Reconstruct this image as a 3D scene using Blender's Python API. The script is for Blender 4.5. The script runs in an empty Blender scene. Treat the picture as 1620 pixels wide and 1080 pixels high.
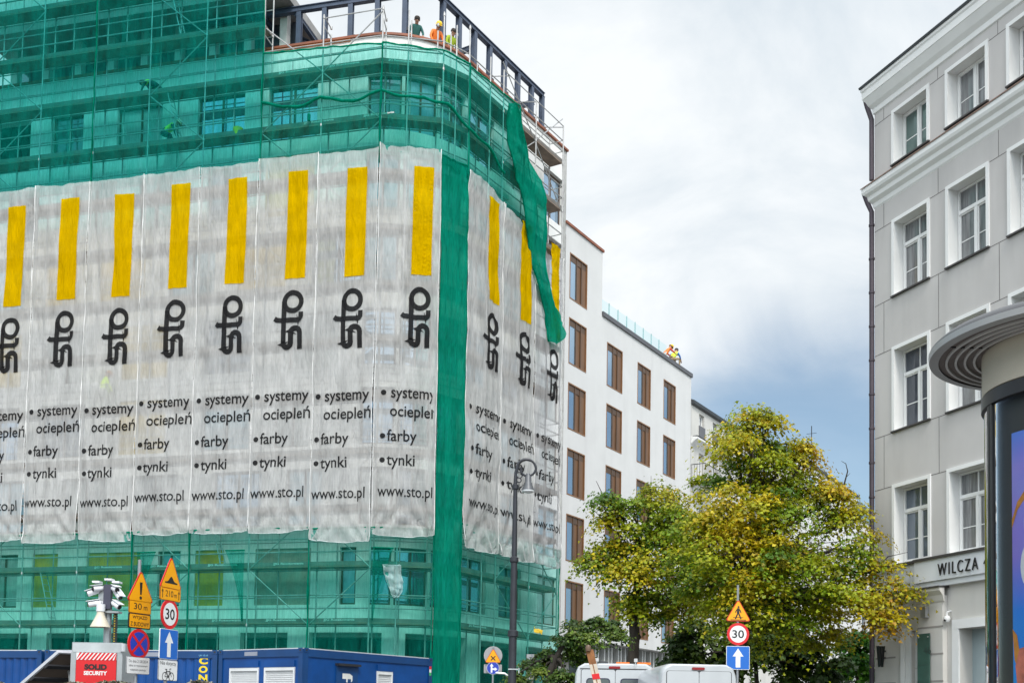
import bpy, bmesh, math, random
import numpy as np
from mathutils import Vector, Matrix, noise

scene = bpy.context.scene
COL = scene.collection
random.seed(7)
RNG = np.random.default_rng(11)
PI = math.pi
V = Vector

# ---------------------------------------------------------------- camera
PITCH, ROLL, EYE = math.radians(3.20), math.radians(0.98), 1.65
FPX, CX, CY = 1800.0, 810.0, 1039.0          # focal length and principal point in photo pixels (1620 x 1080)
cFw = V((0, math.cos(PITCH), math.sin(PITCH)))
cU0 = V((0, -math.sin(PITCH), math.cos(PITCH)))
cR = math.cos(ROLL) * V((1, 0, 0)) + math.sin(ROLL) * cU0
cU = -math.sin(ROLL) * V((1, 0, 0)) + math.cos(ROLL) * cU0
CAMP = V((0, 0, EYE))
cam = bpy.data.cameras.new('camera')
camo = bpy.data.objects.new('camera', cam); COL.objects.link(camo)
m = Matrix.Identity(4)
for i in range(3):
    m[i][0], m[i][1], m[i][2] = cR[i], cU[i], -cFw[i]
m.translation = CAMP
camo.matrix_world = m
cam.sensor_width = 36; cam.lens = FPX / 1620 * 36
cam.shift_y = (CY - 540) / 1620; cam.shift_x = 0
cam.clip_start = 0.1; cam.clip_end = 3000
scene.camera = camo

# ---------------------------------------------------------------- light
SUN_EL, SUN_AZ = math.radians(48), math.radians(170)      # azimuth clockwise from +Y (behind the camera, a little to the right)
to_sun = V((math.sin(SUN_AZ) * math.cos(SUN_EL), math.cos(SUN_AZ) * math.cos(SUN_EL), math.sin(SUN_EL)))
sl = bpy.data.lights.new('sun', 'SUN'); sl.energy = 2.0; sl.angle = math.radians(12); sl.color = (1.0, 0.95, 0.88)
so = bpy.data.objects.new('sun', sl); COL.objects.link(so)
so.rotation_euler = (-to_sun).to_track_quat('-Z', 'Y').to_euler()

world = bpy.data.worlds.new('World'); scene.world = world; world.use_nodes = True
nt = world.node_tree; nt.nodes.clear(); L = nt.links.new
def N(t, **k):
    n = nt.nodes.new(t)
    for a, b in k.items(): setattr(n, a, b)
    return n
wout = N('ShaderNodeOutputWorld'); bg = N('ShaderNodeBackground'); bg.inputs[1].default_value = 0.1
sky = N('ShaderNodeTexSky', sky_type='NISHITA'); sky.sun_disc = False
sky.sun_elevation = SUN_EL; sky.sun_rotation = SUN_AZ
tc = N('ShaderNodeTexCoord'); sep = N('ShaderNodeSeparateXYZ'); L(tc.outputs['Generated'], sep.inputs[0])
# clouds: noise on a plane above (direction / height), cover falling away towards the horizon on one side
mx = N('ShaderNodeMath', operation='MAXIMUM'); L(sep.outputs['Z'], mx.inputs[0]); mx.inputs[1].default_value = 0.05
ad = N('ShaderNodeMath', operation='ADD'); L(mx.outputs[0], ad.inputs[0]); ad.inputs[1].default_value = 0.22
dv = N('ShaderNodeVectorMath', operation='DIVIDE'); cmb = N('ShaderNodeCombineXYZ')
for i in range(3): L(ad.outputs[0], cmb.inputs[i])
L(tc.outputs['Generated'], dv.inputs[0]); L(cmb.outputs[0], dv.inputs[1])
n1 = N('ShaderNodeTexNoise'); n1.inputs['Scale'].default_value = 1.6; n1.inputs['Detail'].default_value = 7; n1.inputs['Roughness'].default_value = 0.52; n1.inputs['Distortion'].default_value = 0.5
n2 = N('ShaderNodeTexNoise'); n2.inputs['Scale'].default_value = 2.6; n2.inputs['Detail'].default_value = 10; n2.inputs['Roughness'].default_value = 0.58; n2.inputs['Distortion'].default_value = 0.4
mp = N('ShaderNodeMapping'); mp.inputs['Location'].default_value = (3.1, 1.7, 0.4)
L(dv.outputs[0], mp.inputs[0]); L(mp.outputs[0], n1.inputs[0]); L(dv.outputs[0], n2.inputs[0])
elev = N('ShaderNodeMapRange', interpolation_type='SMOOTHSTEP')
L(sep.outputs['Z'], elev.inputs[0])
for i, v in enumerate((0.19, 0.40, -0.24, 0.42)): elev.inputs[i + 1].default_value = v
cov = N('ShaderNodeMath', operation='ADD'); L(n1.outputs['Fac'], cov.inputs[0]); L(elev.outputs[0], cov.inputs[1])
mask = N('ShaderNodeMapRange', interpolation_type='SMOOTHSTEP'); L(cov.outputs[0], mask.inputs[0])
for i, v in enumerate((0.36, 0.76, 0.22, 1.0)): mask.inputs[i + 1].default_value = v
cr = N('ShaderNodeValToRGB'); L(n2.outputs['Fac'], cr.inputs[0])
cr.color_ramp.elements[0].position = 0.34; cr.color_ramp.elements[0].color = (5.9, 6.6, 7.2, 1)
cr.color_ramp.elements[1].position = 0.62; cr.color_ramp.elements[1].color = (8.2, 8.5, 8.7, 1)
tint = N('ShaderNodeMix', data_type='RGBA', blend_type='MULTIPLY'); tint.inputs[0].default_value = 1.0
L(sky.outputs[0], tint.inputs[6]); tint.inputs[7].default_value = (0.90, 1.05, 1.06, 1)
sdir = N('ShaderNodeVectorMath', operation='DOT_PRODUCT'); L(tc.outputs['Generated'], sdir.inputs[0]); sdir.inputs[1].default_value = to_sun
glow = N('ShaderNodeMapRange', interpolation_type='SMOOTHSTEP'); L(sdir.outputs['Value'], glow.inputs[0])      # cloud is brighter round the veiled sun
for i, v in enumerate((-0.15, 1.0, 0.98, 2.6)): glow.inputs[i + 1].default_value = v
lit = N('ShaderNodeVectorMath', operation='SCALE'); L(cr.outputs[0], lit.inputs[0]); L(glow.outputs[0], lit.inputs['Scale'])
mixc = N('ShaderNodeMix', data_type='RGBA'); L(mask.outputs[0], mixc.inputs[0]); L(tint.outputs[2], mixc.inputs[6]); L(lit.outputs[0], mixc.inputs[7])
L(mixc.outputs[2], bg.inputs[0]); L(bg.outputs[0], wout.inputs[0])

scene.view_settings.view_transform = 'Standard'; scene.view_settings.look = 'None'
scene.view_settings.exposure = 0.28; scene.view_settings.gamma = 1.0
scene.render.engine = 'CYCLES'
cy = scene.cycles
cy.use_denoising = True; cy.transparent_max_bounces = 32; cy.max_bounces = 6
cy.diffuse_bounces = 3; cy.glossy_bounces = 3; cy.transmission_bounces = 4
cy.caustics_reflective = False; cy.caustics_refractive = False
try: cy.denoiser = 'OPENIMAGEDENOISE'
except Exception: pass

# ---------------------------------------------------------------- geometry helpers
def ray(px, py): return cFw + cR * ((px - CX) / FPX) + cU * ((CY - py) / FPX)
def at(px, py, y):
    r = ray(px, py); return CAMP + r * (y / r.y)
def online(px, py, P0, d):
    """Where the line of sight through a photo pixel meets the vertical plane through P0 along d: (distance along d, height)."""
    r = ray(px, py); det = r.x * -d.y + d.x * r.y
    s = (P0.x * -d.y + d.x * P0.y) / det
    t = (r.x * P0.y - r.y * P0.x) / det
    return t, EYE + s * r.z
def az(deg): a = math.radians(deg); return V((math.sin(a), math.cos(a), 0))
Z3 = V((0, 0, 1))

class MB:
    """Collects faces of one mesh."""
    def __init__(s): s.v = []; s.f = []; s.mi = []
    def add(s, vs, fs, mi=0):
        b = len(s.v); s.v += [tuple(p) for p in vs]; s.f += [[b + i for i in f] for f in fs]; s.mi += [mi] * len(fs); return s
    def poly(s, pts, mi=0): return s.add(pts, [list(range(len(pts)))], mi)
    def pbox(s, o, a, b, c, mi=0):
        o, a, b, c = V(o), V(a), V(b), V(c)
        p = [o, o + a, o + a + b, o + b, o + c, o + a + c, o + a + b + c, o + b + c]
        f = [[3, 2, 1, 0], [4, 5, 6, 7], [0, 1, 5, 4], [1, 2, 6, 5], [2, 3, 7, 6], [3, 0, 4, 7]]
        if a.cross(b).dot(c) < 0: f = [x[::-1] for x in f]
        return s.add(p, f, mi)
    def box(s, c, sz, F=None, mi=0):
        F = F or WORLD
        a, b, d = F.x * sz[0], F.y * sz[1], F.z * sz[2]
        return s.pbox(F(*c) - (a + b + d) / 2, a, b, d, mi)
    def tube(s, p, q, r, n=6, r2=None, mi=0, cap=True):
        return s.path([p, q], [r, r if r2 is None else r2], n, mi, cap)
    def path(s, pts, r, n=6, mi=0, cap=True):
        pts = [V(p) for p in pts]; rs = r if isinstance(r, (list, tuple)) else [r] * len(pts)
        vs, fs = [], []; u = None
        for i, p in enumerate(pts):
            d = (pts[min(i + 1, len(pts) - 1)] - pts[max(i - 1, 0)]).normalized()
            if u is None: u = d.orthogonal().normalized()
            u = (u - d * u.dot(d))
            u = u.normalized() if u.length > 1e-6 else d.orthogonal().normalized()
            w = d.cross(u)
            for k in range(n):
                a = 2 * PI * k / n; vs.append(p + (u * math.cos(a) + w * math.sin(a)) * rs[i])
        for i in range(len(pts) - 1):
            for k in range(n):
                k2 = (k + 1) % n; fs.append([i * n + k, i * n + k2, (i + 1) * n + k2, (i + 1) * n + k])
        if cap: fs.append(list(range(n))[::-1]); fs.append([(len(pts) - 1) * n + k for k in range(n)])
        return s.add(vs, fs, mi)
    def lathe(s, prof, F, n=24, mi=0, a0=0.0, a1=2 * PI):
        """prof: [(radius, height)] about F's z axis."""
        full = abs(a1 - a0 - 2 * PI) < 1e-6; m_ = n if full else n + 1
        vs = [F(r * math.cos(a0 + (a1 - a0) * k / n), r * math.sin(a0 + (a1 - a0) * k / n), h) for r, h in prof for k in range(m_)]
        fs = [[i * m_ + k, i * m_ + (k + 1) % m_, (i + 1) * m_ + (k + 1) % m_, (i + 1) * m_ + k] for i in range(len(prof) - 1) for k in range(n)]
        return s.add(vs, fs, mi)
    def prism(s, poly, F, d0, d1, mi=0):
        """2-D polygon (counter-clockwise) in F's x, z plane, extruded along F's y from d0 to d1 (d0 is the front)."""
        n = len(poly); vs = [F(x, d0, z) for x, z in poly] + [F(x, d1, z) for x, z in poly]
        fs = [list(range(n)), list(range(2 * n - 1, n - 1, -1))] + [[i, i + n, (i + 1) % n + n, (i + 1) % n] for i in range(n)]
        return s.add(vs, fs, mi)
    def sweep(s, prof, path, up=Z3, mi=0, closed=True, side=None):
        """Profile [(outward, up)] carried along a plan path [(point, outward normal)]."""
        n = len(prof); vs = [p + nn * a + up * b for p, nn in path for a, b in prof]; fs = []
        for i in range(len(path) - 1):
            for k in range(n if closed else n - 1):
                k2 = (k + 1) % n; fs.append([i * n + k, (i + 1) * n + k, (i + 1) * n + k2, i * n + k2])
        if closed: fs.append(list(range(n))); fs.append([(len(path) - 1) * n + k for k in range(n)][::-1])
        return s.add(vs, fs, mi)
    def build(s, name, mats, parent=None, smooth=False, label=None, weld=0):
        me = bpy.data.meshes.new(name); me.from_pydata(s.v, [], s.f)
        mats = mats if isinstance(mats, (list, tuple)) else [mats]
        for m_ in mats: me.materials.append(m_)
        if len(mats) > 1: me.polygons.foreach_set('material_index', s.mi)
        if weld or smooth:
            bm = bmesh.new(); bm.from_mesh(me)
            if weld: bmesh.ops.remove_doubles(bm, verts=bm.verts, dist=weld)
            bm.to_mesh(me); bm.free()
        if smooth:
            me.polygons.foreach_set('use_smooth', [True] * len(me.polygons))
            if smooth != 'all': me.set_sharp_from_angle(angle=math.radians(40))
        me.update()
        return link(name, me, parent, label)

class Frame:
    def __init__(s, o, x, y, z=Z3): s.o, s.x, s.y, s.z = V(o), V(x), V(y), V(z)
    def __call__(s, a, b, c): return s.o + s.x * a + s.y * b + s.z * c
WORLD = Frame((0, 0, 0), (1, 0, 0), (0, 1, 0))

def link(name, me, parent=None, label=None):
    o = bpy.data.objects.new(name, me); COL.objects.link(o)
    if parent is not None:
        o.parent = parent
        M = Matrix.Identity(4); p = parent
        chain = []
        while p is not None: chain.append(p); p = p.parent
        for p in reversed(chain): M = M @ p.matrix_parent_inverse @ p.matrix_basis
        o.matrix_parent_inverse = M.inverted()
    if label: o['label'] = label
    return o
def thing(name, label, cat, loc=(0, 0, 0), group=None):
    o = bpy.data.objects.new(name, None); COL.objects.link(o); o.empty_display_size = 0.3
    o.location = loc; o['label'] = label; o['category'] = cat
    if group: o['group'] = group
    return o
def tag(o, label, cat, group=None):
    o['label'] = label; o['category'] = cat
    if group: o['group'] = group
    return o
def kind(o, k): o['kind'] = k; return o

# ---------------------------------------------------------------- materials
MATS = {}
def mat(name, col, rough=0.6, metal=0.0, var=0.10, scale=2.0, bump=0.0, bscale=None, spec=0.5, stretch=None, stain=0.0, coat=0.0):
    if name in MATS: return MATS[name]
    m_ = bpy.data.materials.new(name); m_.use_nodes = True; t = m_.node_tree; n = t.nodes; l = t.links.new
    b = n['Principled BSDF']; b.inputs['Roughness'].default_value = rough; b.inputs['Metallic'].default_value = metal
    b.inputs['Specular IOR Level'].default_value = spec; b.inputs['Coat Weight'].default_value = coat
    tc_ = n.new('ShaderNodeTexCoord'); mp_ = n.new('ShaderNodeMapping'); l(tc_.outputs['Object'], mp_.inputs[0])
    if stretch: mp_.inputs['Scale'].default_value = stretch
    no = n.new('ShaderNodeTexNoise'); no.inputs['Scale'].default_value = scale; no.inputs['Detail'].default_value = 6; no.inputs['Roughness'].default_value = 0.6
    l(mp_.outputs[0], no.inputs[0])
    r = n.new('ShaderNodeValToRGB'); l(no.outputs['Fac'], r.inputs[0])
    r.color_ramp.elements[0].position = 0.3; r.color_ramp.elements[1].position = 0.7
    r.color_ramp.elements[0].color = (*[c * (1 - var) for c in col], 1); r.color_ramp.elements[1].color = (*[min(1, c * (1 + var)) for c in col], 1)
    out = r.outputs[0]
    if stain:
        n3 = n.new('ShaderNodeTexNoise'); n3.inputs['Scale'].default_value = 1.0; n3.inputs['Detail'].default_value = 8
        mp3 = n.new('ShaderNodeMapping'); mp3.inputs['Scale'].default_value = (1.3, 1.3, 0.18); l(tc_.outputs['Object'], mp3.inputs[0]); l(mp3.outputs[0], n3.inputs[0])
        mr = n.new('ShaderNodeMapRange'); l(n3.outputs['Fac'], mr.inputs[0])
        for i, v_ in enumerate((0.5, 0.75, 0.0, stain)): mr.inputs[i + 1].default_value = v_
        mm = n.new('ShaderNodeMix'); mm.data_type = 'RGBA'; l(mr.outputs[0], mm.inputs[0]); l(out, mm.inputs[6]); mm.inputs[7].default_value = (*[c * 0.45 for c in col], 1)
        out = mm.outputs[2]
    l(out, b.inputs['Base Color'])
    if bump:
        nb = n.new('ShaderNodeTexNoise'); nb.inputs['Scale'].default_value = bscale or scale * 8; nb.inputs['Detail'].default_value = 4; l(mp_.outputs[0], nb.inputs[0])
        bu = n.new('ShaderNodeBump'); bu.inputs['Strength'].default_value = bump; bu.inputs['Distance'].default_value = 0.02; l(nb.outputs['Fac'], bu.inputs['Height']); l(bu.outputs[0], b.inputs['Normal'])
    MATS[name] = m_; return m_

def cloth(name, col, trans, alpha, avar=0.12, stretch=(5, 5, 0.5), translucent=0.45):
    """Woven net: part lets the view through, part is lit thread."""
    if name in MATS: return MATS[name]
    m_ = bpy.data.materials.new(name); m_.use_nodes = True; t = m_.node_tree; n = t.nodes; l = t.links.new; n.clear()
    out = n.new('ShaderNodeOutputMaterial'); mix = n.new('ShaderNodeMixShader'); tr = n.new('ShaderNodeBsdfTransparent'); tr.inputs[0].default_value = (*trans, 1)
    d = n.new('ShaderNodeBsdfDiffuse'); tl = n.new('ShaderNodeBsdfTranslucent'); m2 = n.new('ShaderNodeMixShader'); m2.inputs[0].default_value = translucent
    tc_ = n.new('ShaderNodeTexCoord'); mp_ = n.new('ShaderNodeMapping'); mp_.inputs['Scale'].default_value = stretch; l(tc_.outputs['Object'], mp_.inputs[0])
    no = n.new('ShaderNodeTexNoise'); no.inputs['Scale'].default_value = 1.0; no.inputs['Detail'].default_value = 6; l(mp_.outputs[0], no.inputs[0])
    mr = n.new('ShaderNodeMapRange'); l(no.outputs['Fac'], mr.inputs[0])
    for i, v_ in enumerate((0.3, 0.7, alpha - avar, alpha + avar)): mr.inputs[i + 1].default_value = v_
    r = n.new('ShaderNodeValToRGB'); r.color_ramp.elements[0].position = 0.3; r.color_ramp.elements[1].position = 0.7; l(no.outputs['Fac'], r.inputs[0])
    r.color_ramp.elements[0].color = (*[c * 0.9 for c in col], 1); r.color_ramp.elements[1].color = (*[min(1, c * 1.08) for c in col], 1)
    mp2 = n.new('ShaderNodeMapping'); mp2.inputs['Scale'].default_value = (4.5, 4.5, 0.9); mp2.inputs['Rotation'].default_value = (0.25, 0.2, 0); l(tc_.outputs['Object'], mp2.inputs[0])
    nb = n.new('ShaderNodeTexNoise'); nb.inputs['Scale'].default_value = 1.0; nb.inputs['Detail'].default_value = 5; nb.inputs['Distortion'].default_value = 0.8; l(mp2.outputs[0], nb.inputs[0])
    bu = n.new('ShaderNodeBump'); bu.inputs['Strength'].default_value = 0.85; bu.inputs['Distance'].default_value = 0.12; l(nb.outputs['Fac'], bu.inputs['Height']); l(bu.outputs[0], d.inputs['Normal']); l(bu.outputs[0], tl.inputs['Normal'])
    l(r.outputs[0], d.inputs[0]); l(r.outputs[0], tl.inputs[0]); l(d.outputs[0], m2.inputs[1]); l(tl.outputs[0], m2.inputs[2])
    mp4 = n.new('ShaderNodeMapping'); mp4.inputs['Scale'].default_value = (16, 16, 2.2); l(tc_.outputs['Object'], mp4.inputs[0])
    n4 = n.new('ShaderNodeTexNoise'); n4.inputs['Scale'].default_value = 1.0; n4.inputs['Detail'].default_value = 4; l(mp4.outputs[0], n4.inputs[0])
    m4 = n.new('ShaderNodeMapRange'); l(n4.outputs['Fac'], m4.inputs[0])
    for i, v_ in enumerate((0.3, 0.7, -avar * 1.1, avar * 1.1)): m4.inputs[i + 1].default_value = v_
    a4 = n.new('ShaderNodeMath'); a4.operation = 'ADD'; a4.use_clamp = True; l(mr.outputs[0], a4.inputs[0]); l(m4.outputs[0], a4.inputs[1])
    l(a4.outputs[0], mix.inputs[0]); l(tr.outputs[0], mix.inputs[1]); l(m2.outputs[0], mix.inputs[2]); l(mix.outputs[0], out.inputs[0])
    MATS[name] = m_; return m_

def glass(name, col=(0.30, 0.36, 0.42), metal=0.6, rough=0.04):
    if name in MATS: return MATS[name]
    m_ = mat(name, col, rough, metal, var=0.05, scale=0.8); t = m_.node_tree
    nb = t.nodes.new('ShaderNodeTexNoise'); nb.inputs['Scale'].default_value = 0.9; tc_ = t.nodes.new('ShaderNodeTexCoord'); t.links.new(tc_.outputs['Object'], nb.inputs[0])
    bu = t.nodes.new('ShaderNodeBump'); bu.inputs['Strength'].default_value = 0.06; bu.inputs['Distance'].default_value = 0.05
    t.links.new(nb.outputs['Fac'], bu.inputs['Height']); t.links.new(bu.outputs[0], t.nodes['Principled BSDF'].inputs['Normal'])
    return m_

def leafmat(name, tl=0.35):
    m_ = bpy.data.materials.new(name); m_.use_nodes = True; t = m_.node_tree; n = t.nodes; l = t.links.new
    b = n['Principled BSDF']; b.inputs['Roughness'].default_value = 0.45; b.inputs['Specular IOR Level'].default_value = 0.35
    a = n.new('ShaderNodeAttribute'); a.attribute_name = 'leaf_colour'; l(a.outputs['Color'], b.inputs['Base Color'])
    tr = n.new('ShaderNodeBsdfTranslucent'); l(a.outputs['Color'], tr.inputs[0])
    mix = n.new('ShaderNodeMixShader'); mix.inputs[0].default_value = tl; l(b.outputs[0], mix.inputs[1]); l(tr.outputs[0], mix.inputs[2]); l(mix.outputs[0], n['Material Output'].inputs[0])
    return m_

WHITE = mat('white_render', (0.60, 0.60, 0.595), 0.8, var=0.04, scale=0.7, bump=0.06, bscale=40, stain=0.14)
PLASTER = mat('raw_plaster', (0.62, 0.62, 0.60), 0.85, var=0.16, scale=0.9, stain=0.25)
STEEL = mat('galvanised_tube', (0.50, 0.52, 0.53), 0.42, 0.7, var=0.15, scale=5, stain=0.2)
STEELW = mat('worn_scaffold_tube', (0.36, 0.36, 0.36), 0.5, 0.45, var=0.25, scale=3)
PLANK = mat('weathered_deck_plank', (0.20, 0.15, 0.115), 0.8, var=0.3, scale=2.5, stretch=(1, 1, 6), stain=0.3)
TOE = mat('toe_board', (0.16, 0.145, 0.13), 0.8, var=0.3, scale=1.5)
IRON = mat('blue_grey_steel_beam', (0.055, 0.075, 0.12), 0.5, 0.1, var=0.2, scale=3)
COPPER = mat('rust_coping', (0.24, 0.075, 0.035), 0.55, 0.1, var=0.3, scale=1.2)
DARKM = mat('dark_metal', (0.035, 0.035, 0.04), 0.45, 0.4, var=0.15)
GLASSD = glass('dark_window_glass', (0.16, 0.19, 0.23), 0.5)
GLASSB = glass('sky_window_glass', (0.30, 0.42, 0.54), 0.75)
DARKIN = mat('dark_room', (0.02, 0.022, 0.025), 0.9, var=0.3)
GREEN = cloth('green_debris_net', (0.004, 0.32, 0.25), (0.42, 0.88, 0.82), 0.25, 0.12, (2.2, 2.2, 0.35))
GREENL = cloth('thin_green_net', (0.004, 0.33, 0.25), (0.50, 0.89, 0.83), 0.22, 0.10, (2.2, 2.2, 0.35))
GREENT = cloth('tall_green_net', (0.003, 0.30, 0.24), (0.32, 0.84, 0.82), 0.30, 0.13, (2.2, 2.2, 0.35))
GREEND = cloth('dense_green_net', (0.004, 0.34, 0.225), (0.12, 0.6, 0.47), 0.68, 0.12, (2.2, 2.2, 0.35))
BANNER = cloth('white_banner_mesh', (0.77, 0.77, 0.765), (0.94, 0.94, 0.93), 0.53, 0.055, (2.5, 2.5, 0.5), 0.3)
BANNERE = cloth('sheer_banner_mesh', (0.70, 0.70, 0.71), (0.92, 0.92, 0.93), 0.40, 0.055, (2.5, 2.5, 0.5), 0.3)
INKY = cloth('yellow_print', (0.74, 0.46, 0.0), (0.95, 0.72, 0.05), 0.74, 0.08, (2.5, 2.5, 0.7), 0.3)
INKB = cloth('black_print', (0.028, 0.028, 0.030), (0.25, 0.25, 0.25), 0.74, 0.09, (2.5, 2.5, 0.7), 0.2)

# ---------------------------------------------------------------- text and flat shapes
def text_mesh(body, size, bold=0.0, space=1.0, align='LEFT', shear=0.0):
    """Outline of a word as (verts2d, faces); baseline at 0."""
    cu = bpy.data.curves.new('lettering', 'FONT'); cu.body = body; cu.size = size; cu.offset = bold; cu.space_character = space
    cu.align_x = align; cu.shear = shear; cu.resolution_u = 4; cu.fill_mode = 'FRONT'
    o = bpy.data.objects.new('lettering', cu); COL.objects.link(o)
    me = bpy.data.meshes.new_from_object(o)
    vs = [(v.co.x, v.co.y) for v in me.vertices]; fs = [list(p.vertices) for p in me.polygons]
    bpy.data.objects.remove(o); bpy.data.meshes.remove(me); bpy.data.curves.remove(cu)
    # thin glyphs: back and front may both exist; keep faces with upward normal once
    seen, out = set(), []
    for f in fs:
        a = 0
        for i in range(len(f)):
            x0, y0 = vs[f[i]]; x1, y1 = vs[f[(i + 1) % len(f)]]; a += x0 * y1 - x1 * y0
        f = f if a > 0 else f[::-1]
        key = tuple(sorted((round(vs[i][0], 4), round(vs[i][1], 4)) for i in f))
        if key in seen or abs(a) < 1e-10: continue
        seen.add(key); out.append(f)
    return vs, out
def fit(tm, w=None, h=None, x0=0.0, y0=0.0):
    """Scale a text mesh to width w and/or height h, lower left corner of its box at (x0, y0)."""
    vs, fs = tm; xs = [p[0] for p in vs]; ys = [p[1] for p in vs]
    sx = w / (max(xs) - min(xs)) if w else None; sy = h / (max(ys) - min(ys)) if h else None
    sx = sx or sy; sy = sy or sx
    return [((x - min(xs)) * sx + x0, (y - min(ys)) * sy + y0) for x, y in vs], fs
def ring2(cx, cy_, r0, r1, n=28):
    vs = [(cx + r * math.cos(2 * PI * k / n), cy_ + r * math.sin(2 * PI * k / n)) for r in (r0, r1) for k in range(n)]
    return vs, [[k, n + k, n + (k + 1) % n, (k + 1) % n][::-1][::-1] for k in range(n)]
def stroke2(pts, w):
    """A thick polyline as quads that share their corners."""
    pts = [V((p[0], p[1])) for p in pts]; vs = []
    for i, p in enumerate(pts):
        d0 = (p - pts[i - 1]).normalized() if i else (pts[1] - p).normalized()
        d1 = (pts[i + 1] - p).normalized() if i < len(pts) - 1 else d0
        d = (d0 + d1).normalized(); nrm = V((-d.y, d.x)); k = 1 / max(0.4, nrm.dot(V((-d0.y, d0.x))))
        vs += [tuple(p + nrm * w / 2 * k), tuple(p - nrm * w / 2 * k)]
    return vs, [[2 * i + 1, 2 * i + 3, 2 * i + 2, 2 * i] for i in range(len(pts) - 1)]
def disc2(cx, cy_, r, n=28, a0=0.0):
    return [(cx + r * math.cos(a0 + 2 * PI * k / n), cy_ + r * math.sin(a0 + 2 * PI * k / n)) for k in range(n)], [list(range(n))]
def flat(mb, shape, fn, dense=None, mi=0):
    """Lay 2-D shapes on a surface fn(x, y) -> point."""
    vs, fs = shape
    if dense:
        bm = bmesh.new(); bv = [bm.verts.new((x, y, 0)) for x, y in vs]
        for f in fs:
            try: bm.faces.new([bv[i] for i in f])
            except ValueError: pass
        bmesh.ops.triangulate(bm, faces=bm.faces[:])
        for _ in range(4):
            e = [e for e in bm.edges if e.calc_length() > dense]
            if not e: break
            bmesh.ops.subdivide_edges(bm, edges=e, cuts=1); bmesh.ops.triangulate(bm, faces=[f for f in bm.faces if len(f.verts) > 3])
        bm.verts.index_update(); vs = [(v.co.x, v.co.y) for v in bm.verts]; fs = [[v.index for v in f.verts] for f in bm.faces]; bm.free()
    return mb.add([fn(x, y) for x, y in vs], fs, mi)
# ================================================================ the setting
ASPH = mat('asphalt', (0.05, 0.05, 0.052), 0.9, var=0.25, scale=3, bump=0.3, bscale=60)
PAVE = mat('paving', (0.22, 0.215, 0.205), 0.85, var=0.18, scale=2, bump=0.2)
mb = MB(); mb.poly([(-900, -300, -0.12), (900, -300, -0.12), (900, 1600, -0.12), (-900, 1600, -0.12)]); kind(mb.build('ground', PAVE), 'structure')
mb = MB(); mb.poly([(-60, 8, -0.1), (60, 8, -0.1), (60, 27, -0.1), (-60, 27, -0.1)])
dS, dL, dR = az(31.3), az(-75.5), az(-20.3)
o_ = V((4.5, 27, -0.1)); e_ = V((5.5, 0, 0)); mb.poly([o_, o_ + e_, o_ + e_ + dS * 160, o_ + dS * 160]); kind(mb.build('road', ASPH), 'structure')
KERB = mat('granite_kerb', (0.3, 0.3, 0.3), 0.8, var=0.2, scale=8)
mb = MB(); mb.pbox((-60, 27, -0.12), (64, 0, 0), (0, 0.3, 0), (0, 0, 0.14)); mb.pbox((-60, 7.7, -0.12), (120, 0, 0), (0, 0.3, 0), (0, 0, 0.14)); kind(mb.build('kerb', KERB), 'structure')

# ================================================================ building under renovation
P416 = V((-10.0748, 43.0, 0))                 # on the long scaffold face
nL, nS = V((-dL.y, dL.x, 0)), V((dS.y, -dS.x, 0))
if nL.y > 0: nL = -nL
A_ = P416 - dL * 4.93; B_ = V((-3.0005, 42.0891, 0)); D_ = V((-2.0449, 42.8909, 0))
# plan of the wall: long face, rounded corner, street face
WL0, WS0 = P416 - nL * 1.0, D_ - nS * 1.0
den = dL.x * dS.y - dL.y * dS.x; q = WS0 - WL0
a_ = (q.x * dS.y - q.y * dS.x) / den
CORN = WL0 + dL * a_
RAD = 3.6; tl_ = RAD * math.tan(math.radians((180 - 106.8) / 2))
cen = CORN + dL * tl_ - nL * RAD
def wall_at(s, out=0.0):
    """Point and outward normal of the wall: s < 0 on the long face, 0..ARC round the corner, beyond it on the street face."""
    if s <= 0: p, n_ = CORN + dL * (tl_ - s), nL
    elif s >= ARC: p, n_ = CORN + dS * (tl_ + s - ARC), nS
    else:
        a0 = math.atan2(nL.y, nL.x); a1 = math.atan2(nS.y, nS.x)
        a = a0 + (a1 - a0) * s / ARC; n_ = V((math.cos(a), math.sin(a), 0)); p = cen + n_ * RAD
    return p + n_ * out, n_
ARC = RAD * math.radians(180 - 106.8)
SEND = ARC + ((WS0 + dS * 9.75) - CORN).length - tl_
SLEFT = -20.0
def s_of_t(t): return tl_ - ((WL0 + dL * t) - CORN).length      # long face: distance along the scaffold -> s
def span(s0, s1):
    pts = {s0, s1}
    k = max(1, int((min(s1, ARC) - max(s0, 0)) / 0.35)) if s1 > 0 and s0 < ARC else 0
    for i in range(k + 1 if k else 0): pts.add(max(s0, 0) + (min(s1, ARC) - max(s0, 0)) * i / k)
    return sorted(pts)
def ring(mb, s0, s1, z0, z1, out=0.0, thick=0.35, mi=0):
    mb.sweep([(out, z0), (out, z1), (out - thick, z1), (out - thick, z0)], [wall_at(s, 0) for s in span(s0, s1)], mi=mi)
RB = thing('building_shell', 'tall white building under renovation with rounded corner behind green netting and scaffolding', 'building', CORN)
WB = [5.96 + 3.08 * k for k in range(7)]; WT = [z + 2.2 for z in WB]
mb = MB(); PAR = 28.18
for k in range(8):
    z0 = 4.9 if k == 0 else WT[k - 1]; z1 = WB[k] if k < 7 else PAR
    if k == 0: z1 = WB[0]
    ring(mb, SLEFT, SEND, z0, z1)
wins = []
LOWWIN = [(17.4, 15.6, 0), (14.6, 13.0, -1), (12.4, 11.0, 0), (10.3, 9.1, -1), (7.75, 5.3, -1), (4.5, 3.5, 0), (2.85, 1.6, -1), (0.25, -2.1, -1), (-3.3, -4.5, 0)]
rr = random.Random(3)
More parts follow.
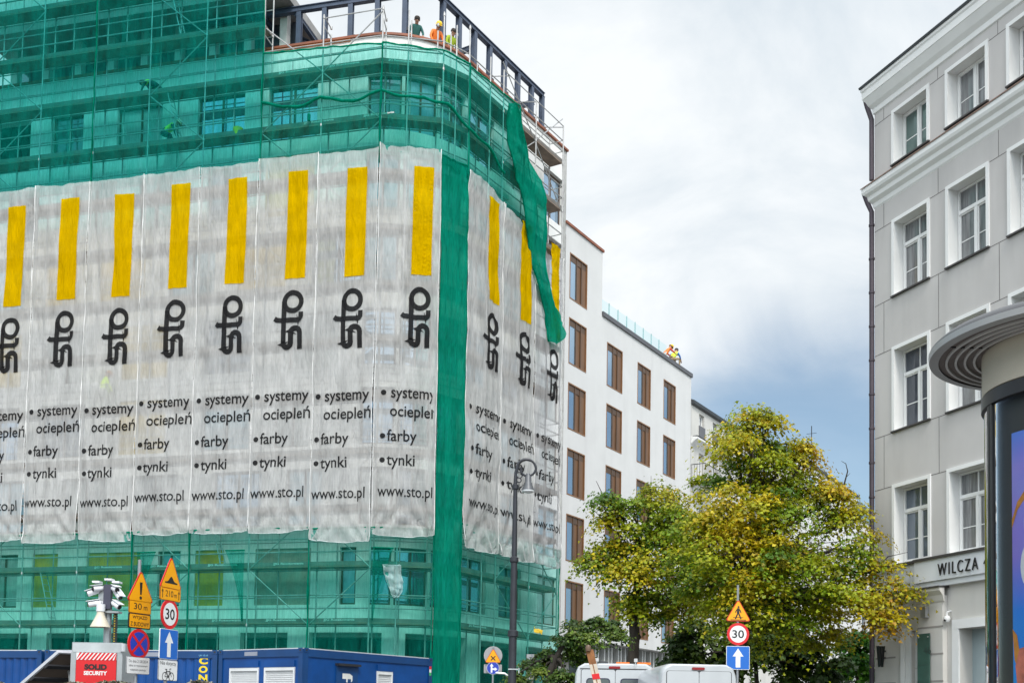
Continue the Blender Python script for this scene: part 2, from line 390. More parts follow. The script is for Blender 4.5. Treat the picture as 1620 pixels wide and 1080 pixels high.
for k in range(7):
    s = SLEFT + 0.3; edge = SLEFT
    if k == 0:
        for ta, tb_, ty in LOWWIN:
            a, b = s_of_t(ta), s_of_t(tb_); ring(mb, edge, a, WB[0], WT[0]); wins.append((ty, a, b)); edge = b
        s = 0
    while s < -1.9:
        w = 2.1 if rr.random() < 0.75 else 1.5
        ring(mb, edge, s, WT[k] - 2.2, WT[k]); wins.append((k, s, s + w)); edge = s + w; s += w + (1.05 if rr.random() < 0.6 else 1.6)
    ring(mb, edge, 0.15, WB[k], WT[k])
    for i in range(3):
        a = 0.15 + i * (ARC - 0.2) / 3; b = a + (ARC - 0.2) / 3
        wins.append((k, a, b - 0.12)); ring(mb, b - 0.12, b, WB[k], WT[k])
    s = ARC; edge = ARC - 0.05
    for c in (1.1, 3.9, 7.1):
        c = ARC + c; ring(mb, edge, c - 0.9, WB[k], WT[k]); wins.append((k, c - 0.9, c + 0.9)); edge = c + 0.9
    ring(mb, edge, SEND, WB[k], WT[k])
# projecting cornice bands round the corner
for z in (WT[6] + 0.12, WT[5] + 0.12): ring(mb, -4.0, ARC + 3.0, z, z + 0.16, 0.16, 0.15)
# ground storey piers
for s in [SLEFT + 2.9 * i for i in range(7)] + [1.2, ARC + 0.6, ARC + 4.4, ARC + 8.3]: ring(mb, s, s + 0.9, 0, 4.9)
# end wall towards the lower house
p0, n0 = wall_at(SEND); mb.pbox(p0, dS * -0.35, nS * -12, Z3 * PAR)
mb.build('wall', PLASTER if False else mat('new_white_render', (0.78, 0.78, 0.76), 0.85, var=0.06, scale=0.8, stain=0.12), RB, weld=0.001)
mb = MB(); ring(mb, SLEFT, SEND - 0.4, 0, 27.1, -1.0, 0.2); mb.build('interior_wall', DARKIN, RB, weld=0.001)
mb = MB()
fl = [wall_at(s, -0.4)[0] for s in span(SLEFT, SEND - 0.4)]
for z in [4.75] + [w - 0.25 for w in WB[1:]] + [27.1]:
    ring(mb, SLEFT, SEND - 0.4, z, z + 0.2, -0.36, 0.62)
mb.build('floor_slab', mat('concrete', (0.30, 0.29, 0.28), 0.9, var=0.2), RB)
mb = MB(); back = [p - V((0, 9, 0)) * -1 for p in (fl[0], fl[-1])]
mb.poly([p + Z3 * 27.15 for p in fl] + [fl[-1] - nS * 10 + Z3 * 27.15, fl[0] - nL * 10 + Z3 * 27.15]); mb.build('roof', mat('roof_deck', (0.25, 0.25, 0.26), 0.9), RB)
mb = MB()
mb.sweep([(0.10, PAR), (0.10, PAR + 0.09), (-0.45, PAR + 0.12), (-0.45, PAR)], [wall_at(s) for s in span(SLEFT, SEND)])
mb.build('parapet_coping', COPPER, RB)
mb = MB(); mb.sweep([(0.06, PAR - 0.09), (0.06, PAR - 0.002), (0.0, PAR - 0.002), (0.0, PAR - 0.09)], [wall_at(s) for s in span(s_of_t(0.4), s_of_t(-3.2))])
mb.build('coping_edge', mat('orange_primer', (0.55, 0.17, 0.03), 0.6, var=0.2), RB)
# windows: frame, pane; some openings are boarded with yellow insulation
YEL = mat('yellow_insulation_board', (0.52, 0.36, 0.03), 0.9, var=0.25, scale=1.6, stretch=(1, 1, 0.6))
FILM = mat('window_film_blue', (0.22, 0.40, 0.50), 0.35, 0.1, var=0.3, scale=1.2); FILM2 = mat('window_film_grey', (0.42, 0.45, 0.44), 0.4, 0.0, var=0.3, scale=1.0)
PINKY = mat('bare_blockwork', (0.33, 0.29, 0.24), 0.9, var=0.25, scale=2)
FRAMEB = mat('bronze_window_frame', (0.10, 0.055, 0.03), 0.45, 0.2, var=0.15)
for k, s0, s1 in wins:
    board = k == -1; k = max(k, 0)
    z0, z1 = WB[k], WT[k]
    board = board or (k > 0 and s1 < 0 and k in (3, 4) and rr.random() < 0.62) or (k > 0 and s1 < 0 and k < 6 and rr.random() < 0.08)
    if board:
        mb = MB(); ring(mb, s0, s1, z0, z1, -0.06, 0.1); mb.build('insulation_panel', YEL if rr.random() < 0.85 else PINKY, RB, weld=0.001); continue
    if s1 < 0 and rr.random() < 0.12: continue                     # still an open hole
    fr = MB()
    for a, b, c, d in ((s0, s1, z0, z0 + 0.08), (s0, s1, z1 - 0.08, z1), (s0, s0 + 0.07, z0 + 0.08, z1 - 0.08), (s1 - 0.07, s1, z0 + 0.08, z1 - 0.08), ((s0 + s1) / 2 - 0.04, (s0 + s1) / 2 + 0.04, z0 + 0.08, z1 - 0.08)):
        ring(fr, a, b, c, d, -0.16, 0.09)
    f = fr.build('window', FRAMEB, RB)
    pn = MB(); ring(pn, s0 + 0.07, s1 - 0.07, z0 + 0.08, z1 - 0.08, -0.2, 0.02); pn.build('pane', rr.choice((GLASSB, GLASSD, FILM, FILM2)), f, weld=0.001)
# set-back storey over the left part
pt = lambda t, o: WL0 + dL * t + nL * o
mb = MB()
mb.pbox(pt(0.2, -2.2) + Z3 * 27.15, dL * 14, nL * -0.3, Z3 * 1.0)
mb.build('attic_wall', mat('attic_render', (0.5, 0.5, 0.48), 0.85, var=0.1), RB)
mb = MB(); mb.pbox(pt(0.2, -2.25) + Z3 * 28.15, dL * 14, nL * -0.05, Z3 * 2.6); mb.build('attic_glazing', GLASSD, RB)
for i in range(9):
    mb = MB(); mb.pbox(pt(0.3 + 1.62 * i, -1.5) + Z3 * 27.2, dL * 0.32, nL * -0.32, Z3 * 3.6); mb.build('attic_column', mat('attic_render', (0.5, 0.5, 0.48)), RB)
mb = MB(); mb.pbox(pt(-0.1, -0.3) + Z3 * 30.8, dL * 14.3, nL * -9, Z3 * 0.35); mb.build('attic_slab', mat('concrete', (0.3, 0.29, 0.28)), RB)
mb = MB(); mb.pbox(pt(0.0, -0.5) + Z3 * 31.15, dL * 14.2, nL * -0.3, Z3 * 3.2); mb.build('attic_parapet', mat('new_white_render', (0.7, 0.7, 0.68)), RB)
# steel frame on the roof
TZ = 30.6
def steel(name, pts, w=0.22, h=0.22):
    mb = MB()
    for p, q_ in zip(pts[:-1], pts[1:]):
        d = (q_ - p).normalized(); sd = d.cross(Z3)
        sd = sd.normalized() if sd.length > 0.1 else d.cross(nL).normalized()
        up = sd.cross(d)
        # H-section: two flanges and a web
        mb.pbox(p - sd * w / 2 + up * (h / 2 - 0.03), d * (q_ - p).length, sd * w, up * 0.03)
        mb.pbox(p - sd * w / 2 - up * h / 2, d * (q_ - p).length, sd * w, up * 0.03)
        mb.pbox(p - sd * 0.06 - up * (h / 2 - 0.03), d * (q_ - p).length, sd * 0.12, up * (h - 0.06))
    return mb.build(name, IRON, RB)
SR = lambda t: D_ - nS * 1.75 + dS * t
SL = lambda t: P416 - nL * 2.3 + dL * t
R_T = [0.6, 1.75, 2.9, 4.1, 5.3, 6.45, 7.65, 8.62]; L_T = [-0.35, -1.48, -2.62, -3.78, -4.95]
cpt = SL(-6.1) * 0.5 + SR(-0.35) * 0.5
steel('steel_top_beam', [SR(R_T[0] - 1.1) + Z3 * TZ, SR(R_T[-1] + 0.12) + Z3 * TZ])
steel('steel_top_beam', [SL(5.0) + Z3 * TZ, SL(-6.3) + Z3 * TZ])
steel('steel_top_beam', [SL(-6.3) + Z3 * TZ, SR(R_T[0] - 1.1) + Z3 * TZ])
BRK = []
for i, p in enumerate([SL(t) for t in L_T] + [SR(t) for t in R_T]):
    n_ = nL if i < 5 else nS; d = dL * -1 if i < 5 else dS
    mb = MB(); w = 0.2
    for k in (-1, 1): mb.pbox(p - d * w / 2 + n_ * (k * 0.085 - 0.015) + Z3 * 27.15, d * w, n_ * 0.03, Z3 * (TZ - 0.13 - 27.15))
    mb.pbox(p - d * 0.06 - n_ * 0.07 + Z3 * 27.15, d * 0.12, n_ * 0.14, Z3 * (TZ - 0.13 - 27.15))
    c = mb.build('steel_column', IRON, RB)
    for zz in (28.75, 29.02):
        mb = MB(); mb.pbox(p + d * w / 2 + Z3 * zz, d * 0.14, n_ * 0.1, Z3 * 0.13); mb.build('bracket', DARKM, c)
# raking member with a timber soffit, and its tie beams, seen past the left end of the frame
r0, r1 = SL(2.2) - nL * 2.0 + Z3 * 31.6, SL(-2.6) - nL * 0.9 + Z3 * 28.3
steel('raking_beam', [r0, r1], 0.2, 0.34)
mb = MB(); mb.pbox(r0 - nL * 0.4 - Z3 * 0.4, r1 - r0, nL * -2.4, Z3 * 0.08); mb.build('timber_soffit', PLANK, RB)
for t in (-0.2, 1.2): steel('tie_beam', [SL(t) + Z3 * 30.45, SL(t) - nL * 3 + Z3 * 30.4], 0.16, 0.16)
for t in (3.0, 7.9): steel('tie_beam', [SR(t) + Z3 * 29.9, SR(t) - nS * 2.2 + Z3 * 29.9], 0.18, 0.2)
for t in (6.6, 7.5):
    mb = MB(); p = SR(t) - nS * 1.9; mb.pbox(p - dS * 0.08 + Z3 * 27.15, dS * 0.16, nS * 0.16, Z3 * 2.8); mb.build('steel_post', IRON, RB)

# ================================================================ scaffolding
LV = [5.2 + 2.13 * k for k in range(14)]          # deck heights
SC = thing('scaffolding', 'steel tube scaffolding with plank decks wrapped round the corner of the white building', 'scaffolding', D_)
LT = [14.98, 12.49, 9.99, 7.47, 4.98, 2.5, 0.0, -2.5, -4.93]
E_, F_, G_ = D_ + dS * 2.53, D_ + dS * 5.18, D_ + dS * 7.58
OUT = [P416 + dL * t for t in LT] + [B_, D_, E_, F_, G_]
i_A, i_B, i_D = len(LT) - 1, len(LT), len(LT) + 1
NRM = []
for i, p in enumerate(OUT):
    a = (p - OUT[i - 1]).normalized() if i else None; b = (OUT[i + 1] - p).normalized() if i < len(OUT) - 1 else None
    d = ((a or b) + (b or a)).normalized(); n_ = V((d.y, -d.x, 0)); NRM.append(n_ if n_.dot(nL + nS) > 0 else -n_)
IN = [p - n_ * 0.70 for p, n_ in zip(OUT, NRM)]
LIFT = [34.2 if i <= 6 else (28.65 if i <= i_D else 28.15) for i in range(len(OUT))]
TUBE = 0.029
def mid(i, j, f): return OUT[i].lerp(OUT[j], f)
for i, p in enumerate(OUT):
    for q_, dz in ((p, 0), (IN[i], -0.35 if i > 6 else 0)):
        mb = MB(); mb.tube(q_, q_ + Z3 * (LIFT[i] + dz), TUBE, 7)
        for z in LV:
            if z < LIFT[i]: mb.tube(q_ + Z3 * (z - 0.14), q_ + Z3 * (z - 0.04), TUBE * 1.6, 7)
        mb.build('standard', STEELW, SC, smooth=True)
extra = [(OUT[i_A].lerp(OUT[i_B], 0.42), 28.6, NRM[i_A]), (OUT[i_B].lerp(OUT[i_D], 0.5), 28.4, NRM[i_B]), (OUT[i_D].lerp(E_, 0.62), 28.2, nS)]
for p, z, n_ in extra:
    for q_ in (p - n_ * 0.03, p - n_ * 0.68):
        mb = MB(); mb.tube(q_, q_ + Z3 * z, TUBE, 7); mb.build('standard', STEELW, SC, smooth=True)
for i in range(0, i_A):
    q_ = IN[i].lerp(IN[i + 1], 0.36); mb = MB(); mb.tube(q_, q_ + Z3 * (33.5 if i < 6 else 27.5), 0.026, 7); mb.build('standard', STEELW, SC, smooth=True)
def run(i0, i1, off, dz): return [(OUT[i] - NRM[i] * off + Z3 * dz) for i in range(i0, i1 + 1)]
for k, z in enumerate(LV):
    i1 = len(OUT) - 1 if z < 27 else 6
    if z > 33.5: continue
    path = [(OUT[i], NRM[i]) for i in range(0, i1 + 1)]
    mb = MB(); mb.sweep([(-0.05, z - 0.06), (-0.05, z), (-0.66, z), (-0.66, z - 0.06)], path); mb.build('deck', PLANK, SC)
    mb = MB(); mb.sweep([(-0.045, z + 0.004), (-0.045, z + 0.15), (-0.075, z + 0.15), (-0.075, z + 0.004)], path); mb.build('toe_board', TOE, SC)
    for dz in (0.52, 1.02):
        mb = MB(); mb.path(run(0, i1, 0.045, z + dz), 0.026, 6); mb.build('guard_rail', STEELW, SC, smooth=True)
    mb = MB()
    mb.path([p + Z3 * (z - 0.09) for p in IN[:i1 + 1]], 0.026, 6); mb.build('ledger', STEELW, SC, smooth=True)
    mb = MB()
    mb.path([p + Z3 * (z + 1.0) for p in IN[:i1 + 1]], 0.024, 6); mb.build('inner_rail', STEELW, SC, smooth=True)
for z in LV:                                                   # end frame at the street end
    if z > 27: continue
    mb = MB(); 
    for dz in (0.5, 1.0): mb.tube(OUT[-1] + Z3 * (z + dz), IN[-1] + Z3 * (z + dz), 0.02, 6)
    mb.tube(IN[-1] + Z3 * (z + 0.5), IN[-1] + Z3 * (z + 1.0) , 0.026, 6)
    mb.build('end_guard', STEELW, SC)
for i, par in ((1, 0), (4, 1), (6, 0), (7, 1), (i_D + 1, 0), (i_D + 2, 1)):
    for k in range(0, 13):
        z = LV[k]
        if z > 27 and i >= 6: continue
        a, b = (i, i + 1) if (k + par) % 2 else (i + 1, i)
        if i > i_D and 8 < z < 24: continue
        mb = MB(); mb.tube(OUT[a] - NRM[a] * 0.05 + Z3 * (z - 0.1), OUT[b] - NRM[b] * 0.05 + Z3 * (z + 2.0), 0.024, 6); mb.build('brace', STEELW, SC, smooth=True)
for i, k in ((4, 9), (4, 11), (5, 1), (2, 0), (7, 6), (9 - 2, 2)):
    z = LV[k]; a = OUT[i].lerp(OUT[i + 1], 0.3) - NRM[i] * 0.3; b = OUT[i].lerp(OUT[i + 1], 0.52) - NRM[i] * 0.3
    mb = MB(); w = NRM[i] * 0.2
    for s_ in (-1, 1): mb.tube(a + w * s_ + Z3 * (z + 2.13), b + w * s_ + Z3 * z, 0.022, 6)
    for j in range(1, 8):
        p = (a + Z3 * (z + 2.13)).lerp(b + Z3 * z, j / 8); mb.tube(p - w, p + w, 0.014, 5)
    mb.build('ladder', STEEL, SC)
for i0, i1 in ((2, 3), (3, 4), (4, 5)):
    mb = MB(); a, b = OUT[i0] - NRM[i0] * 0.1, OUT[i1] - NRM[i1] * 0.1
    for z in (4.05, 3.6): mb.tube(a + Z3 * z, b + Z3 * z, 0.024, 6)
    for j in range(6):
        p, q_ = a.lerp(b, j / 6), a.lerp(b, (j + 1) / 6); mb.tube(p + Z3 * (4.05 if j % 2 == 0 else 3.6), q_ + Z3 * (3.6 if j % 2 == 0 else 4.05), 0.018, 5)
    mb.build('lattice_girder', STEEL, SC)
# guard frames standing above the parapet
for i in (6, 7, i_A):
    p = OUT[i]
    for za_, zb_ in ((28.6, 28.5), (28.2, 28.15)):
        mb = MB(); mb.tube(p + Z3 * za_, IN[i] + Z3 * zb_, 0.022, 6); mb.build('top_guard', STEELW, SC)
mb = MB(); mb.path([OUT[7] + Z3 * 28.5, OUT[i_A] + Z3 * 28.55], 0.024, 6); mb.build('guard_rail', STEELW, SC)
mb = MB(); mb.tube(E_ + Z3 * 28.15, G_ + Z3 * 28.15, 0.022, 6); mb.build('guard_rail', STEELW, SC)
for p in (E_ + dS * 0.4, F_, G_):
    mb = MB(); mb.tube(p + Z3 * 28.1, p - nS * 1.3 + Z3 * 28.45, 0.022, 6); mb.build('top_guard', STEELW, SC)
# scaffolder's name stencilled on toe boards
LET = mat('stencil_white', (0.62, 0.62, 0.60), 0.7, var=0.1)
tmj = text_mesh('JJG Rusztowania', 0.2, 0.004)
for i, f, k in ((7, 0.25, 0), (6, 0.3, 0), (5, 0.4, 0), (4, 0.3, 1), (6, 0.4, 1), (5, 0.3, 1), (7, 0.1, 10), (7, 0.7, 9), (6, 0.25, 10), (6, 0.7, 9), (10, 0.3, 0), (8, 0.1, 10), (3, 0.3, 1)):
    a, b = OUT[i], OUT[min(i + 1, len(OUT) - 1)]; d = (b - a).normalized(); n_ = V((d.y, -d.x, 0)); n_ = n_ if n_.dot(NRM[i]) > 0 else -n_
    p = a.lerp(b, f) - n_ * 0.038 + Z3 * (LV[k] + 0.035)
    sz = fit(tmj, w=1.25 if i != 8 else 0.9, h=0.10)
    mb = MB(); flat(mb, sz, lambda x, y: p + d * x + Z3 * y); mb.build('lettering', LET, SC)
# ================================================================ green debris nets
def fbm(x, y, s, o=3):
    r, a, f = 0.0, 1.0, 1.0
    for _ in range(o): r += a * noise.noise((x * f, y * f, s * 3.17)); a *= 0.5; f *= 2.1
    return r
def plan(pts):
    """Function (metres along the plan polyline) -> (point, outward normal), and its length."""
    pts = [V(p) for p in pts]; ls = [(b - a).length for a, b in zip(pts[:-1], pts[1:])]
    ns = []
    for a, b in zip(pts[:-1], pts[1:]):
        d = (b - a).normalized(); n_ = V((d.y, -d.x, 0)); ns.append(n_ if n_.dot(nL + nS) > 0 else -n_)
    def f(x):
        for i, l_ in enumerate(ls):
            if x <= l_ or i == len(ls) - 1: break
            x -= l_
        k = x / ls[i]; n_ = ns[i]
        if k < 0.15 and i: n_ = (ns[i - 1] * (0.15 - k) + ns[i] * (0.15 + k)).normalized()
        if k > 0.85 and i < len(ls) - 1: n_ = (ns[i + 1] * (k - 0.85) + ns[i] * (1.15 - k)).normalized()
        return pts[i] + (pts[i + 1] - pts[i]) * k, n_
    return f, sum(ls)
def sheet(name, pts, ztop, zbot, off, seed, amp=0.07, fold=0.032, m_=None, nx=None, nz=None, fine=0.14, edge=None):
    f, W = plan(pts); zt = ztop if callable(ztop) else (lambda u: ztop); zb = zbot if callable(zbot) else (lambda u: zbot)
    nx = nx or max(10, int(W / fine)); H_ = zt(0.5) - zb(0.5); nz = nz or max(10, int(H_ / 0.22)); mb = MB(); vs = []
    for j in range(nz + 1):
        v = j / nz
        for i in range(nx + 1):
            u = i / nx; w = edge(u, v) * W if edge else u * W
            p, n_ = f(w); z = zt(u) + (zb(u) - zt(u)) * v
            d = off + amp * fbm(w * 0.55, z * 0.30, seed) + fold * math.sin(w * 9 + 2.5 * fbm(w * 0.7, z * 0.15, seed + 5)) * (0.4 + fbm(w * .4, z * .2, seed + 9))
            d += amp * 0.9 * abs(math.sin(PI * (z - 5.2) / 2.13)) * 0.6
            vs.append(p + n_ * max(0.035, d) + Z3 * z + (V((n_.y, -n_.x, 0)) * -0.03 * fbm(w, z * .4, seed + 2)))
    fs = [[j * (nx + 1) + i, j * (nx + 1) + i + 1, (j + 1) * (nx + 1) + i + 1, (j + 1) * (nx + 1) + i] for j in range(nz) for i in range(nx)]
    mb.add(vs, fs); return mb, vs, nx, nz
def net(label, pts, zt, zb, off, seed, rope_top=True, m_=None, **k):
    t = thing('debris_net', label, 'net', V(pts[0]), 'green debris nets on the scaffolding')
    mb, vs, nx, nz = sheet('net', pts, zt, zb, off, seed, **k)
    mb.build('netting', m_ or GREEN, t, smooth='all')
    if rope_top:
        r = MB(); r.path([vs[i] for i in range(nx + 1)], [0.03 + 0.02 * abs(fbm(i * 0.7, 0, seed)) for i in range(nx + 1)], 5)
        r.build('rolled_hem', GREEND, t, smooth='all')
    # seams tied to the uprights: a gathered double thickness at each side
    for c in (0, nx):
        r = MB(); r.path([vs[j * (nx + 1) + c] + V((0, -0.01, 0)) for j in range(nz + 1)], [0.02 + 0.025 * abs(fbm(j * 0.4, c, seed)) for j in range(nz + 1)], 5)
        r.build('seam', GREEND, t, smooth='all')
    return t
wav = lambda z, a, s: (lambda u: z + a * fbm(u * 4, 0, s) - a * 0.5 * math.sin(PI * u * 3) ** 2)
net('tall green net over the upper storeys at the outer end of the long face', OUT[0:4], 34.5, wav(22.75, 0.15, 1), 0.05, 1, m_=GREENT)
net('tall green net over the upper storeys beside the open roof steelwork, two workers behind it', OUT[3:7], 34.5, wav(22.8, 0.2, 2), 0.05, 2, m_=GREENT)
net('short green net between the roof parapet and the two frontal banners before the corner', OUT[6:9], (lambda u: 27.38 - 0.2 * u + 0.06 * fbm(u * 4, 0, 3)), wav(22.75, 0.25, 3), 0.05, 3)
net('curved green net wrapping the rounded corner just under the parapet and roof workers', OUT[8:11], wav(27.12, 0.05, 4), wav(22.7, 0.2, 4), 0.05, 4)
net('green net sloping down the street face below the parapet with a slanting free edge', [D_, D_ + dS * 5.6], lambda u: 26.95 + 0.22 * u, lambda u: 22.45 - 0.35 * u, 0.05, 5, edge=lambda u, v: u * (0.66 + 0.34 * v), nx=36)
net('dark green net in a narrow full height strip at the corner between the banners', [B_, B_.lerp(D_, 0.5), D_], wav(23.0, 0.1, 6), 0.3, 0.06, 6, m_=GREEND)
net('low green net behind the blue containers and security mast on the long face', OUT[0:5], 8.75, 0.3, 0.03, 7, m_=GREENL)
net('low green net with a bunched fold behind the speed sign post', OUT[4:6], 8.75, 0.3, 0.03, 8, m_=GREENL, fold=0.04)
net('low green net showing a yellow insulated panel under the banners', OUT[5:8], 8.75, 0.3, 0.03, 9, m_=GREENL, amp=0.08)
net('low thin green net over dark openings, a pale plastic sheet caught on it', [OUT[7], OUT[8], B_], 8.7, 0.3, 0.04, 10, m_=GREENL)
net('low green net on the street face behind the street lamp', [D_, E_, F_, G_ + dS * 0.12], 9.1, 0.3, 0.04, 11, m_=GREENL, amp=0.07)
# gathered bunches of net tied up under the banners
for i, f0, sgn, lab in ((5, 0.95, -1, 'bunched green net gathered to a point under the banner hem above the yellow panel'), (4, 0.1, 1, 'bunched green net tied to the upright behind the speed hump sign'), (8, 0.05, 1, 'bunched green net drooping under the loose corner banner')):
    t = thing('gathered_net', lab, 'net', OUT[i], 'green debris nets on the scaffolding')
    a, b = OUT[i], OUT[i + 1] if i + 1 < len(OUT) else OUT[i]
    mb = MB(); vs = []; nx, nz = 18, 24
    for j in range(nz + 1):
        v = j / nz; z = 7.95 - 2.7 * v
        for k in range(nx + 1):
            u = k / nx; w = (0.75 * (1 - v) ** 1.5 + 0.06) * (u if sgn > 0 else -u)
            p = a.lerp(b, f0 + w / 2.49); vs.append(p + NRM[i] * (0.10 + 0.05 * math.sin(u * 22 + v * 2)) + Z3 * z)
    mb.add(vs, [[j * (nx + 1) + k, j * (nx + 1) + k + 1, (j + 1) * (nx + 1) + k + 1, (j + 1) * (nx + 1) + k] for j in range(nz) for k in range(nx)])
    mb.build('netting', GREEN, t, smooth='all')
    mb = MB(); mb.tube(vs[0], vs[nx], 0.03, 5); mb.build('rope', GREEND, t)
# the loose net blown round the free edge on the street face, down to a pointed tip
LB = [(796, 165), (801, 215), (808, 262), (815, 300), (822, 345), (830, 395), (842, 440), (856, 500), (861, 541)]
RBD = [(803, 176), (820, 218), (836, 252), (850, 285), (856, 330), (858, 395), (859, 440), (871, 485), (886, 512)]
t = thing('loose_net', 'loose green net hanging in folds off the free scaffold edge to a pointed tip', 'net', F_)
mb = MB(); vs = []; nx, nz = 30, 64
for j in range(nz + 1):
    v = j / nz * (len(LB) - 1); i = min(int(v), len(LB) - 2); f = v - i
    l_ = [online(*LB[i + k], D_, dS) for k in (0, 1)]; r_ = [online(*RBD[i + k], D_, dS) for k in (0, 1)]
    lt, lz = (l_[0][k] + (l_[1][k] - l_[0][k]) * f for k in (0, 1)); rt, rz = (r_[0][k] + (r_[1][k] - r_[0][k]) * f for k in (0, 1))
    for k in range(nx + 1):
        u = k / nx; tt = lt + (rt - lt) * u + 0.10 * fbm(j * 0.16, u * 1.5, 4); z = lz + (rz - lz) * u
        z -= 0.5 * math.sin(PI * u) * (j / nz) ** 6
        d = 0.20 + 0.09 * math.sin(u * 11 + 1.5 * fbm(u, j * 0.05, 2)) * min(1, 0.3 + j / nz) + 0.20 * fbm(u * 2.5, j * 0.07, 8) + 0.25 * math.sin(PI * u)
        vs.append(D_ + dS * tt + nS * d + Z3 * z)
mb.add(vs, [[j * (nx + 1) + k, j * (nx + 1) + k + 1, (j + 1) * (nx + 1) + k + 1, (j + 1) * (nx + 1) + k] for j in range(nz) for k in range(nx)])
mb.build('netting', GREEND, t, smooth='all')
mb = MB(); mb.path([vs[j * (nx + 1)] for j in range(nz + 1)], 0.05, 6); mb.build('seam', GREEND, t, smooth='all')
# a dark rope of rolled net strung along one level
t = thing('net_rope', 'dark green rolled net strung along the scaffold round the corner below the top deck', 'rope', B_)
mb = MB(); pp = OUT[6:11] + [E_]; pts = []
f, W = plan(pp)
for i in range(50):
    x = W * i / 49; p, n_ = f(x); pts.append(p + n_ * 0.10 + Z3 * (25.35 - 0.25 * abs(math.sin(PI * x / 2.49)) + 0.1 * fbm(x, 0, 4) - (0.9 * max(0, x - 6.6) / 3)))
mb.path(pts, [0.05 + 0.035 * abs(fbm(i * 0.4, 1, 1)) for i in range(50)], 6); mb.build('rolled_netting', GREEND, t, smooth='all')
mb = MB(); mb.box((0, 0, 0), (0.01, 0.01, 0.01)); 
hk = MB(); hk.tube(pts[9] , pts[9] - Z3 * 0.45, 0.015, 5); hk.tube(pts[9] - Z3 * 0.45, pts[9] - Z3 * 0.7, 0.07, 6); hk.build('hanging_end', GREEND, t)

# ================================================================ white advertising banners
TX = {w: text_mesh(w, 1.0, b) for w, b in (('systemy', 0.012), ('ociepleń', 0.012), ('farby', 0.012), ('tynki', 0.012), ('www.sto.pl', 0.006))}
def word(w, x0, x1, base, em=0.60):
    vs, fs = TX[w]; xs = [p[0] for p in vs]; k = (x1 - x0) / (max(xs) - min(xs))
    return [((x - min(xs)) * k + x0, y * em + base) for x, y in vs], fs
def arc(cx, cy_, r, a0, a1, n=7): return [(cx + r * math.cos(math.radians(a0 + (a1 - a0) * i / n)), cy_ + r * math.sin(math.radians(a0 + (a1 - a0) * i / n))) for i in range(n + 1)]
def logo_shapes():
    """The maker's three letters, lying on their side, in a 170 x 320 box (y down from the top)."""
    Y = lambda y: 320 - y
    w = 29
    out = [ring2(105, Y(64), 35, 63, 30)]
    s = [(56, Y(60)), (56, Y(285))] + arc(78, Y(285), 22, 180, 360) + [(100, Y(245))] + [(100, Y(232))] + arc(126, Y(232), 26, 180, 0) + [(152, Y(300)), (153, Y(318))]
    out.append(stroke2(s, w))
    out.append(stroke2([(0, Y(150)), (14, Y(160)), (40, Y(163)), (135, Y(163))] + arc(135, Y(143), 20, -90, 0, 5) + [(155, Y(120))], 27))
    return out
LOGO = logo_shapes()
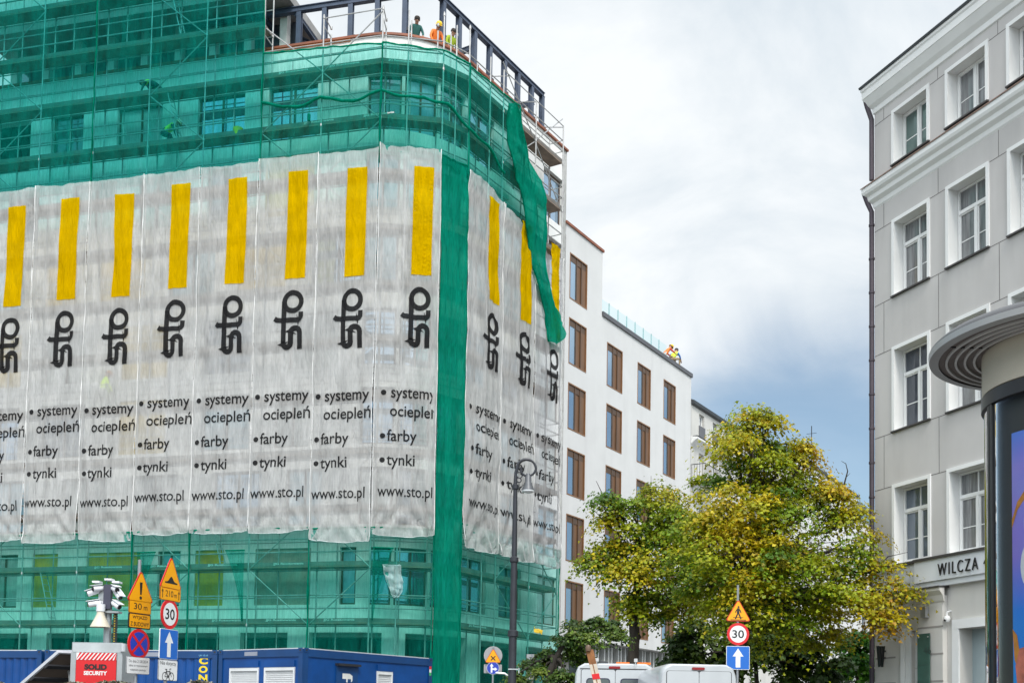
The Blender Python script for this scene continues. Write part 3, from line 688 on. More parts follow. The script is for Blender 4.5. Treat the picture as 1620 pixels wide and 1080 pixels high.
def banner(a, b, zt, zb, seed, label, amp=1.0, dz=0.0, m_=BANNER, sag=0.10, xs=0.0, clip=None, off=0.12):
    t = thing('advertising_banner', label, 'banner', a, 'white mesh banners hung on the scaffolding')
    d = (b - a); W = d.length - 0.02; d.normalize(); n_ = V((d.y, -d.x, 0)); n_ = n_ if n_.dot(nL + nS) > 0 else -n_
    a = a + d * 0.01; zt0 = zt if callable(zt) else (lambda u: zt + 0.05 * fbm(u * 5, 1, seed) - 0.06 * math.sin(PI * u)); H_ = zt0(0.5) - zb
    rs = random.Random(seed); b1, b2, tilt = rs.uniform(-0.1, 0.1), rs.uniform(-0.1, 0.1), rs.uniform(-0.05, 0.05)
    def disp(x, z):
        u = min(1, max(0, x / W)); v = (zt0(u) - z) / H_; e = math.sin(PI * u)
        D1 = off + amp * (0.10 * e * (0.3 + 0.7 * v) + 0.050 * fbm(x * 1.3, z * 0.45, seed, 4))
        D1 += amp * 0.026 * math.sin(x * 13 + 3 * fbm(x * .8, z * .25, seed + 1)) * (0.35 + 0.65 * abs(fbm(x * .6, z * .2, seed + 4)))
        lo = max(0, v - 0.80) / 0.2; r1 = math.atan2(max(0.02, 1.02 - v) * H_, x + 0.05); r2 = math.atan2(max(0.02, 1.02 - v) * H_, W - x + 0.05)
        D1 += amp * 0.075 * lo * (math.sin(r1 * 14 + seed) * (1 - u) + math.sin(r2 * 14) * u)
        D1 += 0.012 * math.sin(2 * PI * (z - 5.2) / 2.13) + amp * 0.008 * fbm(x * 5, z * 3, seed + 3, 2)
        hi = max(0, 0.25 - v) / 0.25
        if amp > 1.3: D1 += 0.05 * hi * math.sin(math.atan2(v * H_ + 0.1, x + 0.1) * 16) * (1 - u)
        return D1
    sh = lambda x, z: x + (tilt + 0.05) * (z - 15) / 7 * 0.6 + 0.03 * fbm(z * 0.3, x * .3, seed + 7)
    def S(x, z, lift=0.0): return a + d * x + n_ * (disp(x, z) + lift) + Z3 * z
    nx, nz = 26, 84; vs = []
    for j in range(nz + 1):
        for i in range(nx + 1):
            u = i / nx; v = j / nz
            zbu = zb - sag * 4 * u * (1 - u) + (b1 * (1 - u) + b2 * u) + 0.04 * fbm(u * 4, 2, seed)
            z = zt0(u) + (zbu - zt0(u)) * v
            x = u * W + 0.035 * fbm(z * 0.35, u * 0.6, seed + 6) * (1 if 0 < i < nx else 1.3)
            vs.append(S(x, z))
    fs = [[j * (nx + 1) + i, j * (nx + 1) + i + 1, (j + 1) * (nx + 1) + i + 1, (j + 1) * (nx + 1) + i] for j in range(nz) for i in range(nx)]
    mb = MB(); mb.add(vs, fs); mb.build('cloth', m_, t, smooth='all')
    for c_ in (0, nx):
        mb = MB(); mb.path([vs[j * (nx + 1) + c_] + n_ * 0.012 for j in range(nz + 1)], [0.006 + 0.016 * abs(fbm(j * .3, c_, seed)) for j in range(nz + 1)], 5); mb.build('side_hem', mat('pale_hem', (0.74, 0.74, 0.73), 0.8), t, smooth='all')
    if m_ is BANNER:
        mb = MB(); mb.path([vs[nz * (nx + 1) + i] for i in range(nx + 1)], [0.008 + 0.008 * abs(fbm(i * .5, 0, seed)) for i in range(nx + 1)], 5); mb.build('hem', mat('banner_hem', (0.62, 0.68, 0.68), 0.8), t, smooth='all')
    ok = clip or (lambda x: True)
    P = lambda l_: (lambda x, z: S(sh(x, z) + xs, z + dz, l_))
    k = W / 2.43
    def put(name, shapes, m2, dense=0.13, label=None):
        mb = MB()
        for i, s_ in enumerate(shapes):
            vs_, fs_ = s_; fs_ = [f for f in fs_ if all(vs_[q][0] + xs < W - 0.01 and vs_[q][0] + xs > -0.02 for q in f) and ok(sum(vs_[q][0] for q in f) / len(f) / W)]
            if fs_: flat(mb, (vs_, fs_), P(0.02 + 0.002 * i), dense)
        if mb.v: mb.build(name, m2, t, smooth='all')
    x0, x1 = 0.49 * W, 0.82 * W
    rows = [18.2 + (22.38 - 18.2) * j / 12 for j in range(13)]
    put('yellow_bar', [([(x, z) for z in rows for x in (x0, x1)], [[2 * j, 2 * j + 1, 2 * j + 3, 2 * j + 2] for j in range(12)])], INKY, 0.2)
    lw = 0.47 * W; lh = 2.3
    put('logo', [([(x / 170 * lw + 0.35 * W, y / 320 * lh + 15.45) for x, y in s_[0]], s_[1]) for s_ in LOGO], INKB, 0.1)
    for w_, u0, u1, base in (('systemy', 0.22, 0.95, 13.50), ('ociepleń', 0.21, 0.985, 12.80), ('farby', 0.17, 0.645, 11.87), ('tynki', 0.17, 0.62, 10.97), ('www.sto.pl', 0.035, 0.92, 9.80)):
        put('lettering', [word(w_, u0 * W, u1 * W, base)], INKB, 0.12)
        if base in (13.50, 11.87, 10.97): put('bullet_dot', [disc2(0.10 * W, base + 0.19, 0.10, 16)], INKB, 0.12)
    return t
ORD = ['outermost of the row, cut by the picture edge', 'second from the outer end of the row', 'third from outer end, worker faintly behind it', 'fourth from the outer end of the row', 'fifth from the outer end of the row', 'sixth from outer end, under the short net', 'its hem lowest, just before the rounded corner']
for i in range(7):
    banner(OUT[1 + i], OUT[2 + i], 23.08 if i != 5 else 23.15, (8.55, 8.5, 8.5, 8.6, 8.62, 8.62, 8.25)[i], 20 + i, 'white banner with yellow bar, ' + ORD[i], dz=(-0.05, 0.05, -0.02, 0.12, 0.1, 0.1, -0.02)[i])
banner(OUT[i_A], OUT[i_B], 23.2, 8.55, 31, 'creased white mesh banner with yellow bar on the rounded corner beside the dark green strip', amp=1.7, dz=0.05, xs=0.12)
banner(D_, E_, lambda u: 22.85 - 0.35 * u + 0.1 * math.sin(PI * u), 8.35, 32, 'white mesh banner with yellow bar on the street face next to the dark green strip', amp=1.6, xs=0.1)
banner(E_, F_, lambda u: 22.6 - 0.75 * u, 8.25, 33, 'white banner with yellow bar mid street face, behind the lamp top', amp=1.6)
banner(F_, G_, lambda u: 22.1 - 0.9 * math.sin(PI * u) * 0.4, 8.3, 34, 'sheer white banner at the street end of the scaffolding under the loose net tip', amp=1.5, m_=BANNERE)
# ================================================================ finished white house in the side street
def wall_holes(mb, O, d, n_, t0, t1, z0, z1, holes, depth, mi=0, rmi=None):
    """Front wall cut by rectangular holes, each with its own reveals running back by depth."""
    hs = [h for h in holes if h[0] >= t0 - 1e-6 and h[1] <= t1 + 1e-6 and h[2] >= z0 - 1e-6 and h[3] <= z1 + 1e-6]
    T = sorted({t0, t1, *[h[0] for h in hs], *[h[1] for h in hs]}); Zs = sorted({z0, z1, *[h[2] for h in hs], *[h[3] for h in hs]})
    P = lambda t, z, o=0: O + d * t + n_ * o + Z3 * z
    flip = d.cross(Z3).dot(n_) < 0
    q = lambda a: mb.poly(a[::-1] if flip else a, mi)
    for i in range(len(T) - 1):
        for j in range(len(Zs) - 1):
            c = ((T[i] + T[i + 1]) / 2, (Zs[j] + Zs[j + 1]) / 2)
            if any(h[0] < c[0] < h[1] and h[2] < c[1] < h[3] for h in hs): continue
            q([P(T[i], Zs[j]), P(T[i + 1], Zs[j]), P(T[i + 1], Zs[j + 1]), P(T[i], Zs[j + 1])])
    for a, b, c, e in hs:
        r = rmi if rmi is not None else mi
        for s in ([P(a, c), P(b, c), P(b, c, -depth), P(a, c, -depth)], [P(a, e, -depth), P(b, e, -depth), P(b, e), P(a, e)],
                  [P(a, c, -depth), P(a, e, -depth), P(a, e), P(a, c)], [P(b, c), P(b, e), P(b, e, -depth), P(b, c, -depth)]):
            mb.poly(s[::-1] if not flip else s, r)
W0 = D_ - nS * 1.0
WH = thing('apartment_house', 'finished white apartment house with bronze framed windows and stepped roofline', 'building', W0 + dS * 9.8)
cols = [(10.18, 11.95), (14.15, 15.92), (17.72, 19.38), (21.08, 22.75)]
holes = []
for k in range(6):
    for c, (a, b) in enumerate(cols):
        if k == 5 and c > 0: continue
        holes.append((a, b, WB[k] + (0.03 if k else 0.05), WT[k] + 0.02))
TOP1, TOP2, TE = 24.8, 21.62, 25.0
mb = MB()
wall_holes(mb, W0, dS, nS, 9.77, 13.55, 5.55, TOP1, holes, 0.30)
wall_holes(mb, W0, dS, nS, 13.55, TE, 5.55, TOP2, holes, 0.30)
P = lambda t, z, o=0.0: W0 + dS * t + nS * o + Z3 * z
mb.poly([P(13.55, TOP2), P(13.55, TOP2, -11), P(13.55, TOP1, -11), P(13.55, TOP1)]); mb.poly([P(TE, 0), P(TE, 0, -11), P(TE, TOP2, -11), P(TE, TOP2)])
mb.poly([P(9.77, 5.55), P(9.77, 5.55, -2), P(TE, 5.55, -2), P(TE, 5.55)][::-1])
mb.build('wall', WHITE, WH, weld=0.001)
mb = MB(); mb.pbox(P(9.77, TOP1 - 0.3, -0.4), dS * 3.7, nS * -10, Z3 * 0.1); mb.pbox(P(13.56, TOP2 - 0.3, -0.4), dS * 11.4, nS * -10, Z3 * 0.1); mb.build('roof', mat('roof_deck', (0.25, 0.25, 0.26)), WH)
mb = MB(); mb.pbox(P(9.72, TOP1, 0.07), dS * 3.9, nS * -0.45, Z3 * 0.12); mb.build('parapet_coping', COPPER, WH)
mb = MB(); mb.pbox(P(13.56, TOP2, 0.08), dS * 11.5, nS * -0.45, Z3 * 0.22); mb.build('parapet_coping', mat('grey_coping', (0.10, 0.10, 0.11), 0.5, 0.2), WH)
BRONZE = mat('bronze_panel', (0.18, 0.09, 0.042), 0.42, 0.35, var=0.2, scale=1.2, stretch=(3, 3, .6))
BRONZEL = mat('light_bronze_frame', (0.25, 0.12, 0.05), 0.4, 0.3, var=0.15)
CURT = mat('dark_interior_glass', (0.03, 0.03, 0.035), 0.12, 0.0, var=0.3)
for wi, (a, b, c, e) in enumerate(holes):
    fr = MB()
    for t0, t1, z0, z1 in ((a, b, c, c + 0.06), (a, b, e - 0.06, e), (a, a + 0.06, c + 0.06, e - 0.06), (b - 0.06, b, c + 0.06, e - 0.06)):
        fr.pbox(P(t0, z0, 0.012), dS * (t1 - t0), nS * -0.26, Z3 * (z1 - z0))
    f = fr.build('window', BRONZEL, WH)
    w = (b - a - 0.12) * 0.30; wp = (b - a - 0.12) * 0.40
    g = MB(); g.pbox(P(a + 0.06, c + 0.06, -0.05), dS * wp, nS * -0.02, Z3 * (e - c - 0.12)); g.build('pane', GLASSB, f)
    for j in (1, 2):
        p_ = MB(); x0 = a + 0.06 + wp + w * (j - 1); ins = -0.03 if j == 2 else -0.06
        p_.pbox(P(x0 + 0.05, c + 0.06, ins), dS * (w - 0.05), nS * -0.05, Z3 * (e - c - 0.42)); p_.build('shutter_panel', BRONZE, f)
        p_ = MB(); p_.pbox(P(x0 - 0.02, c + 0.06, -0.01), dS * 0.06, nS * -0.12, Z3 * (e - c - 0.12)); p_.build('mullion', FRAMEB, f)
    h = MB(); h.pbox(P(a + 0.06, e - 0.36, -0.035), dS * (b - a - 0.12), nS * -0.08, Z3 * 0.3); h.build('head_panel', FRAMEB, f)
# shop front
mb = MB(); mb.pbox(P(9.77, 0, -1.2), dS * (TE - 9.9), nS * -0.05, Z3 * 5.5); mb.build('shop_glazing', GLASSD, WH)
FIN = mat('pale_fin', (0.55, 0.56, 0.55), 0.5, var=0.1)
for i in range(22):
    t_ = 13.6 + i * 0.5 + 0.12 * math.sin(i * 2.3); mb = MB(); mb.pbox(P(t_, 0.2, -0.45), dS * 0.10, nS * -0.35, Z3 * 5.3); mb.build('shopfront_fin', FIN, WH)
mb = MB(); mb.pbox(P(10.6, 0, -0.6), dS * 2.3, nS * -0.1, Z3 * 4.6); mb.build('entrance_door', mat('dark_teal_door', (0.02, 0.035, 0.045), 0.3), WH)
mb = MB(); mb.pbox(P(12.95, 0, -0.3), dS * 0.3, nS * -0.5, Z3 * 5.5); mb.build('entrance_pier', mat('stone_pier', (0.36, 0.35, 0.32)), WH)
mb = MB(); mb.pbox(P(9.9, 4.4, 0.9), dS * 3.0, nS * -1.2, Z3 * 0.14); mb.build('entrance_canopy', mat('grey_coping', (0.1, 0.1, 0.11)), WH)
# glass balustrade on the roof edge
RLG = bpy.data.materials.new('clear_balustrade_glass'); RLG.use_nodes = True; _n = RLG.node_tree.nodes; _n.clear(); _l = RLG.node_tree.links.new
_o = _n.new('ShaderNodeOutputMaterial'); _x = _n.new('ShaderNodeMixShader'); _t = _n.new('ShaderNodeBsdfTransparent'); _t.inputs[0].default_value = (0.94, 0.99, 0.99, 1)
_g = _n.new('ShaderNodeBsdfGlossy'); _g.inputs['Roughness'].default_value = 0.05; _g.inputs['Color'].default_value = (0.6, 0.9, 0.95, 1); _x.inputs[0].default_value = 0.07
_l(_t.outputs[0], _x.inputs[1]); _l(_g.outputs[0], _x.inputs[2]); _l(_x.outputs[0], _o.inputs[0])
t = thing('glass_balustrade', 'clear glass balustrade panels along the roof edge of the white house', 'railing', P(13.6, TOP2 + 0.22, -0.2))
for i in range(8):
    mb = MB(); mb.pbox(P(13.62 + 1.02 * i, TOP2 + 0.22, -0.15), dS * 0.99, nS * -0.015, Z3 * 0.74); mb.build('glass_panel', RLG, t)
    mb = MB(); mb.pbox(P(13.6 + 1.02 * i, TOP2 + 0.22, -0.13), dS * 0.03, nS * -0.05, Z3 * 0.78); mb.build('post', mat('teal_edge', (0.35, 0.55, 0.56), 0.3), t)

# ================================================================ older houses farther along the street
OLD = mat('pale_old_render', (0.56, 0.55, 0.52), 0.85, var=0.08, scale=0.6, stain=0.25)
SLATE = mat('dark_roof_sheet', (0.045, 0.05, 0.055), 0.5, 0.2, var=0.2)
TRIM = mat('white_trim', (0.72, 0.72, 0.71), 0.7, var=0.05)
WFR = mat('window_white_paint', (0.76, 0.76, 0.75), 0.45, var=0.03)
def sash(parent, O, d, n_, a, b, c, e, back, transom=True, name='window', fm=None, gm=None, bars=True):
    """Two-leaf casement window with a fanlight, set back into its opening."""
    P_ = lambda t, z, o=0.0: O + d * t + n_ * o + Z3 * z
    fm = fm or WFR; w = 0.055; f = MB()
    zt = e - (e - c) * 0.30 if transom else e
    bar = lambda t0, t1, z0, z1, o=0.0, th=0.07: f.pbox(P_(t0, z0, -back + o), d * (t1 - t0), n_ * -th, Z3 * (z1 - z0))
    bar(a, b, c, c + w); bar(a, b, e - w, e); bar(a, a + w, c + w, e - w); bar(b - w, b, c + w, e - w)
    m_ = (a + b) / 2; bar(m_ - 0.05, m_ + 0.05, c + w, (zt - 0.05) if transom else e - w, 0.015)
    if transom: bar(a + w, b - w, zt - 0.05, zt + 0.05, 0.02); bar(m_ - 0.018, m_ + 0.018, zt + 0.05, e - w, -0.02, 0.04)
    leaf = (zt - 0.05) if transom else e - w
    for x0, x1 in ((a + w, m_ - 0.05), (m_ + 0.05, b - w)):
        for t0, t1, z0, z1 in ((x0, x0 + 0.04, c + w, leaf), (x1 - 0.04, x1, c + w, leaf), (x0 + 0.04, x1 - 0.04, c + w, c + w + 0.05), (x0 + 0.04, x1 - 0.04, leaf - 0.04, leaf)): bar(t0, t1, z0, z1, -0.012, 0.05)
        if bars: zz = c + (leaf - c) * 0.46; bar(x0 + 0.04, x1 - 0.04, zz - 0.014, zz + 0.014, -0.03, 0.03)
    fo = f.build(name, fm, parent)
    g = MB(); g.pbox(P_(a + w, c + w, -back - 0.045), d * (b - a - 2 * w), n_ * -0.008, Z3 * (e - c - 2 * w)); g.build('pane', gm or GLASSD, fo)
    return fo
B3 = thing('tenement', 'pale grey old house with cornice, small balconies and dark roof beyond the white house', 'building', P(25.1, 0))
O3 = W0.copy(); h3 = []
for zt, zb in ((19.82, 18.35), (17.5, 15.75), (14.3, 12.2), (11.0, 8.9), (7.7, 5.6)):
    for i in range(9): h3.append((26.25 + 2.15 * i, 27.05 + 2.15 * i, zb, zt))
mb = MB(); wall_holes(mb, O3, dS, nS, 25.02, 46.0, 0, 20.12, h3, 0.25)
mb.poly([P(46, 0), P(46, 0, -10), P(46, 20.1, -10), P(46, 20.1)]); mb.build('wall', OLD, B3, weld=0.001)
mb = MB(); pr = [(0.0, 20.06), (0.18, 20.12), (0.2, 20.3), (-1.4, 20.95), (-5, 21.6), (-10, 21.6), (-10, 20.1)]; mb.sweep(pr, [(P(25.02, 0), nS), (P(46, 0), nS)]); mb.build('roof', SLATE, B3)
mb = MB(); mb.sweep([(0.0, 17.75), (0.22, 17.95), (0.38, 18.05), (0.38, 18.16), (0.0, 18.2)], [(P(25.02, 0), nS), (P(46, 0), nS)]); mb.build('cornice', TRIM, B3)
mb = MB(); mb.pbox(P(25.02, 18.2, 0.40), dS * 20.9, nS * -0.3, Z3 * 0.02); mb.build('cornice_flashing', SLATE, B3)
for j, (a, b, c, e) in enumerate(h3):
    if j < 32: sash(B3, O3, dS, nS, a, b, c, e, 0.16, transom=False, bars=False)
    if j < 6:
        mb = MB(); mb.pbox(P(a - 0.05, c, 0.05), dS * 0.9, nS * -0.04, Z3 * 0.75); mb.build('window_guard', mat('grey_guard', (0.12, 0.12, 0.13), 0.5), B3)
for i in (0, 2):
    a, b = h3[9 + i * 2][0] - 1.2, h3[9 + i * 2][1] + 0.5; z = 15.6
    mb = MB(); mb.pbox(P(a, z - 0.16, 0.9), dS * (b - a), nS * -0.9, Z3 * 0.16); bl = mb.build('balcony_slab', TRIM, B3)
    mb = MB()
    for zz in (z + 0.95, z + 0.08): mb.tube(P(a, zz, 0.86), P(b, zz, 0.86), 0.025, 5); mb.tube(P(a, zz, 0.86), P(a, zz, 0.02), 0.025, 5)
    for k in range(15): q_ = a + (b - a) * k / 14; mb.tube(P(q_, z + 0.08, 0.86), P(q_, z + 0.95, 0.86), 0.013, 4)
    for k in range(6): mb.tube(P(a, z + 0.08, 0.86 - 0.16 * k), P(a, z + 0.95, 0.86 - 0.16 * k), 0.013, 4)
    mb.build('balcony_railing', DARKM, bl)
    mb = MB(); mb.sweep([(0, z - 0.7), (0.5, z - 0.35), (0.7, z - 0.17), (0, z - 0.17)], [(P(a + 0.3, 0), nS), (P(a + 0.6, 0), nS)]); mb.build('bracket', TRIM, bl)
B4 = thing('townhouse', 'white rendered townhouse with skylight seen through gaps in the big tree', 'building', P(46.1, 0))
mb = MB(); h4 = [(47.3 + 2.6 * i, 48.5 + 2.6 * i, z, z + 1.7) for i in range(5) for z in (17.2, 13.9, 10.6, 7.2)]
wall_holes(mb, W0, dS, nS, 46.05, 62.0, 0, 21.2, h4, 0.25); mb.poly([P(46.05, 20), P(46.05, 20, -10), P(46.05, 21.2, -10), P(46.05, 21.2)][::-1]); mb.build('wall', WHITE, B4, weld=0.001)
mb = MB(); mb.sweep([(0.15, 21.2), (0.15, 21.36), (-10, 22.6), (-10, 21.2)], [(P(46.05, 0), nS), (P(62, 0), nS)]); mb.build('roof', SLATE, B4)
mb = MB(); mb.tube(P(52, 21.8, -1), P(52, 25.2, -1), 0.035, 5); mb.tube(P(52, 24.6, -1.4), P(52, 24.6, -0.6), 0.02, 4); mb.build('aerial', DARKM, B4)
for h in h4: sash(B4, W0, dS, nS, *h, 0.16, transom=False, bars=False)
mb = MB(); mb.pbox(P(48, 19.4, 0.02), dS * 1.6, nS * -0.02 + V((0, 0, 0)), Z3 * 1.0); mb.build('skylight', GLASSB, B4)
B5 = thing('office_block', 'distant block with a green glazed roof storey at the end of the street', 'building', P(62, 0))
mb = MB(); h5 = [(63.5 + 3 * i, 65.3 + 3 * i, z, z + 1.8) for i in range(9) for z in (16.5, 13, 9.5, 6, 2.5)]
wall_holes(mb, W0, dS, nS, 62.05, 92, 0, 19.5, h5, 0.2); mb.build('wall', OLD, B5, weld=0.001)
mb = MB(); [mb.pbox(P(h[0], h[2], -0.18), dS * 1.8, nS * -0.02, Z3 * 1.8) for h in h5]; mb.build('glazing', GLASSD, B5)
mb = MB(); mb.sweep([(0.1, 19.5), (0.0, 20.2), (-2.2, 22.6), (-8, 22.6), (-8, 19.5)], [(P(62.05, 0), nS), (P(92, 0), nS)]); mb.build('glazed_roof', mat('green_roof_glass', (0.16, 0.27, 0.25), 0.15, 0.3, var=0.2), B5)
mb = MB()
for i in range(24): mb.pbox(P(62.1 + 1.25 * i, 20.2, 0.05), dS * 0.07, nS * -2.2 + Z3 * 2.4, Z3 * 0.06)
mb.build('glazing_frame', SLATE, B5)
F9 = thing('end_house', 'far cream house closing the view at the end of the side street', 'building', V((62, 128, 0)))
mb = MB(); FO = V((72, 112, 0)); fd = az(-58); fn_ = V((-fd.y, fd.x, 0)); fn_ = fn_ if fn_.y < 0 else -fn_
h9 = [(1.5 + 3 * i, 2.8 + 3 * i, z, z + 1.9) for i in range(9) for z in (2, 5.5, 9, 12.5)]
wall_holes(mb, FO, fd, fn_, 0, 29, 0, 15.5, h9, 0.2); mb.build('wall', mat('cream_render', (0.6, 0.57, 0.5), 0.85), F9, weld=0.001)
mb = MB()
for h in h9: mb.pbox(FO + fd * h[0] - fn_ * 0.18 + Z3 * h[2], fd * 1.3, fn_ * -0.02, Z3 * 1.9)
mb.build('glazing', GLASSD, F9)
mb = MB(); mb.sweep([(0.3, 15.5), (0.3, 15.7), (-5, 18.5), (-9, 15.5)], [(FO, fn_), (FO + fd * 29, fn_)]); mb.build('roof', mat('red_roof_tile', (0.2, 0.08, 0.05)), F9)

# ================================================================ grey corner house
C0 = V((10.866, 34.0, 0)); dq = -dR; nR = V((dR.y, -dR.x, 0)); nR = -nR if nR.x > 0 else nR
GREY = mat('grey_render', (0.52, 0.50, 0.487), 0.9, var=0.06, scale=0.5, bump=0.12, bscale=70, stain=0.2)
REV = mat('white_surround', (0.77, 0.77, 0.76), 0.75, var=0.04, scale=1.0, stain=0.06)
BASE = mat('cream_stone_base', (0.60, 0.58, 0.545), 0.8, var=0.05, scale=0.8, bump=0.05, stain=0.12)
JOINT = mat('dark_joint', (0.17, 0.16, 0.155), 0.9)  # darker grey for the thin joint strips on the render
SILLM = mat('dark_sill_sheet', (0.07, 0.065, 0.065), 0.5, 0.3)
GH = thing('corner_tenement', 'grey rendered corner house with white window surrounds and cornices, address lettering over its door', 'building', C0)
Q = lambda t, z, o=0.0: C0 + dq * t + nR * o + Z3 * z
PANES = [GLASSD, glass('greenish_window_glass', (0.13, 0.19, 0.18), 0.45), mat('curtained_glass', (0.20, 0.205, 0.21), 0.08, 0.15, var=0.45, scale=3.5, stretch=(3, 3, 0.25)), glass('dim_window_glass', (0.09, 0.10, 0.12), 0.4)]
PITCH_W = 2.285; LEN = 16.5
wc = [(0.92 + PITCH_W * i, 2.34 + PITCH_W * i) for i in range(7)]
rows = [(6.42, 8.68), (10.38, 12.80), (14.45, 16.66), (18.45, 20.02)]
hR = [(a, b, z0, z1) for z0, z1 in rows for a, b in wc]
mb = MB(); wall_holes(mb, C0, dq, nR, 0, LEN, 6.4, 20.6, hR, 0.42, 0, 1)
EN = V((-nR.x, -nR.y, 0))
mb.poly([Q(0, 0), Q(0, 20.6), Q(0, 20.6, -14), Q(0, 0, -14)])
mb.build('wall', [GREY, REV], GH, weld=0.001)
# surrounds, windows, sills
for r, (z0, z1) in enumerate(rows):
    for i, (a, b) in enumerate(wc):
        mb = MB(); w, o = 0.11, 0.035
        for t0, t1, c, e in ((a - w, a, z0, z1 + w), (b, b + w, z0, z1 + w), (a, b, z1, z1 + w)): mb.pbox(Q(t0, c, o), dq * (t1 - t0), nR * -(o + 0.001), Z3 * (e - c))
        sr = mb.build('window_surround', REV, GH)
        f = sash(GH, C0, dq, nR, a + 0.02, b - 0.02, z0 + 0.03, z1 - 0.02, 0.30, transom=r < 3, gm=PANES[(r * 3 + i * 2 + r * i) % 4])
        mb = MB(); mb.pbox(Q(a - w, z0 - 0.05, 0.08), dq * (b - a + 2 * w), nR * -0.40, Z3 * 0.045 ); mb.build('sill', SILLM, f)
mb = MB()                                                        # scored joints in the render
for z in (20.05, 16.72, 14.40, 12.86, 10.33, 8.74):
    mb.pbox(Q(0, z, 0.003), dq * (wc[0][0] - 0.11), nR * -0.002, Z3 * 0.022)
    for i in range(6): mb.pbox(Q(wc[i][1] + 0.11, z, 0.003), dq * (PITCH_W - 1.42 - 0.22), nR * -0.002, Z3 * 0.022)
for z0, z1 in ((8.762, 10.33), (12.882, 14.40), (16.742, 17.5), (20.072, 20.45)):
    for t_ in [0.42] + [wc[i][0] + 1.85 for i in range(6)]: mb.pbox(Q(t_, z0, 0.003), dq * 0.02, nR * -0.002, Z3 * (z1 - z0))
mb.build('joint', JOINT, GH)
pth = [(Q(0, 0), (nR - dq).normalized() * 1.414), (Q(LEN, 0), nR)]
mb = MB(); mb.sweep([(0, 20.42), (0.04, 20.45), (0.05, 20.6), (0.14, 20.72), (0.25, 20.95), (0.27, 20.97), (0.27, 21.17), (0.30, 21.22), (0.30, 21.30), (0, 21.32)], pth); mb.build('cornice', REV, GH)
mb = MB(); mb.sweep([(0.33, 21.30), (0.345, 21.37), (-1.5, 21.9), (-14, 22.6), (-14, 21.3)], pth); mb.build('roof', SLATE, GH)
mb = MB(); mb.sweep([(0, 17.45), (0.03, 17.5), (0.05, 17.62), (0.15, 17.72), (0.17, 17.84), (0.25, 17.92), (0.28, 18.0), (0.28, 18.14), (0, 18.30)], pth); mb.build('string_course', REV, GH)
mb = MB(); mb.sweep([(0.305, 18.13), (0.305, 18.16), (0.03, 18.36), (0.003, 18.33)], pth); mb.build('copper_flashing', mat('brown_flashing', (0.26, 0.165, 0.13), 0.6, 0.15, var=0.2), GH)
# ground storey
DO = [(1.62, 2.06, 2.0, 4.42), (1.62, 2.06, 0.4, 1.9), (3.55, 5.6, 0.02, 4.35), (7.6, 9.4, 0.4, 4.3), (11, 12.8, 0.4, 4.3)]
mb = MB(); wall_holes(mb, C0, dq, nR, 0.0, LEN, 0, 5.56, DO, 0.45); mb.poly([Q(0, 0, 0), Q(0, 5.56, 0), Q(0, 5.56, -14), Q(0, 0, -14)]); mb.build('base_wall', BASE, GH, weld=0.001)
mb = MB(); mb.pbox(Q(-0.03, 5.56, 0.06), dq * 2.03, nR * -0.2, Z3 * 0.76); mb.pbox(Q(2.0, 5.72, 0.22), dq * (LEN - 2), nR * -0.36, Z3 * 0.60); mb.pbox(Q(2.02, 5.56, 0.16), dq * (LEN - 2), nR * -0.3, Z3 * 0.16)
mb.build('fascia', mat('fascia_paint', (0.66, 0.68, 0.70), 0.7, var=0.03, stain=0.05), GH)
mb = MB(); mb.pbox(Q(-0.06, 6.32, 0.12), dq * 2.1, nR * -0.3, Z3 * 0.07); mb.pbox(Q(2.0, 6.32, 0.28), dq * (LEN - 2), nR * -0.42, Z3 * 0.07); mb.build('fascia_flashing', SILLM, GH)
mb = MB(); mb.pbox(Q(-0.02, 5.50, 0.14), dq * 2.02, nR * -0.2, Z3 * 0.05); mb.build('fascia_drip', SILLM, GH)
mb = MB(); mb.pbox(Q(2.10, 0, 0.17), dq * 0.98, nR * -0.165, Z3 * 5.3); mb.build('pilaster', BASE, GH)
mb = MB(); mb.sweep([(0.17, 5.1), (0.2, 5.15), (0.24, 5.3), (0.34, 5.42), (0.34, 5.5), (0.17, 5.5)], [(Q(2.02, 0), nR), (Q(3.16, 0), nR)]); mb.build('pilaster_cap', BASE, GH)
mb = MB(); mb.pbox(Q(1.98, 5.5, 0.38), dq * 1.2, nR * -0.36, Z3 * 0.045); mb.build('cap_flashing', SILLM, GH)
for z in (4.42, 3.67, 2.92, 2.17, 1.42):
    for x, w, o, th in ((0.03, 0.9, 0.004, 0.003), (2.09, 1.0, 0.175, 0.02), (5.9, 1.6, 0.004, 0.003)):
        mb = MB(); mb.pbox(Q(x, z, o), dq * w, nR * -th, Z3 * 0.05); mb.build('joint', mat('stone_joint', (0.30, 0.28, 0.26), 0.9), GH)
mb = MB()
for t0, t1, z0, z1, o in ((3.30, 3.55, 0, 4.6, 0.05), (3.42, 5.75, 4.35, 4.60, 0.055), (5.6, 5.85, 0, 4.6, 0.05), (1.42, 1.62, 0.3, 4.5, 0.05), (1.2, 1.38, 0.3, 4.5, 0.05)): mb.pbox(Q(t0, z0, o), dq * (t1 - t0), nR * -(o + 0.001), Z3 * (z1 - z0))
mb.build('door_surround', REV, GH)
sash(GH, C0, dq, nR, 1.62, 2.06, 3.35, 4.42, 0.12, transom=False, bars=False, gm=glass('green_tinted_glass', (0.05, 0.22, 0.18), 0.4)); sash(GH, C0, dq, nR, 1.62, 2.06, 2.0, 3.33, 0.12, transom=False)
dr = MB(); dr.pbox(Q(3.55, 0.02, -0.42), dq * 1.1, nR * -0.03, Z3 * 4.33); dr = dr.build('door', glass('door_glass', (0.40, 0.48, 0.50), 0.35, 0.12), GH)
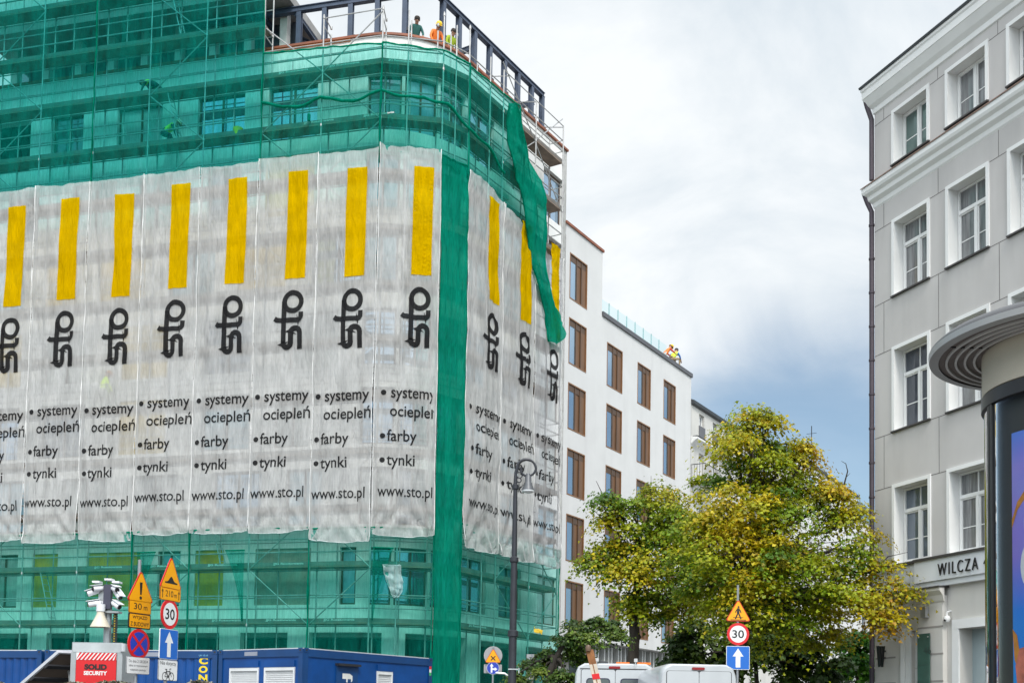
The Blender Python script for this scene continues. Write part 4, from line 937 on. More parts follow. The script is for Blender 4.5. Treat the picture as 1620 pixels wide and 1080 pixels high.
mb = MB(); mb.pbox(Q(4.65, 3.4, -0.30), dq * 0.95, nR * -0.1, Z3 * 0.95)
dk = mb.build('roller_box', mat('roller_box_white', (0.66, 0.65, 0.62), 0.5), dr)
mb = MB(); mb.pbox(Q(4.65, 0.02, -0.34), dq * 0.06, nR * -0.06, Z3 * 3.38); mb.pbox(Q(4.80, 0.02, -0.34), dq * 0.05, nR * -0.06, Z3 * 3.38); mb.build('door_jamb', DARKM, dr)
mb = MB(); mb.pbox(Q(3.56, 2.75, -0.40), dq * 1.08, nR * -0.012, Z3 * 0.03); mb.build('door_rail', mat('pale_fin', (0.55, 0.56, 0.55)), dr)
# address lettering, standing off the fascia
ADDR = MB(); vs_, fs_ = fit(text_mesh('WILCZA 4', 0.5, -0.004, 1.3), w=1.86, h=0.33)
fw = lambda x, y, o=0.27: Q(3.0 + x, 5.83 + y, o)
for k, f_ in enumerate(fs_): ADDR.add([fw(*vs_[i]) for i in f_] , [list(range(len(f_)))])
bm = bmesh.new(); vv = [bm.verts.new(fw(*p)) for p in vs_]
for f_ in fs_:
    try: bm.faces.new([vv[i] for i in f_])
    except ValueError: pass
ex = bmesh.ops.extrude_face_region(bm, geom=bm.faces[:]); bmesh.ops.translate(bm, verts=[g for g in ex['geom'] if isinstance(g, bmesh.types.BMVert)], vec=nR * -0.03)
bmesh.ops.recalc_face_normals(bm, faces=bm.faces[:]); me = bpy.data.meshes.new('lettering'); bm.to_mesh(me); bm.free(); me.materials.append(mat('letter_black', (0.012, 0.012, 0.014), 0.4)); link('lettering', me, GH)
# downpipe at the corner
mb = MB(); PUR = mat('plum_downpipe', (0.055, 0.042, 0.055), 0.5, 0.2, var=0.2)
px = Q(-0.09, 0, 0.04)
mb.path([Q(-0.25, 21.15, 0.2), Q(-0.20, 20.75, 0.12), px + Z3 * 20.3, px + Z3 * 18.4], 0.075, 10); mb.path([Q(-0.24, 18.0, 0.2), Q(-0.18, 17.7, 0.12), px + Z3 * 17.4, px + Z3 * 0.1], 0.075, 10)
for z in [1.2 + 1.05 * i for i in range(16)]: mb.tube(px + Z3 * z, px + Z3 * (z + 0.06), 0.092, 10)
mb.build('downpipe', PUR, GH, smooth=True)
# things fixed to the ground storey
t = thing('wall_lamp', 'small silver box lamp on the pilaster under the address band', 'lamp', Q(2.42, 4.75, 0.17))
mb = MB(); mb.pbox(Q(2.36, 4.72, 0.31), dq * 0.2, nR * -0.12, Z3 * 0.30); mb.build('housing', mat('silver_box', (0.45, 0.46, 0.48), 0.3, 0.7), t); mb = MB(); mb.pbox(Q(2.41, 4.80, 0.19), dq * 0.1, nR * -0.02, Z3 * 0.12); mb.build('bracket', DARKM, t)
t = thing('wall_camera', 'small white dome camera on the wall beside the doorway', 'camera', Q(3.2, 4.6, 0.0))
mb = MB(); F0 = Frame(Q(3.22, 4.62, 0.14), dq, nR); mb.lathe([(0.0, -0.09), (0.05, -0.075), (0.085, -0.02), (0.09, 0.03), (0.07, 0.09), (0, 0.1)], F0, 14); mb.build('dome', REV, t, smooth=True)
mb = MB(); mb.path([Q(3.22, 4.72, 0.14), Q(3.22, 4.82, 0.14), Q(3.22, 4.85, 0.0)], 0.025, 6); mb.build('bracket', REV, t)
mb = MB(); mb.lathe([(0, 0.10), (0.03, 0.09), (0.03, 0.05)], Frame(Q(3.22, 4.59, 0.14), dq, Z3, nR), 10); mb.build('lens', DARKM, t)
t = thing('glass_plaque', 'tall green glass plaque with etched writing beside the narrow window', 'plaque', Q(2.2, 2.0, 0.2))
PG = mat('green_plaque_glass', (0.07, 0.135, 0.11), 0.12, 0.1, var=0.25, scale=1.5)
mb = MB(); mb.pbox(Q(2.14, 1.5, 0.235), dq * 0.50, nR * -0.02, Z3 * 2.78); mb.build('panel', PG, t)
PL = mat('etched_dark', (0.03, 0.045, 0.04), 0.5); mb = MB()
flat(mb, fit(text_mesh('46', 0.3), h=0.22, x0=0.26, y0=0), lambda x, y: Q(2.14 + x, 3.70 + y, 0.239))
mb.build('lettering', PL, t)
mb = MB(); [mb.pbox(Q(2.16, z, 0.237), dq * 0.44, nR * -0.001, Z3 * 0.012) for z in (3.40, 2.95, 2.90)]; mb.build('etched_line', PL, t)
mb = MB(); [mb.tube(Q(x, z, 0.235), Q(x, z, 0.255), 0.02, 8) for x in (2.2, 2.58) for z in (4.18, 1.6)]; mb.build('stud', STEEL, t)
t = thing('projecting_letter', 'black three dimensional letter W projecting from the base wall near the downpipe', 'sign', Q(0.5, 3.5, 0.0))
mb = MB(); Fw_ = Frame(Q(0.42, 3.46, 0.40), nR * -1, dq)
wv, wf = fit(text_mesh('W', 0.6, 0.012), w=0.24, h=0.62)
bm = bmesh.new(); vv = [bm.verts.new(Q(0.44, 3.42 + y, 0.06 + x)) for x, y in wv]
for f_ in wf:
    try: bm.faces.new([vv[i] for i in f_])
    except ValueError: pass
ex = bmesh.ops.extrude_face_region(bm, geom=bm.faces[:]); bmesh.ops.translate(bm, verts=[g for g in ex['geom'] if isinstance(g, bmesh.types.BMVert)], vec=dq * 0.10)
bmesh.ops.recalc_face_normals(bm, faces=bm.faces[:]); me = bpy.data.meshes.new('letter'); bm.to_mesh(me); bm.free(); me.materials.append(mat('letter_black', (0.012, 0.012, 0.014))); link('letter', me, t)
mb = MB(); mb.tube(Q(0.49, 3.7, 0), Q(0.49, 3.7, 0.12), 0.02, 6); mb.tube(Q(0.49, 3.9, 0), Q(0.49, 3.9, 0.12), 0.02, 6); mb.build('bracket', DARKM, t)
def atz(px, py, z):
    r = ray(px, py); return CAMP + r * ((z - EYE) / r.z)
def flatxy(v): return V((v.x, v.y, 0))
# ================================================================ blue site containers
BLUE = mat('container_blue_paint', (0.002, 0.052, 0.215), 0.42, 0.0, var=0.2, scale=1.3, stain=0.3, spec=0.4)
BLUED = mat('container_blue_frame', (0.003, 0.042, 0.15), 0.45, var=0.12, stain=0.12)
SHUT = mat('roller_shutter_grey', (0.56, 0.57, 0.58), 0.5, var=0.05)
RIMW = mat('roof_edge_zinc', (0.55, 0.57, 0.60), 0.5, 0.3)
BLOCK = mat('concrete_block', (0.33, 0.32, 0.30), 0.9, var=0.15)
TOPZ = 3.65
def container(label, p0, p1, wins_=(), corr=True, deep=2.44, H_=2.6):
    """p0, p1: left and right ends of the front face (plan)."""
    t = thing('site_container', label, 'container', flatxy(p0), 'blue site containers in front of the scaffolding')
    d = flatxy(p1 - p0); Lc = d.length; d.normalize(); n_ = V((d.y, -d.x, 0)); o = flatxy(p0)
    z0, z1 = TOPZ - H_, TOPZ
    Pc = lambda x, z, k=0.0: o + d * x + n_ * k + Z3 * z
    mb = MB(); holes_ = [(a, b, c, e) for a, b, c, e in wins_]
    if corr:
        N_ = int(Lc / 0.28) * 4; xs = [0.16 + (Lc - 0.32) * i / N_ for i in range(N_ + 1)]
        off = lambda i: (-0.035, -0.075, -0.075, -0.035)[i % 4]
        for i in range(N_): mb.poly([Pc(xs[i], z0 + 0.15, off(i)), Pc(xs[i + 1], z0 + 0.15, off(i + 1)), Pc(xs[i + 1], z1 - 0.25, off(i + 1)), Pc(xs[i], z1 - 0.25, off(i))])
    else: wall_holes(mb, o + n_ * -0.04, d, n_, 0.16, Lc - 0.16, z0 + 0.15, z1 - 0.25, holes_, 0.08)
    mb.pbox(Pc(0.05, z0, -deep), d * (Lc - 0.1), n_ * 0.05, Z3 * (H_ - 0.02)); mb.pbox(Pc(0.02, z0 + 0.1, -0.1), d * 0.04, n_ * -(deep - 0.2), Z3 * (H_ - 0.2)); mb.pbox(Pc(Lc - 0.06, z0 + 0.1, -0.1), d * 0.04, n_ * -(deep - 0.2), Z3 * (H_ - 0.2))
    mb.build('wall', BLUE, t)
    mb = MB()
    for x in (0, Lc - 0.16): mb.pbox(Pc(x, z0, 0), d * 0.16, n_ * -0.16, Z3 * (H_ - 0.03)); mb.pbox(Pc(x, z0, -deep + .16), d * 0.16, n_ * -0.16, Z3 * (H_ - 0.03))
    mb.pbox(Pc(0.16, z1 - 0.25, -0.005), d * (Lc - 0.32), n_ * -0.12, Z3 * 0.22); mb.pbox(Pc(0.16, z0, -0.005), d * (Lc - 0.32), n_ * -0.12, Z3 * 0.15)
    for x in (0.005, Lc - 0.125): mb.pbox(Pc(x, z0 + .15, -0.16), d * 0.12, n_ * -(deep - 0.32), Z3 * 0.15); mb.pbox(Pc(x, z1 - 0.25, -0.16), d * 0.12, n_ * -(deep - 0.32), Z3 * 0.22)
    mb.build('corner_frame', BLUED, t)
    mb = MB(); mb.pbox(Pc(0.02, z1 - 0.028, -0.02), d * (Lc - 0.04), n_ * -(deep - 0.06), Z3 * 0.03); mb.build('roof', RIMW, t)
    for x in (0.0, Lc - 0.17):
        mb = MB(); mb.pbox(Pc(x, z1 - 0.12, 0.012), d * 0.17, n_ * -0.012, Z3 * 0.12); c = mb.build('corner_casting', BLUED, t)
        mb = MB(); mb.pbox(Pc(x + 0.05, z1 - 0.09, 0.014), d * 0.07, n_ * -0.002, Z3 * 0.05); mb.build('casting_hole', DARKM, c)
    mb = MB()
    for x in (0.1, Lc / 2, Lc - 0.7):
        for y in (-0.5, -deep + 0.0): mb.pbox(Pc(x, -0.1, y + 0.4), d * 0.6, n_ * -0.4, Z3 * (z0 + 0.1))
    mb.build('support_block', BLOCK, t)
    for a, b, c, e in wins_:
        f = MB()
        for x0, x1, y0, y1 in ((a, b, e - 0.10, e), (a, a + 0.05, c, e - 0.1), (b - 0.05, b, c, e - 0.1), (a, b, c - 0.04, c)): f.pbox(Pc(x0, y0, 0.0), d * (x1 - x0), n_ * -0.06, Z3 * (y1 - y0))
        f = f.build('window', mat('white_shutter_frame', (0.66, 0.67, 0.68), 0.5), t)
        s_ = MB(); k = int((e - 0.1 - c) / 0.055)
        for i in range(k):
            zz = c + (e - 0.1 - c) * i / k; s_.add([Pc(a + .05, zz, -0.055), Pc(b - .05, zz, -0.055), Pc(b - .05, zz + 0.04, -0.04), Pc(a + .05, zz + 0.04, -0.04), Pc(b - .05, zz + (e - 0.1 - c) / k, -0.055), Pc(a + .05, zz + (e - 0.1 - c) / k, -0.055)], [[0, 1, 2, 3], [3, 2, 4, 5]])
        s_.build('roller_shutter', SHUT, f)
        h = MB(); h.pbox(Pc(a, e, 0.01), d * (b - a), n_ * -0.06, Z3 * 0.2); h.build('shutter_box', BLUE, f)
    return t, Pc, Lc
q1 = atz(344, 1027.5, TOPZ); q2 = flatxy(q1) + dL * 6.06
c1, Pc, Lc = container('blue corrugated site container with yellow letters running down its end beside the sign posts', q2, q1)
LY = mat('container_yellow_letters', (0.72, 0.52, 0.01), 0.6)
for i, ch in enumerate('CON'):
    mb = MB(); flat(mb, fit(text_mesh(ch, 0.5, 0.022), w=0.30, h=0.215), lambda x, y: Pc(Lc - 0.62 + x, TOPZ - 0.435 - 0.262 * i + y, -0.015)); 
    mb.pbox(Pc(Lc - 0.66, TOPZ - 0.47 - 0.262 * i, -0.02), dL * -0.40, nL * -0.03, Z3 * 0.262, 1); mb.build('lettering', [LY, BLUE], c1)
mb = MB(); flat(mb, fit(text_mesh('UN 10-10', 0.3), w=0.30, h=0.05), lambda x, y: Pc(Lc - 0.62 + x, TOPZ - 0.19 + y, 0.0)); mb.build('number_plate', mat('pale_blue_marking', (0.2, 0.5, 0.7), 0.6), c1)
mb = MB(); mb.pbox(Pc(Lc - 2.6, TOPZ - 0.2, 0.002), dL * -0.85, nL * -0.006, Z3 * 0.13); mb.build('data_plate', mat('grey_plate', (0.25, 0.27, 0.33), 0.5), c1)
q3 = q2 + dL * 0.12
container('dark blue corrugated site container half hidden by the tilted solar panel', q3 + dL * 6.06, q3)
q4 = flatxy(q1) - dL * 0.05; q5 = atz(479, 1023.5, TOPZ); dm = (flatxy(q5) - q4); lm = dm.length
s_ = lm / 2.9
c3, Pc, Lc = container('blue flat walled site container with two pale roller shutters', q4, q5, [(0.40 * s_, 1.42 * s_, 1.6, 3.1), (1.62 * s_, 2.64 * s_, 1.6, 3.1)], corr=False)
mb = MB(); mb.pbox(Pc(1.12, TOPZ - 0.2, 0.002), dm.normalized() * 0.55, V((0, 0.006, 0)), Z3 * 0.12); mb.build('data_plate', mat('grey_plate', (0.25, 0.27, 0.33)), c3)
q6 = atz(684, 1040.5, TOPZ); d6 = (flatxy(q6) - flatxy(q5)).normalized(); n6 = V((d6.y, -d6.x, 0))
c4, Pc, Lc = container('blue site container angled away towards the corner with a door recess and one small shutter', flatxy(q5) + d6 * 0.06, q6, [(3.05, 3.75, 1.6, 3.12)], corr=False)
mb = MB(); mb.pbox(Pc(1.3, 1.2, 0.0), d6 * 0.9, n6 * -0.04, Z3 * 2.0); dr = mb.build('door', BLUED, c4)
mb = MB(); mb.pbox(Pc(1.28, 3.2, 0.12), d6 * 0.94, n6 * -0.16, Z3 * 0.07); mb.build('door_hood', DARKM, dr)
mb = MB(); flat(mb, ([(0, 0.1), (0.16, 0.1), (0.16, 0.0), (0.22, 0.0), (0.22, 0.1), (0.36, 0.1), (0.36, 0.0), (0.42, 0.05), (0.42, 0.2), (0.3, 0.26), (0.0, 0.26)], [list(range(11))]), lambda x, y: Pc(1.55 + x, 2.72 + y, 0.004)); mb.build('pictogram', LET, dr)
for i, cc in enumerate(((0.6, 0.03, 0.03), (0.7, 0.7, 0.7), (0.05, 0.4, 0.12))):
    mb = MB(); mb.pbox(Pc(Lc - 0.14, 3.28 - 0.1 * i, 0.004), d6 * 0.1, n6 * -0.003, Z3 * 0.1); mb.build('sticker', mat('sticker_%s' % ('red', 'white', 'green')[i], cc, 0.5), c4)

# ================================================================ security mast and its cabinet
GAL = mat('galvanised_sheet', (0.42, 0.44, 0.45), 0.4, 0.55, var=0.2, scale=1.5, stain=0.15)
WPL = mat('white_plastic', (0.72, 0.73, 0.76), 0.4, var=0.03)
SM = thing('security_mast', 'grey security cabinet with red sign and a camera mast', 'security tower', V((-8.0, 22, 0)))
cx0 = at(113, 1050, 22); cx1 = at(193, 1050, 22); X0, X1 = cx0.x, cx1.x; Ym = 22.0; TZm = 3.03
mb = MB(); mb.pbox((X0, Ym, 0.9), (X1 - X0, 0, 0), (0, 0.9, 0), (0, 0, TZm - 0.9)); cab = mb.build('cabinet', GAL, SM)
mb = MB(); mb.pbox((X0 + 0.02, Ym - 0.012, TZm - 0.19), (X1 - X0 - 0.04, 0, 0), (0, 0.012, 0), (0, 0, 0.17)); mb.build('top_panel', mat('cabinet_light_grey', (0.5, 0.52, 0.53), 0.4, 0.4, var=0.25, scale=1.2), cab)
for x in (X0 - 0.01, X1 - 0.09):
    mb = MB(); mb.pbox((x, Ym - 0.02, 0.9), (0.10, 0, 0), (0, 0.1, 0), (0, 0, TZm - 0.9 - 0.2)); mb.build('corner_post', GAL, cab)
mb = MB(); mb.tube((X1 + 0.02, Ym - 0.03, TZm - 0.17), (X1 + 0.02, Ym - 0.03, TZm - 0.02), 0.05, 10); mb.build('socket', RIMW, cab)
RED = mat('sign_red', (0.62, 0.012, 0.016), 0.4, var=0.05); SWH = mat('sign_white', (0.76, 0.76, 0.76), 0.4, var=0.03); SBK = mat('sign_black', (0.012, 0.012, 0.013), 0.45); SBL = mat('sign_blue', (0.012, 0.13, 0.52), 0.4, var=0.05)
SYE = mat('sign_orange_yellow', (0.85, 0.36, 0.0), 0.4, var=0.05); SBD = mat('sign_dark_blue', (0.02, 0.05, 0.42), 0.4, var=0.05); SGR = mat('sign_back_grey', (0.34, 0.34, 0.35), 0.5, 0.3, var=0.1); POLE = mat('grey_sign_pole', (0.33, 0.34, 0.36), 0.4, 0.5, var=0.15, stain=.15)
s0, s1 = X0 + 0.10, X1 - 0.10; sy = Ym - 0.03
mb = MB(); mb.pbox((s0, sy, 2.0), (s1 - s0, 0, 0), (0, 0.015, 0), (0, 0, 0.69)); sg = mb.build('sign_board', RED, cab)
mb = MB(); mb.pbox((s0, sy - 0.003, 2.69), (s1 - s0, 0, 0), (0, 0.017, 0), (0, 0, 0.14)); mb.build('hazard_strip', SWH, sg)
mb = MB(); W_ = s1 - s0
for i in range(11):
    x = s0 + W_ * (i - 0.6) / 10; a, b = max(x, s0), min(x + 0.045, s1); 
    pts = [(x, 2.69), (x + 0.045, 2.69), (x + 0.155, 2.83), (x + 0.11, 2.83)]; pts = [(min(max(u, s0), s1), z) for u, z in pts]
    if pts[1][0] - pts[0][0] + pts[2][0] - pts[3][0] > 0.01: mb.poly([(u, sy - 0.006, z) for u, z in pts])
mb.build('hazard_stripe', RED, sg)
mb = MB(); flat(mb, fit(text_mesh('SOLID', 0.2, 0.012), w=W_ * 0.56, h=0.11), lambda x, y: V((s0 + W_ * 0.21 + x, sy - 0.004, 2.50 + y))); mb.build('lettering', SBK, sg)
mb = MB(); flat(mb, fit(text_mesh('SECURITY', 0.2, 0.008), w=W_ * 0.58, h=0.08), lambda x, y: V((s0 + W_ * 0.2 + x, sy - 0.004, 2.395 + y))); mb.build('lettering', SWH, sg)
my = 22.5; mx_ = at(170, 1000, my).x
mb = MB(); mb.tube((mx_, my, 1.5), (mx_, my, 4.05), 0.075, 12); mb.build('mast', GAL, SM, smooth=True)
mb = MB(); mb.pbox((mx_ - 0.05, my - 0.16, 3.72), (0.14, 0, 0), (0, 0.12, 0), (0, 0, 0.48)); mb.build('head_box', mat('dark_head_box', (0.05, 0.05, 0.08), 0.4), SM)
mb = MB(); mb.pbox((mx_ - 0.17, my - 0.1, 3.68), (0.12, 0, 0), (0, 0.12, 0), (0, 0, 0.5)); mb.pbox((mx_ - 0.08, my - 0.15, 3.64), (0.34, 0, 0), (0, 0.2, 0), (0, 0, 0.04)); mb.build('head_bracket', GAL, SM)
for i in range(3):
    mb = MB(); x = (mx_ - 0.27, mx_ - 0.03, mx_ + 0.12)[i]; mb.pbox((x, my - 0.2, 4.23 + (0.05 if i == 1 else 0)), (0.14, 0, 0), (0, 0.2, 0), (0, 0, 0.035)); mb.build('rain_shield', WPL, SM)
def bullet(x, z, dx, dz, ln=0.30):
    ln *= 0.82
    a = V((x, my - 0.12, z)); d = V((dx, -0.55, dz)).normalized(); b = a + d * ln
    mb = MB(); mb.path([a - d * 0.02, a, a + d * 0.06, b, b + d * 0.015], [0.03, 0.056, 0.06, 0.06, 0.054], 12); c = mb.build('camera', WPL, SM, smooth=True)
    mb = MB(); mb.tube(b + d * 0.016, b + d * 0.024, 0.045, 12); mb.build('lens', SBK, c)
    sd = d.cross(Z3).normalized(); up = sd.cross(d); mb = MB(); mb.pbox(a - sd * 0.065 + up * 0.065, d * (ln + 0.05), sd * 0.13, up * 0.012); mb.build('sunshade', WPL, c)
    mb = MB(); mb.path([a - d * .02, V((mx_ + (0.1 if dx > 0 else -0.1), my, z + 0.02))], 0.035, 8); mb.build('arm', WPL, c)
for x, z, dx, dz, ln in ((mx_ - 0.10, 4.13, -0.6, -0.15, 0.2), (mx_ - 0.17, 4.08, -1.3, -0.55, 0.24), (mx_ - 0.12, 3.84, -1.2, -0.3, 0.26), (mx_ + 0.13, 4.13, 0.5, -0.2, 0.2), (mx_ + 0.17, 4.08, 0.9, -1.0, 0.24), (mx_ + 0.14, 3.84, 1.0, -0.6, 0.22)): bullet(x, z, dx, dz, ln)
hx = at(158, 1000, my - 0.2).x
mb = MB(); mb.lathe([(0.19, 3.35), (0.185, 3.37), (0.12, 3.50), (0.075, 3.60), (0.07, 3.66), (0.0, 3.66)], Frame((hx, my - 0.2, 0), (1, 0, 0), (0, 1, 0)), 20); mb.lathe([(0.19, 3.35), (0.14, 3.40), (0.0, 3.5)], Frame((hx, my - 0.2, 0), (1, 0, 0), (0, 1, 0)), 20); hr = mb.build('horn_speaker', mat('cream_horn', (0.62, 0.56, 0.45), 0.5, var=0.06), SM, smooth=True)
mb = MB(); mb.tube((hx, my - 0.2, 3.66), (hx, my - 0.2, 3.80), 0.085, 14); mb.build('driver_unit', WPL, hr, smooth=True)
mb = MB(); mb.tube((hx, my - 0.2, 3.72), (mx_, my, 3.72), 0.02, 6); mb.tube((mx_ - 0.12, my, 3.40), (mx_ + 0.14, my, 3.40), 0.02, 6); mb.build('bracket', DARKM, hr)
ch = MB()
for i in range(26):
    z = 3.62 - 0.05 * i; ch.pbox((mx_ + 0.12, my - 0.06, z), (0.075, 0, 0), (0, 0.06, 0), (0, 0, 0.038))
ch.pbox((mx_ + 0.135, my - 0.04, 2.3), (0.045, 0, 0), (0, 0.03, 0), (0, 0, 1.36)); ch.build('cable_chain', mat('cable_chain_black', (0.02, 0.02, 0.02), 0.5), SM)
ch = MB()
for i in range(26): ch.pbox((mx_ + 0.145, my - 0.066, 3.63 - 0.05 * i), (0.025, 0, 0), (0, 0.004, 0), (0, 0, 0.018))
ch.build('cable', mat('yellow_cable', (0.55, 0.42, 0.03), 0.6), SM)
mb = MB(); mb.tube((mx_ - 0.16, my, 2.99), (mx_ + 0.1, my, 2.99), 0.03, 8); mb.tube((mx_, my - 0.1, 2.93), (mx_, my + 0.1, 2.99), 0.04, 8); mb.build('mast_clamp', STEEL, SM)
mb = MB(); mb.pbox((X0 - 0.3, Ym + 0.05, 0.62), (X1 - X0 + 0.6, 0, 0), (0, 0.8, 0), (0, 0, 0.28)); mb.build('trailer_frame', GAL, SM)
for x in (X0 - 0.35, X1 + 0.25):
    mb = MB(); mb.lathe([(0.0, -0.09), (0.2, -0.09), (0.22, -0.07), (0.33, -0.06), (0.34, 0.0), (0.33, 0.06), (0.2, 0.09), (0, 0.09)], Frame((x, Ym + 0.45, 0.34), (0, 1, 0), Z3, (1, 0, 0)), 20); mb.build('wheel', mat('tyre_rubber', (0.02, 0.02, 0.02), 0.8), SM, smooth=True)
# tilted solar panel leaning beside the cabinet, seen from its underside
SP = thing('solar_panel', 'tilted solar panel with pale frame propped beside the security cabinet', 'solar panel', V((-9.4, 22, 0)))
p_lo, p_hi, p_r = at(20, 1092, 22.3), at(90, 1031, 22.3), at(116, 1034, 22.3)
ed = (p_hi - p_lo); wd = V((0.75, 0.85, 0.0)) * 1.15
mb = MB(); mb.pbox(p_lo, ed, wd, V((-0.018, 0.006, 0.018))); mb.build('panel', mat('panel_back_brown', (0.17, 0.125, 0.10), 0.6, var=0.2), SP)
fr = MB(); al = mat('aluminium_frame', (0.62, 0.62, 0.66), 0.35, 0.5)
for a, b in ((p_lo, ed), (p_lo + wd, ed)): fr.pbox(a + V((0.02, -0.02, -0.03)), b, V((0.03, 0.03, 0)), V((-0.03, 0, 0.045)))
for a in (p_lo, p_hi): fr.pbox(a + V((0.02, -0.02, -0.03)), wd, V((0.025, 0, 0.025)), V((-0.03, 0, 0.045)))
fr.build('frame', al, SP)
for k in (0.36, 0.68):
    mb = MB(); mb.pbox(p_lo + ed * k + V((0.03, -0.02, -0.05)), wd, ed.normalized() * 0.09, V((0.02, 0, -0.03))); mb.build('back_rail', DARKM, SP)
mb = MB(); mb.tube(p_lo + ed * 0.55 + wd * 0.5, V((X0 - 0.05, 22.4, 1.6)), 0.025, 6); mb.tube(p_lo + ed * 0.2 + wd * 0.35, V((X0 - 0.4, 22.4, 0.7)), 0.025, 6); mb.build('strut', STEEL, SP)
mb = MB(); c_ = p_lo + ed * 0.76 + wd * 0.45; mb.pbox(c_ + V((0.04, -0.04, -0.06)), ed.normalized() * 0.14, wd.normalized() * 0.12, V((0.03, 0, -0.04))); mb.build('junction_box', SBK, SP)
mb = MB()
for a in (p_lo + wd * 0.15 + ed * 0.1, p_lo + wd * 0.9 + ed * 0.1): mb.tube(a, V((a.x + 0.1, a.y, 0)), 0.03, 6)
mb.build('leg', STEEL, SP)

# ================================================================ road signs
def sign_post(label, x, y, deg, top, base_r=0.03, name='sign_post'):
    t = thing(name, label, 'road sign', V((x, y, 0)), 'road sign posts')
    d = az(deg); n_ = V((d.y, -d.x, 0))
    if n_.dot(V((-x, -y, 0))) < 0: n_ = -n_
    mb = MB(); mb.tube((x, y, 0), (x, y, top), base_r, 12); mb.build('pole', POLE, t, smooth=True)
    return t, (lambda z0: Frame(V((x, y, z0)) + n_ * 0.045, d, -n_))
def plate(t, F, outline, cm, layers, name='sign_plate'):
    mb = MB(); mb.prism(outline, F, -0.004, 0.012); b = mb.build(name, [cm], t)
    mb = MB(); mb.prism([(x * 0.985, z * 0.985) for x, z in outline], F, 0.0125, 0.014); mb.build('plate_back', SGR, b)
    mb = MB(); mb.pbox(F(-0.06, 0.014, -0.03), F.x * 0.12, F.y * 0.05, F.z * 0.06); mb.build('clamp', STEEL, b)
    for i, (nm, shapes, m_) in enumerate(layers):
        mb = MB()
        for k, s_ in enumerate(shapes): flat(mb, s_, lambda x, y: F(x, -0.006 - 0.002 * i - 0.0005 * k, y))
        mb.build(nm, m_, b)
    return b
def rrect(w, h, r=0.03, n=4):
    o = []
    for cx_, cy_, a in ((w / 2 - r, h / 2 - r, 0), (-w / 2 + r, h / 2 - r, 90), (-w / 2 + r, -h / 2 + r, 180), (w / 2 - r, -h / 2 + r, 270)): o += arc(cx_, cy_, r, a, a + 90, n)
    return o
def rtri(s, r=0.04, n=4):
    h = s * math.sqrt(3) / 2; o = []
    P_ = [(0, h * 2 / 3 - 2 * r), (-s / 2 + r * 1.73, -h / 3 + r), (s / 2 - r * 1.73, -h / 3 + r)]
    for (cx_, cy_), a in zip(P_, (30, 150, 270)): o += arc(cx_, cy_, r, a, a + 120, n)
    return o
sc = lambda poly, k: [(x * k, z * k) for x, z in poly]
pl = lambda poly: (poly, [list(range(len(poly)))])
def offs(shape, dx, dy): return [(x + dx, y + dy) for x, y in shape[0]], shape[1]
def ctext(s, w, h, dx=0, dy=0, bold=0.0): return fit(text_mesh(s, 0.3, bold), w=w, h=h, x0=-w / 2 + dx, y0=-h / 2 + dy)
def warn(t, F, s, symbol):
    o = rtri(s); return plate(t, F, o, RED, [('border', [pl(sc(o, 0.975))], mat('sign_border_red', (0.55, 0.05, 0.01), 0.4)), ('face', [pl(sc(rtri(s, 0.035), 0.90))], SYE), ('symbol', symbol, SBK)])
def panel(t, F, w, h, field, border, layers, b=0.02, nm='supplementary_plate'):
    o = rrect(w, h); return plate(t, F, o, border, [('face', [pl(rrect(w - 2 * b, h - 2 * b, 0.02))], field)] + layers, nm)
def limit(t, F, r, txt):
    o = disc2(0, 0, r, 40)[0]; return plate(t, F, o, RED, [('face', [disc2(0, 0, r * 0.76, 40)], SWH), ('lettering', [ctext(txt, r * 1.06, r * 0.72, bold=0.004)], SBK)])
def arrow(h, w, hw, hh, dx=0.0, dy=0.0): return ([(-w / 2 + dx, -h / 2 + dy), (w / 2 + dx, -h / 2 + dy), (w / 2 + dx, h / 2 - hh + dy), (hw / 2 + dx, h / 2 - hh + dy), (dx, h / 2 + dy), (-hw / 2 + dx, h / 2 - hh + dy), (-w / 2 + dx, h / 2 - hh + dy)], [list(range(7))])
def zof(px, py, Y): return at(px, py, Y).z
Ys = 20.0
# post 1
x1 = at(217, 1000, Ys).x
t, F = sign_post('grey post with an exclamation mark triangle over a no stopping disc and text plates', x1, Ys, 25, zof(222, 885, Ys))
excl = [([(-0.035, 0.12), (0.035, 0.12), (0.018, -0.10), (-0.018, -0.10)], [[3, 2, 1, 0]]), disc2(0, -0.145, 0.03, 14)]
warn(t, F(zof(220, 935, Ys)), 0.66, [offs(excl[0], 0, 0.04), offs(excl[1], 0, 0.03)])
panel(t, F(zof(219, 959, Ys)), 0.54, 0.255, SYE, mat('plate_rim_brown', (0.35, 0.12, 0.01), 0.4), [('lettering', [ctext('30', 0.19, 0.11, -0.06), ctext('m', 0.085, 0.065, 0.13, -0.022)], SBK)], 0.012)
panel(t, F(zof(218, 982, Ys)), 0.54, 0.27, SYE, SBK, [('lettering', [ctext('WYJAZD', 0.36, 0.075, 0, 0.055, 0.003), ctext('Z BUDOWY', 0.45, 0.075, 0, -0.055, 0.003)], SBK)], 0.02)
r = 0.265
o = disc2(0, 0, r, 40)[0]
b_ = r * 0.80
cr1 = [stroke2([(-b_ * .74, -b_ * .74), (b_ * .74, b_ * .74)], 0.05), stroke2([(-b_ * .74, b_ * .74), (b_ * .74, -b_ * .74)], 0.05)]
plate(t, F(zof(214, 1018, Ys)), o, RED, [('face', [disc2(0, 0, r * 0.80, 40)], SBD), ('cross', cr1, RED)])
